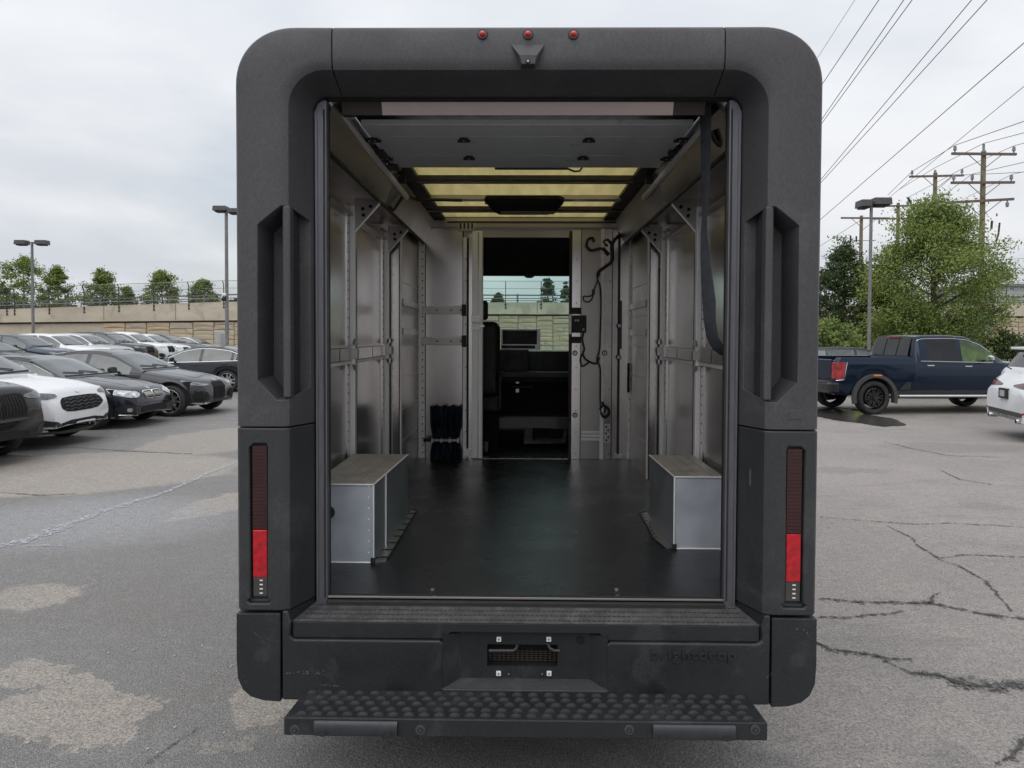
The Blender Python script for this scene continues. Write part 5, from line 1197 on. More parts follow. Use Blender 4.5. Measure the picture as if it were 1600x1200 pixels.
tl2 = [(857, 437, 40, 'conifer seen through the windscreen of the van', LEAF_D, 'cone'), (884, 445, 28, 'small tree at the right edge of the windscreen view', LEAF_D, 'cone'), (776, 460, 24, 'low bush at the left edge of the windscreen view', LEAF_D, 'round')]
for i, (px, py, w, lb, lf, shp) in enumerate(tl2):
    tree('young_tree', lb, px, 482, py, w, 64, lf, 60 + i, UG, 60, 30, .24, shp, .08, 'young trees behind the fence on the wall')
# far hedge line beyond the road
rnp = np.random.RandomState(5); n = 26000; xs_ = rnp.uniform(-150, 160, n)
hh = 4.0 + 1.6 * np.sin(xs_ * .11) + 1.0 * np.sin(xs_ * .37 + 1) + .5 * np.sin(xs_ * 1.3)
zz = UG + rnp.rand(n) ** .7 * hh * .62; yy = 118 + rnp.uniform(-3, 3, n)
mb = MB(); s_ = rnp.uniform(.25, .6, n); an = rnp.uniform(0, 3.14, n)
vs = np.stack([np.stack([xs_ + np.cos(an + k * 1.57) * s_, yy + (k % 2) * .3, zz + np.sin(an + k * 1.57) * s_ * .8], 1) for k in range(4)], 1).reshape(-1, 3)
me = bpy.data.meshes.new('far_hedge'); me.from_pydata(vs.tolist(), [], np.arange(4 * n).reshape(-1, 4).tolist())
for m_ in LEAF_D: me.materials.append(m_)
me.polygons.foreach_set('material_index', rnp.randint(0, 3, n).astype(np.int32))
o = bpy.data.objects.new('far_hedge', me); COL.objects.link(o); tag(o, 'distant dark hedge line beyond the road above the wall', 'hedge', kind='stuff')
MB().box(-160, 170, 121, 122, UG - .2, UG + 1.6).build('hedge_core', mat('dark hedge core', (.03, .045, .02), .9), None) if False else None
# pale distant building right of the big tree
bd = thing('distant_building', 'pale low building far behind the large tree at the right edge', 'building', (V(1600, 0, 90).x, 90, UG))
MB().box(V(1545, 0, 90).x, V(1760, 0, 90).x, 90, 100, UG - .5, ZZ(445, 90)).build('building_wall', mat('pale grey cladding', (.42, .43, .43), .7), bd)
MB().box(V(1540, 0, 90).x, V(1765, 0, 90).x, 89.7, 100.3, ZZ(445, 90), ZZ(441, 90)).build('roof', mat('grey flat roof edge', (.2, .2, .21), .6), bd)

# ================================================================== LAMP POSTS
def lamp_head(root, cx, cz, w, h, d, tiltz=0):
    hd_ = thing('lamp_head', None, None); hd_.parent = root; hd_.location = (cx, 0, cz)
    MB().loft([[(cx - w / 2, -d / 2, cz - h / 2), (cx + w / 2, -d / 2, cz - h / 2), (cx + w / 2, d / 2, cz - h / 2), (cx - w / 2, d / 2, cz - h / 2)],
               [(cx - w * .47, -d * .47, cz + h / 2), (cx + w * .47, -d * .47, cz + h / 2), (cx + w * .47, d * .47, cz + h / 2), (cx - w * .47, d * .47, cz + h / 2)]]).shift((-cx, 0, -cz)).build('housing', M['lamp_metal'], hd_, world=False, fix=True, bevel=.01)
    MB().box(-w * .36, w * .36, -d * .36, d * .36, -h / 2 - .06, -h / 2 + .001).build('lens', M['black'], hd_, world=False, bevel=.01)
def lamp_post(label, px, pyh, Y, heads, mk, r=.09, zb=.0):
    c = V(px, pyh, Y); root = thing('lamp_post', label, 'lamp post', (c.x, Y, zb), 'twin headed lamp posts in the lot'); H = c.z - zb
    MB().tube([(0, 0, 0), (0, 0, H)], [r, r * .8], 8).build('pole', M[mk], root, world=False, smooth=True, angle=60)
    MB().cyl((0, 0, 0), (0, 0, .6), r * 2.4, 16).build('concrete_base', M['concrete'], root, world=False)
    for (dx, dz, w, h, d) in heads:
        MB().box(min(0, dx), max(0, dx), -.03, .03, H + dz - .04, H + dz + .03).build('bracket_arm', M['lamp_metal'], root, world=False)
        lamp_head(root, dx, H + dz, w, h, d)
    return root
k40 = 42.7 / FPX
lamp_post('slim lamp post with two black box heads, standing among the far parked cars at left', 50, 379, 40, [(-.62, 0, .68, .26, .5), (.62, 0, .68, .26, .5)], 'lamp_post_grey', .09, .42)
lp2 = lamp_post('tall grey lamp post rising right beside the left edge of the van', 353.5, 327, 30, [(-.24, .02, .62, .22, .5), (.42, -.08, .62, .2, .5)], 'lamp_post_grey', .095, .2)
H2 = V(353, 463, 30).z - .2
bx_ = thing('camera_bracket', None, None); bx_.parent = lp2; bx_.location = (0, 0, H2)
MB().cyl((-.14, -.12, -.12), (-.02, -.12, -.12), .11, 12).build('ring_bracket', M['black'], bx_, world=False); MB().box(-.16, .02, -.2, -.06, .02, .14).build('camera_body', M['white_clip'], bx_, world=False, bevel=.02)
MB().box(-.10, .10, -.12, -.09, -.5, -.2).build('post_band', M['lamp_post_grey'], lp2, world=False)
lamp_post('dark lamp post with two box heads in front of the large tree on the right', 1361.5, 318, 25, [(-.30, -.02, .40, .26, .6), (.34, .06, .68, .26, .55)], 'lamp_post_grey', .075, 0)

# ================================================================== UTILITY POLES AND LINES
ends = {}
def util_pole(label, px, pytop, Y, arms, r=.16, extras=()):
    c = V(px, pytop, Y); root = thing('utility_pole', label, 'utility pole', (c.x, Y, 0), 'timber utility poles behind the large tree'); H = c.z
    MB().tube([(0, 0, 0), (0, 0, H)], [r * 1.1, r * .8], 10).build('pole', M['pole_wood'], root, world=False, smooth=True, angle=60)
    for (a, ya, b, yb, ins) in arms:
        A, Bb = V(a, ya, Y - r - .06), V(b, yb, Y - r - .06); A = A - Vector((c.x, Y, 0)); Bb = Bb - Vector((c.x, Y, 0)); arm = thing('crossarm', None, None); arm.parent = root; arm.location = (0, -r - .06, (A.z + Bb.z) / 2)
        off = Vector(arm.location)
        n_ = Vector((0, .06, .0)); u_ = Vector((0, 0, .07))
        MB().loft([[tuple(A - n_ - u_), tuple(A + n_ - u_), tuple(A + n_ + u_), tuple(A - n_ + u_)], [tuple(Bb - n_ - u_), tuple(Bb + n_ - u_), tuple(Bb + n_ + u_), tuple(Bb - n_ + u_)]]).shift(-off).build('arm_beam', M['arm_wood'], arm, world=False, fix=True)
        for pi in ins:
            up = pi > 0; pi = abs(pi); q = V(pi, ya + (yb - ya) * (pi - a) / (b - a), Y - r - .06) - Vector((c.x, Y, 0)) - off
            d_ = 1 if up else -1
            MB().tube([q + Vector((0, 0, .05 * d_)), q + Vector((0, 0, .18 * d_)), q + Vector((0, 0, .2 * d_)), q + Vector((0, 0, .40 * d_)), q + Vector((0, 0, .45 * d_))], [.03, .05, .10, .085, .05], 8).build('insulator', M['insulator'], arm, world=False)
        for sg in (-1, 1):
            e = A if sg < 0 else Bb
            if abs(e.x) > .6: 
                f = .55; q = Vector((e.x * f, -r - .10, (A.z + Bb.z) / 2)); MB().tube([q, Vector((0, -r - .02, (A.z + Bb.z) / 2 - abs(e.x) * .45))], .025, 5).shift(-off).build('arm_brace', M['lamp_post_grey'], arm, world=False)
    for e in extras: MB().tube([V(*q) - Vector((c.x, Y, 0)) for q in e[0]], e[1], 6).build(e[2], M[e[3]], root, world=False)
    return root
util_pole('tallest timber utility pole with three crossarms, rising right of the large tree', 1537, 236, 40, [(1487, 240, 1588, 241, (1492, 1584)), (1486, 285.5, 1585, 285, (1490, 1519, 1580)), (1476, 317, 1584, 311, (-1488, -1511, -1574))], .17,
          [([(1536, 362, 39.7), (1540, 363, 39.7), (1548, 360, 39.6)], .03, 'bracket_arm', 'lamp_post_grey'), ([(1550, 345, 39.6), (1549, 358, 39.6)], .06, 'fuse_cutout', 'black'), ([(1562, 348, 39.6), (1560, 366, 39.6), (1556, 378, 39.6)], .05, 'fuse_cutout', 'black'), ([(1537, 225, 39.8), (1537, 238, 39.8)], .07, 'top_insulator', 'insulator')])
util_pole('second timber utility pole, one crossarm just above the crown of the large tree', 1461.5, 270, 50, [(1421, 276, 1506, 274, (1425, 1461, 1503))], .17)
util_pole('third timber utility pole, half hidden by the left side of the large tree', 1403.5, 317, 62, [(1384, 322, 1440, 321, (1418,)), (1362, 342, 1425, 341, (-1374, -1418))], .17,
          [([(1418, 308, 61), (1424, 318, 61)], .10, 'switch_gear', 'black'), ([(1420, 330, 61), (1421, 348, 61)], .09, 'fuse_cutout', 'black')])
util_pole('fourth and shortest timber utility pole, standing left of the lamp post heads', 1346, 337, 60, [(1314, 340.5, 1390, 341, (-1374,))], .17,
          [([(1329, 368, 59.5), (1329, 378, 59.5)], .07, 'fuse_cutout', 'black'), ([(1338, 369, 59.5), (1338, 378, 59.5)], .07, 'fuse_cutout', 'black'), ([(1330, 376, 59.6), (1358, 376, 59.6)], .03, 'bracket_arm', 'lamp_post_grey')])
def line(pts, r, sag=0.0, label=''):
    P = [V(*p) for p in pts]; Q = []
    for a, b in zip(P[:-1], P[1:]):
        for k in range(14):
            t = k / 14; q = a.lerp(b, t); q.z -= sag * 4 * t * (1 - t); Q.append(q)
    Q.append(P[-1]); o = MB().tube(Q, r, 5).build('power_line', M['cable'], None, smooth=True, angle=80)
    c = Q[len(Q) // 2]; tag(o, label, 'cable', 'overhead power lines')
def ext(x0, y0, x1, y1, xa, xb): s_ = (y1 - y0) / (x1 - x0); return y0 + s_ * (xa - x0), y0 + s_ * (xb - x0)
for (x0, y0, x1, y1, lb) in ((1283, 132, 1372, 0, 'upper overhead cable nearest the top right corner of the van'), (1283, 186, 1411, 0, 'first cable of the close pair crossing the sky right of the van'), (1283, 192, 1424, 0, 'second cable of the close pair crossing the sky right of the van'),
                             (1283, 278, 1517, 0, 'upper line of the pair running from behind the van to the top right'), (1283, 283, 1541, 0, 'lower line of the pair running from behind the van to the top right'),
                             (1283, 340, 1600, 66, 'lone cable meeting the right edge high above the poles'), (1283, 382, 1345, 344, 'short cable reaching the fourth pole from behind the van'),
                             (1283, 80, 1335, 0, 'faint steep cable just right of the van roof corner')):
    xa, xb = 1100, x1 + (160 if x1 > 1360 else 60)
    if y1 == 344: xa, xb = 1150, 1345
    ya, yb = ext(x0, y0, x1, y1, xa, xb)
    line([(xa, ya, 95 if y1 != 344 else 75), (xb, yb, 22 if y1 != 344 else 60)], .022 if 'faint' not in lb else .010, 0.1, lb)
line([(1387, 305, 60), (1425, 268, 49.8), (1492, 227, 39.8), (1720, 148, 24)], .022, .0, 'wire over the left insulators of the two tallest poles')
line([(1405, 296, 60), (1461, 262, 49.8), (1537, 224, 39.8), (1720, 176, 24)], .020, .0, 'wire over the top insulators of the two tallest poles')
line([(1420, 308, 60), (1503, 264, 49.8), (1584, 228, 39.8), (1720, 190, 24)], .020, .0, 'wire over the right insulators of the two tallest poles')
line([(1378, 318, 60), (1560, 168, 36), (1720, 36, 22)], .018, .0, 'long diagonal wire passing left of the tallest pole')
line([(1470, 308, 50), (1519, 272, 39.8), (1720, 226, 26)], .018, .0, 'wire from the middle crossarm running right')
line([(1440, 318, 50), (1490, 274, 39.8), (1560, 271, 38), (1720, 262, 28)], .018, .0, 'lower wire from the middle crossarm running right')
line([(1450, 340, 55), (1580, 273, 39.8), (1720, 240, 28)], .015, .0, 'thin wire past the right end of the middle crossarm')
for y_, lb in ((403, 'highest of three thin low wires at the right edge'), (418, 'middle one of three thin low wires at the right edge'), (427, 'lowest of three thin low wires at the right edge')):
    line([(1540, y_ + 4, 45), (1720, y_ - 6, 40)], .014, 0, lb)

# ================================================================== CARS
def paint(name, c, metal=.3, rough=.2, coat=.45):
    return mat(name, c, rough, metal, var=.04, nscale=2, coat=coat, rvar=.02, spec=.25)
PA = dict(black=paint('black car paint', (.010, .0105, .013)), ink=paint('dark blue black paint', (.016, .017, .024)), grey=paint('dark grey metallic paint', (.05, .052, .057), .5), grey2=paint('charcoal metallic paint', (.035, .036, .042), .5),
          white=paint('white car paint', (.74, .75, .76), 0), blue=paint('dark blue metallic paint', (.006, .0155, .036), .4), navy=paint('slate blue metallic paint', (.035, .05, .075), .5), silver=paint('silver metallic paint', (.42, .43, .44), .6), lime=paint('lime green paint', (.36, .44, .06), 0))
def curve(xs, pts, sm=3):
    pts = sorted(pts); p = np.array(pts, float); y = np.interp(xs, p[:, 0], p[:, 1])
    if sm:
        k = np.array([1, 2, 1]) / 4.
        for _ in range(sm): yy = np.pad(y, 1, mode='edge'); y = np.convolve(yy, k, 'valid')
    return y
SPEC = {}
# x runs backward from the nose (0) to the tail (L); all heights in metres
SPEC['coupe'] = dict(L=4.65, r=.335, ax=.74, wb=2.81, top=[(0, .56), (.06, .70), (.18, .765), (.6, .86), (1.3, .965), (2.05, 1.30), (2.4, 1.365), (2.9, 1.375), (3.3, 1.33), (4.1, 1.07), (4.35, 1.02), (4.6, .98), (4.65, .80)],
    belt=[(0, .55), (.1, .66), (.5, .77), (1.3, .87), (3, .92), (4.3, .95), (4.65, .80)], w=[(0, .62), (.08, .72), (.25, .81), (.6, .88), (1, .905), (3.6, .915), (4.2, .88), (4.5, .80), (4.65, .68)], wr=.56, cowl=1.3, rf=2.15, rr=3.15, rb=4.15, bp=[(2.75, 2.83)], zb=.19)
SPEC['sedan'] = dict(L=4.78, r=.340, ax=.67, wb=2.86, top=[(0, .56), (.05, .73), (.18, .79), (.6, .885), (1.35, 1.0), (2.1, 1.36), (2.5, 1.435), (3.0, 1.44), (3.5, 1.38), (4.3, 1.10), (4.72, 1.03), (4.78, .85)],
    belt=[(0, .55), (.1, .67), (.5, .79), (1.3, .90), (3, .95), (4.4, 1.0), (4.78, .84)], w=[(0, .64), (.08, .74), (.25, .83), (.6, .89), (1, .92), (3.6, .925), (4.3, .89), (4.6, .82), (4.78, .70)], wr=.60, cowl=1.35, rf=2.2, rr=3.3, rb=4.4, bp=[(2.62, 2.72), (3.62, 3.70)], zb=.19)
SPEC['suv'] = dict(L=4.72, r=.365, ax=.86, wb=2.84, top=[(0, .62), (.04, .90), (.15, .97), (.6, 1.04), (1.3, 1.13), (1.95, 1.54), (2.35, 1.66), (3.0, 1.69), (3.9, 1.65), (4.22, 1.60), (4.5, 1.18), (4.66, 1.0), (4.72, .8)],
    belt=[(0, .61), (.08, .84), (.5, .95), (1.3, 1.04), (3, 1.09), (4.35, 1.14), (4.6, 1.0), (4.72, .8)], w=[(0, .68), (.06, .78), (.2, .86), (.5, .92), (1, .945), (3.8, .95), (4.4, .92), (4.62, .86), (4.72, .80)], wr=.68, cowl=1.3, rf=2.05, rr=4.1, rb=4.5, bp=[(2.62, 2.72), (3.62, 3.72)], zb=.27)
SPEC['suv_big'] = dict(SPEC['suv'], top=[(0, .66), (.04, 1.0), (.15, 1.07), (.6, 1.13), (1.35, 1.20), (2.0, 1.62), (2.4, 1.76), (3.0, 1.79), (4.0, 1.74), (4.4, 1.66), (4.6, 1.2), (4.68, 1.0), (4.72, .8)], belt=[(0, .65), (.08, .92), (.5, 1.02), (1.3, 1.10), (3, 1.15), (4.45, 1.18), (4.6, 1.0), (4.72, .8)])
SPEC['cross'] = dict(SPEC['suv'], top=[(0, .60), (.06, .86), (.16, .94), (.6, 1.03), (1.25, 1.10), (1.95, 1.48), (2.35, 1.60), (3.0, 1.61), (3.8, 1.54), (4.15, 1.48), (4.45, 1.10), (4.66, .95), (4.72, .75)])
SPEC['hatch'] = dict(SPEC['suv'], L=4.1, r=.31, ax=.75, wb=2.5, top=[(0, .6), (.05, .82), (.2, .92), (.9, 1.05), (1.7, 1.50), (2.1, 1.57), (3.3, 1.56), (3.75, 1.50), (4.0, 1.05), (4.1, .8)], belt=[(0, .6), (.1, .8), (.9, .95), (3, 1.0), (3.9, 1.02), (4.1, .8)],
    w=[(0, .6), (.1, .72), (.3, .80), (.7, .85), (3.4, .86), (3.9, .82), (4.1, .72)], wr=.62, cowl=.9, rf=1.8, rr=3.65, rb=4.0, bp=[(2.3, 2.38), (3.1, 3.2)], zb=.2)
SPEC['wagon'] = dict(SPEC['sedan'], top=[(0, .56), (.05, .73), (.18, .79), (.6, .885), (1.35, 1.0), (2.1, 1.38), (2.5, 1.46), (3.2, 1.47), (4.1, 1.42), (4.45, 1.3), (4.7, 1.0), (4.78, .85)], rr=4.1, rb=4.6)
SPEC['pickup'] = dict(L=5.45, r=.395, ax=.82, wb=3.68, top=[(0, .80), (.04, 1.12), (.2, 1.2), (1.15, 1.27), (1.75, 1.72), (2.05, 1.84), (2.5, 1.87), (3.2, 1.86), (3.36, 1.82), (3.46, 1.335), (5.42, 1.335), (5.45, 1.1)],
    belt=[(0, .8), (.1, 1.02), (1.2, 1.20), (2.4, 1.225), (3.42, 1.245), (3.5, 1.26), (5.40, 1.26), (5.45, 1.05)], w=[(0, .84), (.08, .92), (.3, .96), (5.3, .97), (5.45, .94)], wr=.72, cowl=1.2, rf=1.95, rr=3.33, rb=3.45, bp=[(2.24, 2.34), (3.12, 3.40)], zb=.46, arch=1.22)
WME = {}
def wheel_parts(r, style, tyre_w=.21):
    key = (round(r, 3), style)
    if key in WME: return WME[key]
    m = MB(); rings = []; hw_ = tyre_w / 2
    for (y, rr) in ((-hw_ * .8, r * .70), (-hw_, r * .76), (-hw_ * 1.0, r * .90), (-hw_ * .82, r * .985), (-hw_ * .4, r), (hw_ * .4, r), (hw_ * .82, r * .985), (hw_, r * .90), (hw_, r * .76), (hw_ * .8, r * .70)):
        rings.append([(rr * math.cos(2 * math.pi * k / 28), y, rr * math.sin(2 * math.pi * k / 28)) for k in range(28)])
    m.loft(rings, True, False); ty = m.mesh('tyre', M['tyre']); ty.polygons.foreach_set('use_smooth', [True] * len(ty.polygons))
    R1 = r * (.79 if style != 'truck' else .58); m = MB(); rm = 'silver' if style not in ('truck', 'dark') else 'black'
    rings = [[(q * math.cos(2 * math.pi * k / 28), y, q * math.sin(2 * math.pi * k / 28)) for k in range(28)] for (q, y) in ((R1, -hw_ * .9), (R1 * .94, -hw_ * 1.0), (R1 * .90, -hw_ * .8), (R1 * .88, hw_ * .5))]
    m.loft(rings, True, False)
    ns = 5 if style != 'truck' else 8
    for k in range(ns):
        a = 2 * math.pi * k / ns + .3
        for da in ((-.16, .16) if style != 'truck' else (-.1, .1)):
            c0, s0 = math.cos(a + da * .5), math.sin(a + da * .5); c1, s1 = math.cos(a + da * 1.6), math.sin(a + da * 1.6); wd = .022 if style != 'truck' else .018
            p0 = Vector((c0 * r * .08, -hw_ * .72, s0 * r * .08)); p1 = Vector((c1 * R1 * .93, -hw_ * .9, s1 * R1 * .93)); d = (p1 - p0).normalized(); n_ = Vector((-d.z, 0, d.x)) * wd
            m.prism([p0 - n_, p0 + n_, p1 + n_ * .8, p1 - n_ * .8], (0, .03, 0))
    m.cyl((0, -hw_ * .85, 0), (0, -hw_ * .5, 0), r * .15, 12)
    if style == 'truck': m.cyl((0, -hw_ * 1.25, 0), (0, -hw_ * .5, 0), r * .12, 10)
    rim = m.mesh('rim', M[rm]); m = MB(); m.cyl((0, -hw_ * .25, 0), (0, -hw_ * .2, 0), R1 * .9, 24); m.cyl((0, -hw_ * .45, 0), (0, -hw_ * .25, 0), R1 * .55, 20, 1); dk = m.mesh('brake_disc', [M['blacker'], M['alu_dull']])
    WME[key] = (ty, rim, dk); return WME[key]
def make_car(name, label, cat, spec, body, loc, heading=0.0, face='plain', wheels='alloy', group=None, glass='carglass', detail=True, dx=.045, chrome=True, scale=1.0, side_glass=None, rear='plain'):
    S = SPEC[spec]; L = S['L']; root = thing(name, label, cat, loc, group, R(heading)); root.scale = (scale,) * 3
    N = int(L / dx); xs = np.linspace(0, L, N + 1)
    extra = [S['cowl'], S['rf'], S['rr'], S['rb']] + [q for b in S['bp'] for q in b]
    xs = np.array(sorted(set(list(np.round(xs, 4)) + extra)))
    top = curve(xs, S['top'], 2 if spec != 'pickup' else 1); belt = np.minimum(curve(xs, S['belt'], 2), top - .012); w = curve(xs, S['w'], 2)
    ax = [S['ax'], S['ax'] + S['wb']]; r = S['r']; Ra = r * S.get('arch', 1.16)
    wr = np.interp(xs, [0, S['cowl'], S['rf'], S['rr'], S['rb'], L], [0, 0, S['wr'], S['wr'] * .98, 0, 0])
    def P(x, y, z): return (-x, y, z)
    rings = []; G = []
    for i, x in enumerate(xs):
        b, t, hw_ = belt[i], top[i], w[i]; zb = S['zb'] + (.06 if x < .3 or x > L - .4 else 0) * (1 if spec != 'pickup' else 0); inset = .0
        za = zb; inarch = False
        for a in ax:
            if abs(x - a) < Ra: za = max(za, r + math.sqrt(max(0, Ra * Ra - (x - a) ** 2))); inarch = True
        gh = S['cowl'] < x < S['rb']
        z1 = max(zb + .13, za + .012); z2 = max(zb + (b - zb) * .5, za + .03); z3 = max(b - .10, za + .05)
        lipw = .02 if inarch else 0
        if gh:
            fr = min(1, (x - S['cowl']) / (S['rf'] - S['cowl'])); bk_ = min(1, (S['rb'] - x) / (S['rb'] - S['rr'])); e = max(0.0, min(fr, bk_))
            wt = (hw_ - .16) * (1 - e) + S['wr'] * e; t2 = t
            wb_ = hw_ - .05; zt_side = max(b + .006, t - .055 - .03 * e)
            pts = [(0, zb + .03), (hw_ - .25, zb + .02), (hw_ - .045, za), (hw_ - .008 + lipw * .3, z1), (hw_ + .004, z2), (hw_ - .002, z3), (hw_ - .03, b), (wb_ - .012, b + .008),
                   (wt + .045, zt_side), (wt + .02, t - .03), (wt - .05, t - .008), (wt * .5, t + .004), (0, t + .008)]
        elif spec == 'pickup' and x > S['rb']:
            pts = [(0, zb + .03), (hw_ - .25, zb + .02), (hw_ - .045, za), (hw_ - .008, z1), (hw_ + .006, z2), (hw_, z3), (hw_ - .01, b), (hw_ - .03, t - .02), (hw_ - .04, t), (hw_ - .12, t), (hw_ - .14, t - .01), (hw_ - .145, t - .40 if x < L - .06 else t - .01), (0, t - .40 if x < L - .06 else t - .01)]
        else:
            c_ = t - b
            pts = [(0, zb + .03), (hw_ - .25, zb + .02), (hw_ - .045, za), (hw_ - .008 + lipw * .3, z1), (hw_ + .004, z2), (hw_ - .004, z3), (hw_ - .04, b), (hw_ - .09, b + c_ * .35),
                   (hw_ - .17, b + c_ * .62), (hw_ - .26, b + c_ * .80), (hw_ * .60, b + c_ * .92), (hw_ * .3, t), (0, t + .004)]
        K = len(pts); full = [P(x, -y, z) for y, z in pts] + [P(x, y, z) for y, z in reversed(pts[1:-1])]; rings.append(full)
    K = 13; n = len(rings[0]); m = MB(); gl = {'windscreen': MB(), 'rear_window': MB(), 'side_window': [MB(), MB()]}
    V_ = [p for rg in rings for p in rg]; m.v = V_; bodyf = []; gf = {'windscreen': [], 'rear_window': []}; sw = {}
    for i in range(len(xs) - 1):
        xm = (xs[i] + xs[i + 1]) / 2
        for k in range(n):
            k2 = (k + 1) % n; f = (i * n + k, i * n + k2, (i + 1) * n + k2, (i + 1) * n + k)
            seg = k if k < K - 1 else n - 1 - k     # segment index on a half section
            side = 0 if k < K - 1 else 1
            tgt = None
            if S['cowl'] < xm < S['rf'] and seg in (10, 11): tgt = 'windscreen'
            elif S['cowl'] < xm < S['rf'] and seg == 9 and xm < S['rf']: tgt = 'windscreen'
            elif S['rr'] < xm < S['rb'] and seg in (9, 10, 11) and xm < S['rb'] - .04: tgt = 'rear_window'
            elif seg == 7 and S['cowl'] + (S['rf'] - S['cowl']) * .30 < xm < S['rb'] - (S['rb'] - S['rr']) * (.55 if spec != 'pickup' else 1.2) and not any(a < xm < b_ for a, b_ in S['bp']):
                seq = sum(1 for a, b_ in S['bp'] if xm > a); tgt = ('side', side, seq)
            if tgt is None: bodyf.append(f)
            elif isinstance(tgt, tuple): sw.setdefault(tgt, []).append(f)
            else: gf[tgt].append(f)
    m.f = bodyf + [tuple(reversed(range(n))), tuple((len(xs) - 1) * n + k for k in range(n))]; m.mi = [0] * len(m.f)
    bvh_f = bodyf + [f for v in gf.values() for f in v] + [f for v in sw.values() for f in v] + [tuple(reversed(range(n))), tuple((len(xs) - 1) * n + k for k in range(n))]
    bvh = BVHTree.FromPolygons([Vector(v) for v in V_], bvh_f)
    Vall = list(V_)
    ob = m.build('body', PA[body], root, world=False, smooth=True, angle=50, fix=True)
    def sub(fs, name_, mt, off=0):
        used = sorted({i for f in fs for i in f}); mp = {a: b for b, a in enumerate(used)}; q = MB(); q.v = [Vall[i] for i in used]; q.f = [tuple(mp[i] for i in f) for f in fs]; q.mi = [0] * len(q.f)
        return q.build(name_, mt, root, world=False, smooth=True, angle=60)
    for kk, fs in gf.items():
        if fs: sub(fs, kk, M[glass])
    for kk, fs in sw.items(): sub(fs, 'side_window', M[side_glass or ('carglass' if glass == 'carglass' else glass)])
    MB().box(-L + .25, -.25, -.62 * w.max() / .92, .62 * w.max() / .92, S['zb'] + .05, min(S['zb'] + .45, .75)).build('underbody', M['blacker'], root, world=False)
    for a in ax: MB().box(-(a + Ra + .02), -(a - Ra - .02), -(w.max() - .09), w.max() - .09, S['zb'] + .05, r + Ra + .03).build('wheel_well', M['blacker'], root, world=False)
    ty, rim, dk = wheel_parts(r, 'truck' if wheels == 'truck' else ('dark' if wheels == 'dark' else 'alloy'), .21 if wheels != 'truck' else .26)
    for a in ax:
        for sg in (-1, 1):
            wl = thing('wheel', None, None); wl.parent = root; wl.location = (-a, sg * (w.max() - .108 if wheels != 'truck' else w.max() - .12), r); wl.rotation_euler = (0, random.Random(int(a * 100) + sg).uniform(0, 1.2), 0 if sg < 0 else math.pi)
            for me_, nm in ((ty, 'tyre'), (rim, 'rim'), (dk, 'brake_disc')):
                o = bpy.data.objects.new(nm, me_); COL.objects.link(o); o.parent = wl
    Hn = S['top'][2][1]                    # nose height
    hwn = w.max()
    def chaik(pts, n=2):
        for _ in range(n):
            q = []
            for i in range(len(pts)):
                p0, p1 = pts[i], pts[(i + 1) % len(pts)]; q.append((p0[0] * .8 + p1[0] * .2, p0[1] * .8 + p1[1] * .2)); q.append((p0[0] * .2 + p1[0] * .8, p0[1] * .2 + p1[1] * .8))
            pts = q
        return pts
    def cast(s_, z, off=.006, front=True):
        cx = -1.0 if front else -L + 1.0; sg_ = 1 if front else -1
        d = Vector((math.cos(s_) * sg_, math.sin(s_), 0)); hit = bvh.ray_cast(Vector((cx, 0, z)) + d * 3, -d)
        if hit[0] is None: return Vector((cx, 0, z)) + d
        nn = hit[1]; nn = -nn if nn.dot(d) < 0 else nn
        return hit[0] + nn * off
    def fpatch(pts, mt, name_, off=.008, rnd_=1, cuts=3, parent=None, front=True, thick=.02):
        """a lens, grille or intake laid on the nose or tail: pts are (metres round the nose, height)"""
        pts = chaik(pts, rnd_) if rnd_ else pts
        bm = bmesh.new(); bm.faces.new([bm.verts.new((p[0], 0, p[1])) for p in pts]); bmesh.ops.triangulate(bm, faces=bm.faces)
        bmesh.ops.subdivide_edges(bm, edges=bm.edges, cuts=cuts, use_grid_fill=True); bmesh.ops.triangulate(bm, faces=bm.faces)
        sm = sum(p[0] for p in pts) / len(pts)
        for v in bm.verts: v.co = cast(v.co.x, v.co.z, off, front)
        e_ = bmesh.ops.extrude_face_region(bm, geom=list(bm.faces)); d = Vector((math.cos(sm) * (1 if front else -1), math.sin(sm), 0))
        for v in [g_ for g_ in e_['geom'] if isinstance(g_, bmesh.types.BMVert)]: v.co += d * .0
        for v in bm.verts: v.tag = False
        vs0 = {g_ for g_ in e_['geom'] if isinstance(g_, bmesh.types.BMVert)}
        for v in bm.verts:
            if v not in vs0: v.co -= d * (thick + off)
        bmesh.ops.recalc_face_normals(bm, faces=bm.faces); bm.verts.index_update()
        q = MB(); q.v = [tuple(v.co) for v in bm.verts]; q.f = [tuple(v.index for v in f.verts) for f in bm.faces]; q.mi = [0] * len(q.f); bm.free()
        o = q.build(name_, mt, root, world=False, smooth=True, angle=30)
        if parent is not None: o.parent = parent; o.location = o.location - parent.location
        return o
    def fboth(pts, mt, name_, **k):
        for sg in (-1, 1): fpatch([(p[0] * sg, p[1]) for p in pts], mt, name_, **k)
    def bars(lines, r_, mt, name_, off=.02, parent=None, front=True):
        q = MB()
        for ln in lines: q.tube([cast(a_, z_, off, front) for a_, z_ in ln], r_, 4)
        o = q.build(name_, mt, root, world=False); tag(o, kind='stuff')
        if parent is not None: o.parent = parent; o.location = o.location - parent.location
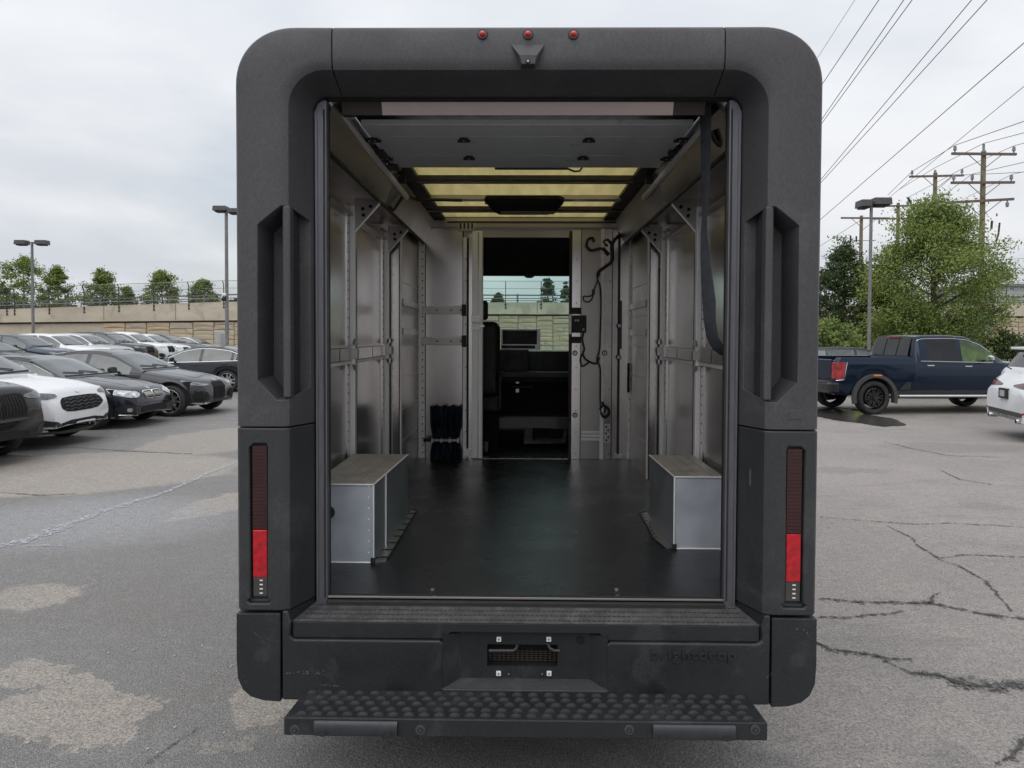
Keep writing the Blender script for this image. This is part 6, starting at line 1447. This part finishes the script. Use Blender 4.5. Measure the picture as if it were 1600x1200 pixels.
    for sg in (-1, 1):
        # mirrors
        mx_ = S['cowl'] + .50; mr = thing('door_mirror', None, None); mr.parent = root; mz = np.interp(mx_, xs, belt) + .10; mr.location = (-mx_, sg * (hwn + .05), mz)
        MB().loft([[(.05, 0, -.045), (-.07, 0, -.05), (-.07, 0, .06), (.03, 0, .065)], [(.06, sg * .10, -.055), (-.075, sg * .10, -.06), (-.075, sg * .10, .075), (.03, sg * .10, .08)], [(.02, sg * .20, -.03), (-.06, sg * .20, -.03), (-.06, sg * .20, .055), (.0, sg * .20, .05)]]).build('mirror_shell', (PA[body] if body not in ('ink', 'grey2', 'black') else M['black']) if wheels != 'truck' else M['chrome'], mr, world=False, fix=True, bevel=.015)
        MB().box(-.05, .02, -sg * .12, sg * .02, -.06, -.03).build('mirror_arm', M['black'], mr, world=False)
        if detail:
            hs = [(2.45, 2.62), (3.35, 3.52)] if spec not in ('coupe', 'pickup') else ([(2.95, 3.12)] if spec == 'coupe' else [(2.06, 2.24), (3.02, 3.20)])
            for a, b_ in hs:
                z_ = np.interp(a, xs, belt) - .09; hy = sg * (hwn + .008)
                MB().box(-b_, -a, hy - .012, hy + .012, z_ - .014, z_ + .014).build('door_handle', M['chrome'] if wheels == 'truck' else PA[body], root, world=False, bevel=.006)
            cuts_ = {'coupe': [1.42, 3.05], 'sedan': [1.45, 2.68, 3.72], 'suv': [1.4, 2.67, 3.7], 'suv_big': [1.4, 2.67, 3.7], 'cross': [1.4, 2.67, 3.7], 'hatch': [1.2, 2.34, 3.2], 'wagon': [1.45, 2.68, 3.72], 'pickup': [1.28, 2.29, 3.40]}[spec]
            for c_ in cuts_:
                j = int(np.argmin(abs(xs - c_))); yb_ = w[j]; zz0, zz1 = S['zb'] + .16, belt[j] - .01
                MB().tube([(-xs[j], sg * (yb_ - .006), zz0), (-xs[j], sg * (yb_ + .003), (zz0 + zz1) / 2), (-xs[j], sg * (yb_ - .006), zz1 - .09), (-xs[j] + .0, sg * (yb_ - .03), zz1)], .004, 5).build('shut_line', M['black'], root, world=False)
            m = MB(); a_, b_ = ax[0] + Ra + .02, ax[1] - Ra - .02; zs_ = S['zb'] + .03; m.box(-b_, -a_, sg * (hwn - .06), sg * (hwn - .002), zs_ - .02, zs_ + .07); m.build('sill_trim', M['black'], root, world=False, bevel=.01)
            if chrome:
                j1 = S['rb'] - .35 if spec != 'pickup' else 3.38; q = [x for x in xs if S['cowl'] + .25 < x < j1][::2]
                MB().tube([(-x, sg * (np.interp(x, xs, w) - .042), np.interp(x, xs, belt) + .008) for x in q], .008 if wheels != 'truck' else .013, 5).build('window_trim', M['chrome'], root, world=False)
                def rz(x):
                    fr = min(1, (x - S['cowl']) / (S['rf'] - S['cowl'])); bk_ = min(1, (S['rb'] - x) / (S['rb'] - S['rr'])) ; e = max(0.0, min(fr, bk_)); hw_ = np.interp(x, xs, w); t = np.interp(x, xs, top); b2 = np.interp(x, xs, belt)
                    return (-x, sg * ((hw_ - .16) * (1 - e) + S['wr'] * e + .05), max(b2 + .006, t - .055 - .03 * e))
                MB().tube([rz(x) for x in q], .008 if wheels != 'truck' else .011, 5).build('window_trim', M['chrome'], root, world=False)
    def grille(pts, border, opening=None, slat=None, bw=.014):
        g_ = thing('grille', None, None); g_.parent = root; g_.location = (0, pts[0][0], pts[0][1])
        cx = sum(p[0] for p in pts) / len(pts); cz = sum(p[1] for p in pts) / len(pts)
        big_ = [(p[0] + bw * np.sign(p[0] - cx), p[1] + bw * np.sign(p[1] - cz)) for p in pts]
        fpatch(big_, M[border], 'grille_frame', off=.008, parent=g_); fpatch(pts, M['blacker'], 'grille_opening', off=.013, parent=g_)
        if slat:
            y0, y1 = min(p[0] for p in pts), max(p[0] for p in pts); z0, z1 = min(p[1] for p in pts), max(p[1] for p in pts)
            bars([[(y0 + (y1 - y0) * (k + .5) / slat, z_) for z_ in np.linspace(z0 + .025, z1 - .025, 5)] for k in range(slat)], .0055, M['alu_dull'] if border == 'chrome' else M['black'], 'grille_slats', .02, g_)
    def kidneys(y1, z0, z1, border, slat, lean=.03):
        for sg in (-1, 1): grille([(sg * .025, z0 + .02), (sg * .05, z0), (sg * (y1 - lean - .03), z0), (sg * (y1 - lean), z0 + .03), (sg * y1, z1 - .04), (sg * (y1 - .04), z1), (sg * .05, z1), (sg * .025, z1 - .02)], border, slat=slat)
    if face == 'classic':      # small twin grilles, round-cornered clear lamps
        kidneys(.31, Hn - .205, Hn - .075, 'chrome', 9, .05)
        fboth([(.40, Hn - .12), (.46, Hn - .07), (.70, Hn - .045), (.95, Hn + .0), (1.0, Hn - .01), (.93, Hn - .09), (.70, Hn - .165), (.50, Hn - .18)], M['headlamp'], 'headlight', off=.010)
        fboth([(.53, Hn - .15), (.60, Hn - .15), (.60, Hn - .09), (.53, Hn - .09)], M['chrome'], 'lamp_ring', off=.016, thick=.01); fboth([(.70, Hn - .14), (.77, Hn - .135), (.77, Hn - .075), (.70, Hn - .08)], M['chrome'], 'lamp_ring', off=.016, thick=.01)
        fpatch([(-.42, .27), (.42, .27), (.40, .42), (-.40, .42)], M['blacker'], 'air_intake', off=.008); fboth([(.50, .30), (.80, .31), (.86, .40), (.70, .45), (.52, .42)], M['black'], 'air_intake', off=.008)
        fboth([(.60, .33), (.68, .33), (.68, .40), (.60, .40)], M['headlamp'], 'fog_lamp', off=.014, thick=.01); bars([[(s_, .245 + .03 * max(0, abs(s_) - .4) * 2) for s_ in np.linspace(-.88, .88, 21)]], .013, M['silver'], 'splitter_trim', .004)
        fboth([(1.02, .50), (1.06, .50), (1.10, .60), (1.06, .61)], M['amber'], 'side_marker', off=.006, thick=.01)
        bars([[(s_, .47) for s_ in np.linspace(-.45, .45, 11)]], .006, M['black'], 'bumper_seam', .002)
    elif face == 'tall':       # tall twin grilles joined low, slim dark lamps
        kidneys(.25, Hn - .44, Hn - .06, 'black', 5, .02)
        fboth([(.38, Hn - .13), (.40, Hn - .085), (.70, Hn - .05), (.96, Hn + .0), (1.0, Hn - .02), (.90, Hn - .085), (.60, Hn - .14)], M['headlamp_dark'], 'headlight', off=.010)
        bars([[(.45 * sg, Hn - .12), (.60 * sg, Hn - .115), (.66 * sg, Hn - .08)] for sg in (-1, 1)], .006, M['chrome'], 'lamp_strip', .014)
        fboth([(.42, .33), (.74, .33), (.80, .50), (.62, .56), (.44, .50)], M['blacker'], 'air_intake', off=.008)
        bars([[(sg * .46, z_), (sg * .76, z_ + .01)] for sg in (-1, 1) for z_ in (.38, .43, .48)], .006, M['plastic'], 'intake_bars', .014)
        fboth([(.30, .24), (.66, .25), (.84, .30), (.70, .30), (.34, .275)], M['silver'], 'lip_trim', off=.012, thick=.015); fpatch([(-.7, .20), (.7, .20), (.7, .245), (-.7, .245)], M['black'], 'lower_lip', off=.006)
        fboth([(1.00, .46), (1.04, .46), (1.09, .62), (1.05, .63)], M['amber'], 'side_marker', off=.006, thick=.01)
        fpatch([(-.24, .28), (.24, .28), (.24, .34), (-.24, .34)], M['black'], 'lower_grille', off=.010)
    elif face == 'suvface':
        kidneys(.40 if body == 'black' else .33, Hn - .42, Hn - .10, 'plastic' if body != 'black' else 'black', 7, .03)
        fboth([(.42, Hn - .17), (.44, Hn - .12), (.72, Hn - .09), (.98, Hn - .05), (1.0, Hn - .08), (.90, Hn - .16), (.62, Hn - .195)], M['headlamp_dark' if body != 'white' else 'headlamp'], 'headlight', off=.010)
        fpatch([(-.42, .33), (.42, .33), (.40, .47), (-.40, .47)], M['blacker'], 'air_intake', off=.008); fboth([(.52, .36), (.82, .38), (.88, .56), (.74, .60), (.56, .50)], M['black'], 'air_intake', off=.008)
        fpatch([(-.80, .27), (.80, .27), (.84, .325), (-.84, .325)], M['black'], 'lower_lip', off=.006); bars([[(s_, .335 + .05 * max(0, abs(s_) - .45)) for s_ in np.linspace(-.85, .85, 19)]], .012, M['silver'] if body != 'black' else M['plastic'], 'skid_trim', .006)
        if body == 'black': fpatch([(-.40, Hn - .47), (.40, Hn - .47), (.42, Hn - .43), (-.42, Hn - .43)], M['plastic'], 'bumper_ledge', off=.012)
    elif face == 'wave':        # one wide dark grille with wavy bars, slim lamps, black lower bumper
        g_ = thing('grille', None, None); g_.parent = root; g_.location = (0, 0, .6)
        fpatch([(-.36, Hn - .38), (.36, Hn - .38), (.50, Hn - .30), (.50, Hn - .20), (.42, Hn - .14), (-.42, Hn - .14), (-.50, Hn - .20), (-.50, Hn - .30)], M['blacker'], 'grille_opening', off=.008, parent=g_)
        bars([[(-.43 + .86 * k / 30, Hn - .335 + rr_ * .05 + .012 * math.sin(k * 1.05)) for k in range(31)] for rr_ in range(4)], .0075, M['plastic'], 'grille_bars', .014, g_)
        fboth([(.52, Hn - .13), (.56, Hn - .08), (.80, Hn - .05), (1.02, Hn - .02), (.98, Hn - .10), (.72, Hn - .155)], M['headlamp_dark'], 'headlight', off=.010); bars([[(sg * .56, Hn - .085), (sg * .80, Hn - .057), (sg * .99, Hn - .03)] for sg in (-1, 1)], .006, M['white_led'], 'light_strip', .013)
        fboth([(.50, .30), (.90, .32), (.94, .56), (.84, .60), (.76, .48), (.52, .42)], M['black'], 'bumper_insert', off=.008)
        fpatch([(-.50, .27), (.50, .27), (.50, .43), (-.50, .43)], M['blacker'], 'lower_grille', off=.008); fpatch([(-.7, .22), (.7, .22), (.74, .27), (-.74, .27)], M['black'], 'lower_lip', off=.006); fboth([(.56, .30), (.84, .32), (.84, .375), (.58, .36)], M['silver'], 'bumper_trim', off=.016)
        fpatch([(-.05, Hn - .09), (.05, Hn - .09), (.05, Hn - .05), (-.05, Hn - .05)], M['chrome'], 'badge', off=.010, cuts=1)
    elif face == 'plain':
        fboth([(.42, Hn - .14), (.66, Hn - .08), (.95, Hn - .02), (.70, Hn - .16)], M['headlamp'], 'headlight', off=.010); fpatch([(-.4, .4), (.4, .4), (.4, Hn - .14), (-.4, Hn - .14)], M['black'], 'grille', off=.008)
    if face in ('classic', 'tall', 'suvface'): fpatch([(-.035, Hn - .045), (.035, Hn - .045), (.035, Hn + .0), (-.035, Hn + .0)], M['silver'], 'badge', off=.006, cuts=1, thick=.01)
    q = []
    for y_ in np.linspace(-.66, .66, 13):
        hit = bvh.ray_cast(Vector((-(S['cowl'] + .03 + .10 * abs(y_) ** 2), y_, 3)), Vector((0, 0, -1)))
        if hit[0] is not None: q.append(hit[0] + Vector((0, 0, .0)))
    if len(q) > 4: MB().tube(q, .022, 6).build('cowl_trim', M['black'], root, world=False, smooth=True, angle=80)
    if detail:
        for y0_ in (-.1, .35):
            q = []
            for t_ in np.linspace(0, 1, 5):
                hit = bvh.ray_cast(Vector((-(S['cowl'] + .10 + .10 * t_), y0_ - .45 * t_, 3)), Vector((0, 0, -1)))
                if hit[0] is not None: q.append(hit[0] + Vector((0, 0, .014)))
            if len(q) > 2: MB().tube(q, .009, 5).build('wiper', M['black'], root, world=False)
        for sg in (-1, 1):    # bonnet creases
            q = []
            for x in np.linspace(.35, S['cowl'] - .05, 8):
                hit = bvh.ray_cast(Vector((-x, sg * (.34 + .16 * (x - .35)), 3)), Vector((0, 0, -1)))
                if hit[0] is not None: q.append(hit[0] + Vector((0, 0, -.004)))
            if len(q) > 2: MB().tube(q, .009, 6).build('bonnet_crease', PA[body], root, world=False, smooth=True, angle=80)
    # tail end
    Lr = -L; 
    if rear == 'plain':
        zt_ = belt[-8]; fboth([(.45, zt_ - .16), (.95, zt_ - .13), (1.0, zt_ - .03), (.45, zt_ - .06)], M['red_lamp'], 'tail_light', off=.008, front=False)
    return root, fpatch, fboth, bvh, S
def at_nose(px, Y, z=None): c = V(px, 520, Y); return (c.x, Y, gz(c.x, Y) if z is None else z)
NR = 'cars parked nose out in the near row at left'; FR = 'cars parked nose out in the far row at left'
make_car('parked_suv', 'black SUV with tall twin grilles cut by the left edge of the picture', 'car', 'suv_big', 'black', (-7.0, 6.75, 0), -6, 'suvface', group=NR)
make_car('parked_crossover', 'white crossover with black wavy grille between the black SUV and black coupe', 'car', 'cross', 'white', (-7.22, 8.85, 0), 0, 'wave', group=NR, chrome=False)
make_car('parked_coupe', 'black coupe with clear headlamps and small chrome twin grilles beside the white crossover', 'car', 'coupe', 'ink', (-7.34, 11.35, 0), -3, 'classic', group=NR)
make_car('parked_sedan', 'dark grey low sedan with dark grille, last of the near row beside the van', 'car', 'sedan', 'grey2', (-6.98, 13.55, 0), -4, 'tall', group=NR, chrome=False)
c5 = V(365, 560, 19.5)
make_car('parked_sedan', 'dark sedan with chrome window line facing left between the rows, tail hidden by the van', 'car', 'sedan', 'grey2', (c5.x - 3.70, 20.3, 0), 180, 'plain', group=None)
far = [(68, 29.5 - 2.7, 'wagon', 'grey', 'plain', 'grey car at the left edge of the far row'), (112, 31.7 - 2.7, 'suv', 'navy', 'suvface', 'slate blue SUV with a dark mirror in the far row, behind the near white crossover'),
       (160, 33.9 - 2.7, 'suv', 'white', 'suvface', 'white SUV at the left part of the far row, only roof and windows showing'), (200, 36.1 - 2.7, 'suv', 'silver', 'suvface', 'silver SUV between a white and a dark SUV in the far row'),
       (236, 38.3 - 2.7, 'suv_big', 'grey2', 'suvface', 'dark grey SUV in the far row, left of the two neighbouring white ones'), (268, 40.5 - 2.7, 'suv_big', 'white', 'suvface', 'nearer of the two neighbouring white SUVs in the far row'),
       (292, 42.7 - 2.7, 'suv', 'white', 'suvface', 'farther of the two neighbouring white SUVs in the far row'), (315, 44.9 - 2.7, 'suv', 'grey2', 'suvface', 'dark SUV just right of the white pair in the far row'),
       (336, 47.1 - 2.7, 'sedan', 'grey', 'plain', 'grey sedan second from the right in the far row'), (352, 49.3 - 2.7, 'wagon', 'silver', 'plain', 'silver car at the right end of the far row beside the lamp post')]
for i, (px, Y, sp, col, fc_, lb) in enumerate(far):
    c = V(px, 520, Y); make_car('parked_suv' if 'suv' in sp else 'parked_car', lb, 'car', sp, col, (c.x, Y, gz(c.x, Y)), -2, fc_, group=FR, dx=.075, detail=(i > 2), chrome=False)
# blue pickup on the right
hd_ = 7.0; rw = V(1365, 600, 13.95); u = Vector((math.cos(R(hd_)), math.sin(R(hd_)), 0)); nv = Vector((-u.y, u.x, 0))
S = SPEC['pickup']; pos = rw + u * (S['ax'] + S['wb']) + nv * .93
trk, patch, both, bvh, S = make_car('pickup_truck', 'dark blue crew cab pickup with black wheels parked on the wet asphalt', 'pickup truck', 'pickup', 'blue', (pos.x, pos.y, 0), hd_, 'plain', wheels='truck', glass='carglass_dark', rear='none', scale=1.0)
for ch in trk.children:
    if ch.name.startswith('side_window') and ch.location.x > -2.2 and ch.location.y < 0: ch.data.materials[0] = M['carglass_lime']
Lp = S['L']; ra = S['ax'] + S['wb']
for sg in (-1, 1):
    m = MB(); Ra = S['r'] * 1.22; hw_ = .97
    for a_ in (S['ax'], ra):
        o_, i_ = [], []
        for k in range(17):
            t = R(-14 + 208 * k / 16); o_.append((-a_ + math.cos(t) * (Ra + .085), S['r'] + math.sin(t) * (Ra + .085))); i_.append((-a_ + math.cos(t) * (Ra - .01), S['r'] + math.sin(t) * (Ra - .01)))
        f_ = [(p[0], sg * (hw_ - .01), p[1]) for p in o_]; g_ = [(p[0], sg * (hw_ + .055), p[1]) for p in [(x * .15 + y * .85, z * .15 + w_ * .85) for (x, z), (y, w_) in zip(i_, o_)]]; h_ = [(p[0], sg * (hw_ + .05), p[1]) for p in i_]; j_ = [(p[0], sg * (hw_ - .08), p[1]) for p in i_]
        MB().loft([list(q) for q in zip(f_, g_, h_, j_)]).build('fender_flare', M['plastic'], trk, world=False, fix=True, smooth=True, angle=50)
    MB().box(-ra - .06, -ra + .14, sg * (hw_ + .03), sg * (hw_ + .062), S['r'] + Ra + .025, S['r'] + Ra + .062).build('amber_marker', M['amber'], trk, world=False, bevel=.004)
    MB().tube([(-ra + Ra + .10, sg * (hw_ + .03), .44), (-S['ax'] - Ra - .1, sg * (hw_ + .03), .43)], .035, 8).build('running_board', M['chrome'], trk, world=False, smooth=True)
    MB().box(-ra + Ra + .12, -ra + Ra + .35, sg * .8, sg * (hw_ + .04), .40, .44).build('board_bracket', M['black'], trk, world=False)
    MB().prism([(-Lp - .012, sg * .955, 1.22), (-Lp + .24, sg * .978, 1.22), (-Lp + .17, sg * .978, .82), (-Lp - .012, sg * .955, .84)], (0, sg * .008, 0)).build('tail_light_side', M['red_dark2'], trk, world=False, fix=True, bevel=.003)
    MB().box(-Lp - .022, -Lp + .01, sg * .80, sg * .955, .84, 1.22).build('tail_light', M['red_dark2'], trk, world=False, bevel=.01)
    MB().tube([(-Lp + .26, sg * .982, 1.22), (-Lp + .19, sg * .982, .82), (-Lp, sg * .962, .80)], .010, 5).build('lamp_trim', M['chrome'], trk, world=False)
    q = [(-Lp + 1.95, sg * .981, .72), (-Lp + 1.75, sg * .981, .56), (-Lp + 1.95, sg * .981, .56), (-Lp + 2.02, sg * .981, .60), (-Lp + 2.04, sg * .981, .72)]
    MB().prism([(-ra + Ra + .30, sg * .974, .76), (-ra + Ra + .12, sg * .974, .58), (-ra + Ra + .40, sg * .974, .58), (-ra + Ra + .42, sg * .974, .76)], (0, sg * .008, 0)).build('side_step_recess', M['black'], trk, world=False, fix=True)
MB().box(-Lp - .012, -Lp + .02, -.77, .77, .82, 1.28).build('tailgate', PA['blue'], trk, world=False, bevel=.015)
MB().box(-Lp - .16, -Lp + .1, -.97, .97, .50, .76).build('rear_bumper', PA['grey2'], trk, world=False, bevel=.05, seg=4)
MB().box(-Lp - .17, -Lp + .05, -.80, .80, .74, .775).build('bumper_step', M['plastic'], trk, world=False, bevel=.01)
MB().box(-Lp - .165, -Lp - .15, -.9, -.62, .57, .70).build('corner_step', M['black'], trk, world=False)
# white SUV at the right edge
hd2 = -14; cor = V(1605, 640, 9.4); u = Vector((math.cos(R(hd2)), math.sin(R(hd2)), 0)); nv = Vector((-u.y, u.x, 0)); Sx_ = SPEC['suv']
pos = cor + nv * .93 + u * Sx_['L']
ws, patch, both, bvh, S = make_car('parked_suv', 'white SUV seen from behind at the right edge, in front of the blue pickup', 'car', 'suv', 'white', (pos.x, pos.y, 0), hd2, 'suvface', rear='none', glass='carglass_dark')
Lp = S['L']; both([(.22, .955), (.30, .93), (.80, .90), (1.02, .94), (1.05, 1.03), (.80, 1.05), (.50, 1.00)], M['red_dark'], 'tail_light', off=.012, front=False); both([(.40, .962), (.80, .965), (1.0, .99), (.98, 1.01), (.78, .995)], M['red_bright'], 'lamp_strip', off=.016, front=False, thick=.01)
both([(.66, .47), (.92, .48), (.92, .53), (.66, .52)], M['red_bright'], 'rear_reflector', off=.014, front=False)
patch([(-.85, .30), (.85, .30), (.88, .42), (-.88, .42)], M['silver'], 'rear_valance', off=.012, front=False)
patch([(-.88, .425), (.88, .425), (.90, .50), (-.90, .50)], M['plastic'], 'bumper_strip', off=.010, front=False)
pl_ = thing('plate_holder', None, None); pl_.parent = ws; pl_.location = (-Lp - .01, 0, .80)
MB().box(-.03, .03, -.17, .17, -.09, .09).build('plate_frame', M['black'], pl_, world=False, bevel=.005); MB().box(-.035, -.03, -.10, .10, -.055, .055).build('plate_insert', M['cabinet'], pl_, world=False)
MB().prism([(-Lp + .75, -.66, 1.60), (-Lp + .75, .66, 1.60), (-Lp + .30, .60, 1.585), (-Lp + .30, -.60, 1.585)], (0, 0, .05)).build('roof_spoiler', PA['white'], ws, world=False, bevel=.012, fix=True)
MB().box(-Lp + .36, -Lp + .40, -.56, .56, 1.54, 1.59).build('spoiler_shadow_trim', M['black'], ws, world=False)
for sg in (-1, 1):
    MB().cyl((-Lp - .04, sg * .60, .35), (-Lp + .1, sg * .60, .35), .045, 16).build('exhaust_tip', M['chrome'], ws, world=False, bevel=.008); MB().cyl((-Lp - .043, sg * .60, .35), (-Lp - .039, sg * .60, .35), .034, 14).build('exhaust_bore', M['blacker'], ws, world=False)
MB().tube([(-Lp + .10, 0, 1.24), (-Lp + .14, .30, 1.27)], .012, 5).build('wiper', M['black'], ws, world=False)
# cars behind the pickup
c = V(1440, 545, 22.8); make_car('parked_wagon', 'dark grey wagon showing its roof behind the bed of the blue pickup', 'car', 'wagon', 'grey2', (c.x, 22.8, 0), 0, 'plain', dx=.08)
c = V(1326, 545, 19.2); make_car('parked_hatchback', 'lime green hatchback almost hidden behind the cab of the blue pickup', 'car', 'hatch', 'lime', (c.x, 19.2, 0), 180, 'plain', dx=.08)
g_ = MB().prism([(-3.37, -.64, 1.78), (-3.37, .64, 1.78), (-3.485, .68, 1.37), (-3.485, -.68, 1.37)], (-.012, 0, -.003)).build('cab_rear_window', M['carglass_dark'], trk, world=False, fix=True)
for yy in (-.24, .24): MB().prism([(-3.385, yy - .012, 1.775), (-3.385, yy + .012, 1.775), (-3.50, yy + .012, 1.375), (-3.50, yy - .012, 1.375)], (-.006, 0, 0)).build('window_divider', M['black'], trk, world=False, fix=True)
MB().box(-3.42, -3.36, -.22, .22, 1.79, 1.82).build('high_brake_light', M['red_dark2'], trk, world=False, bevel=.006)
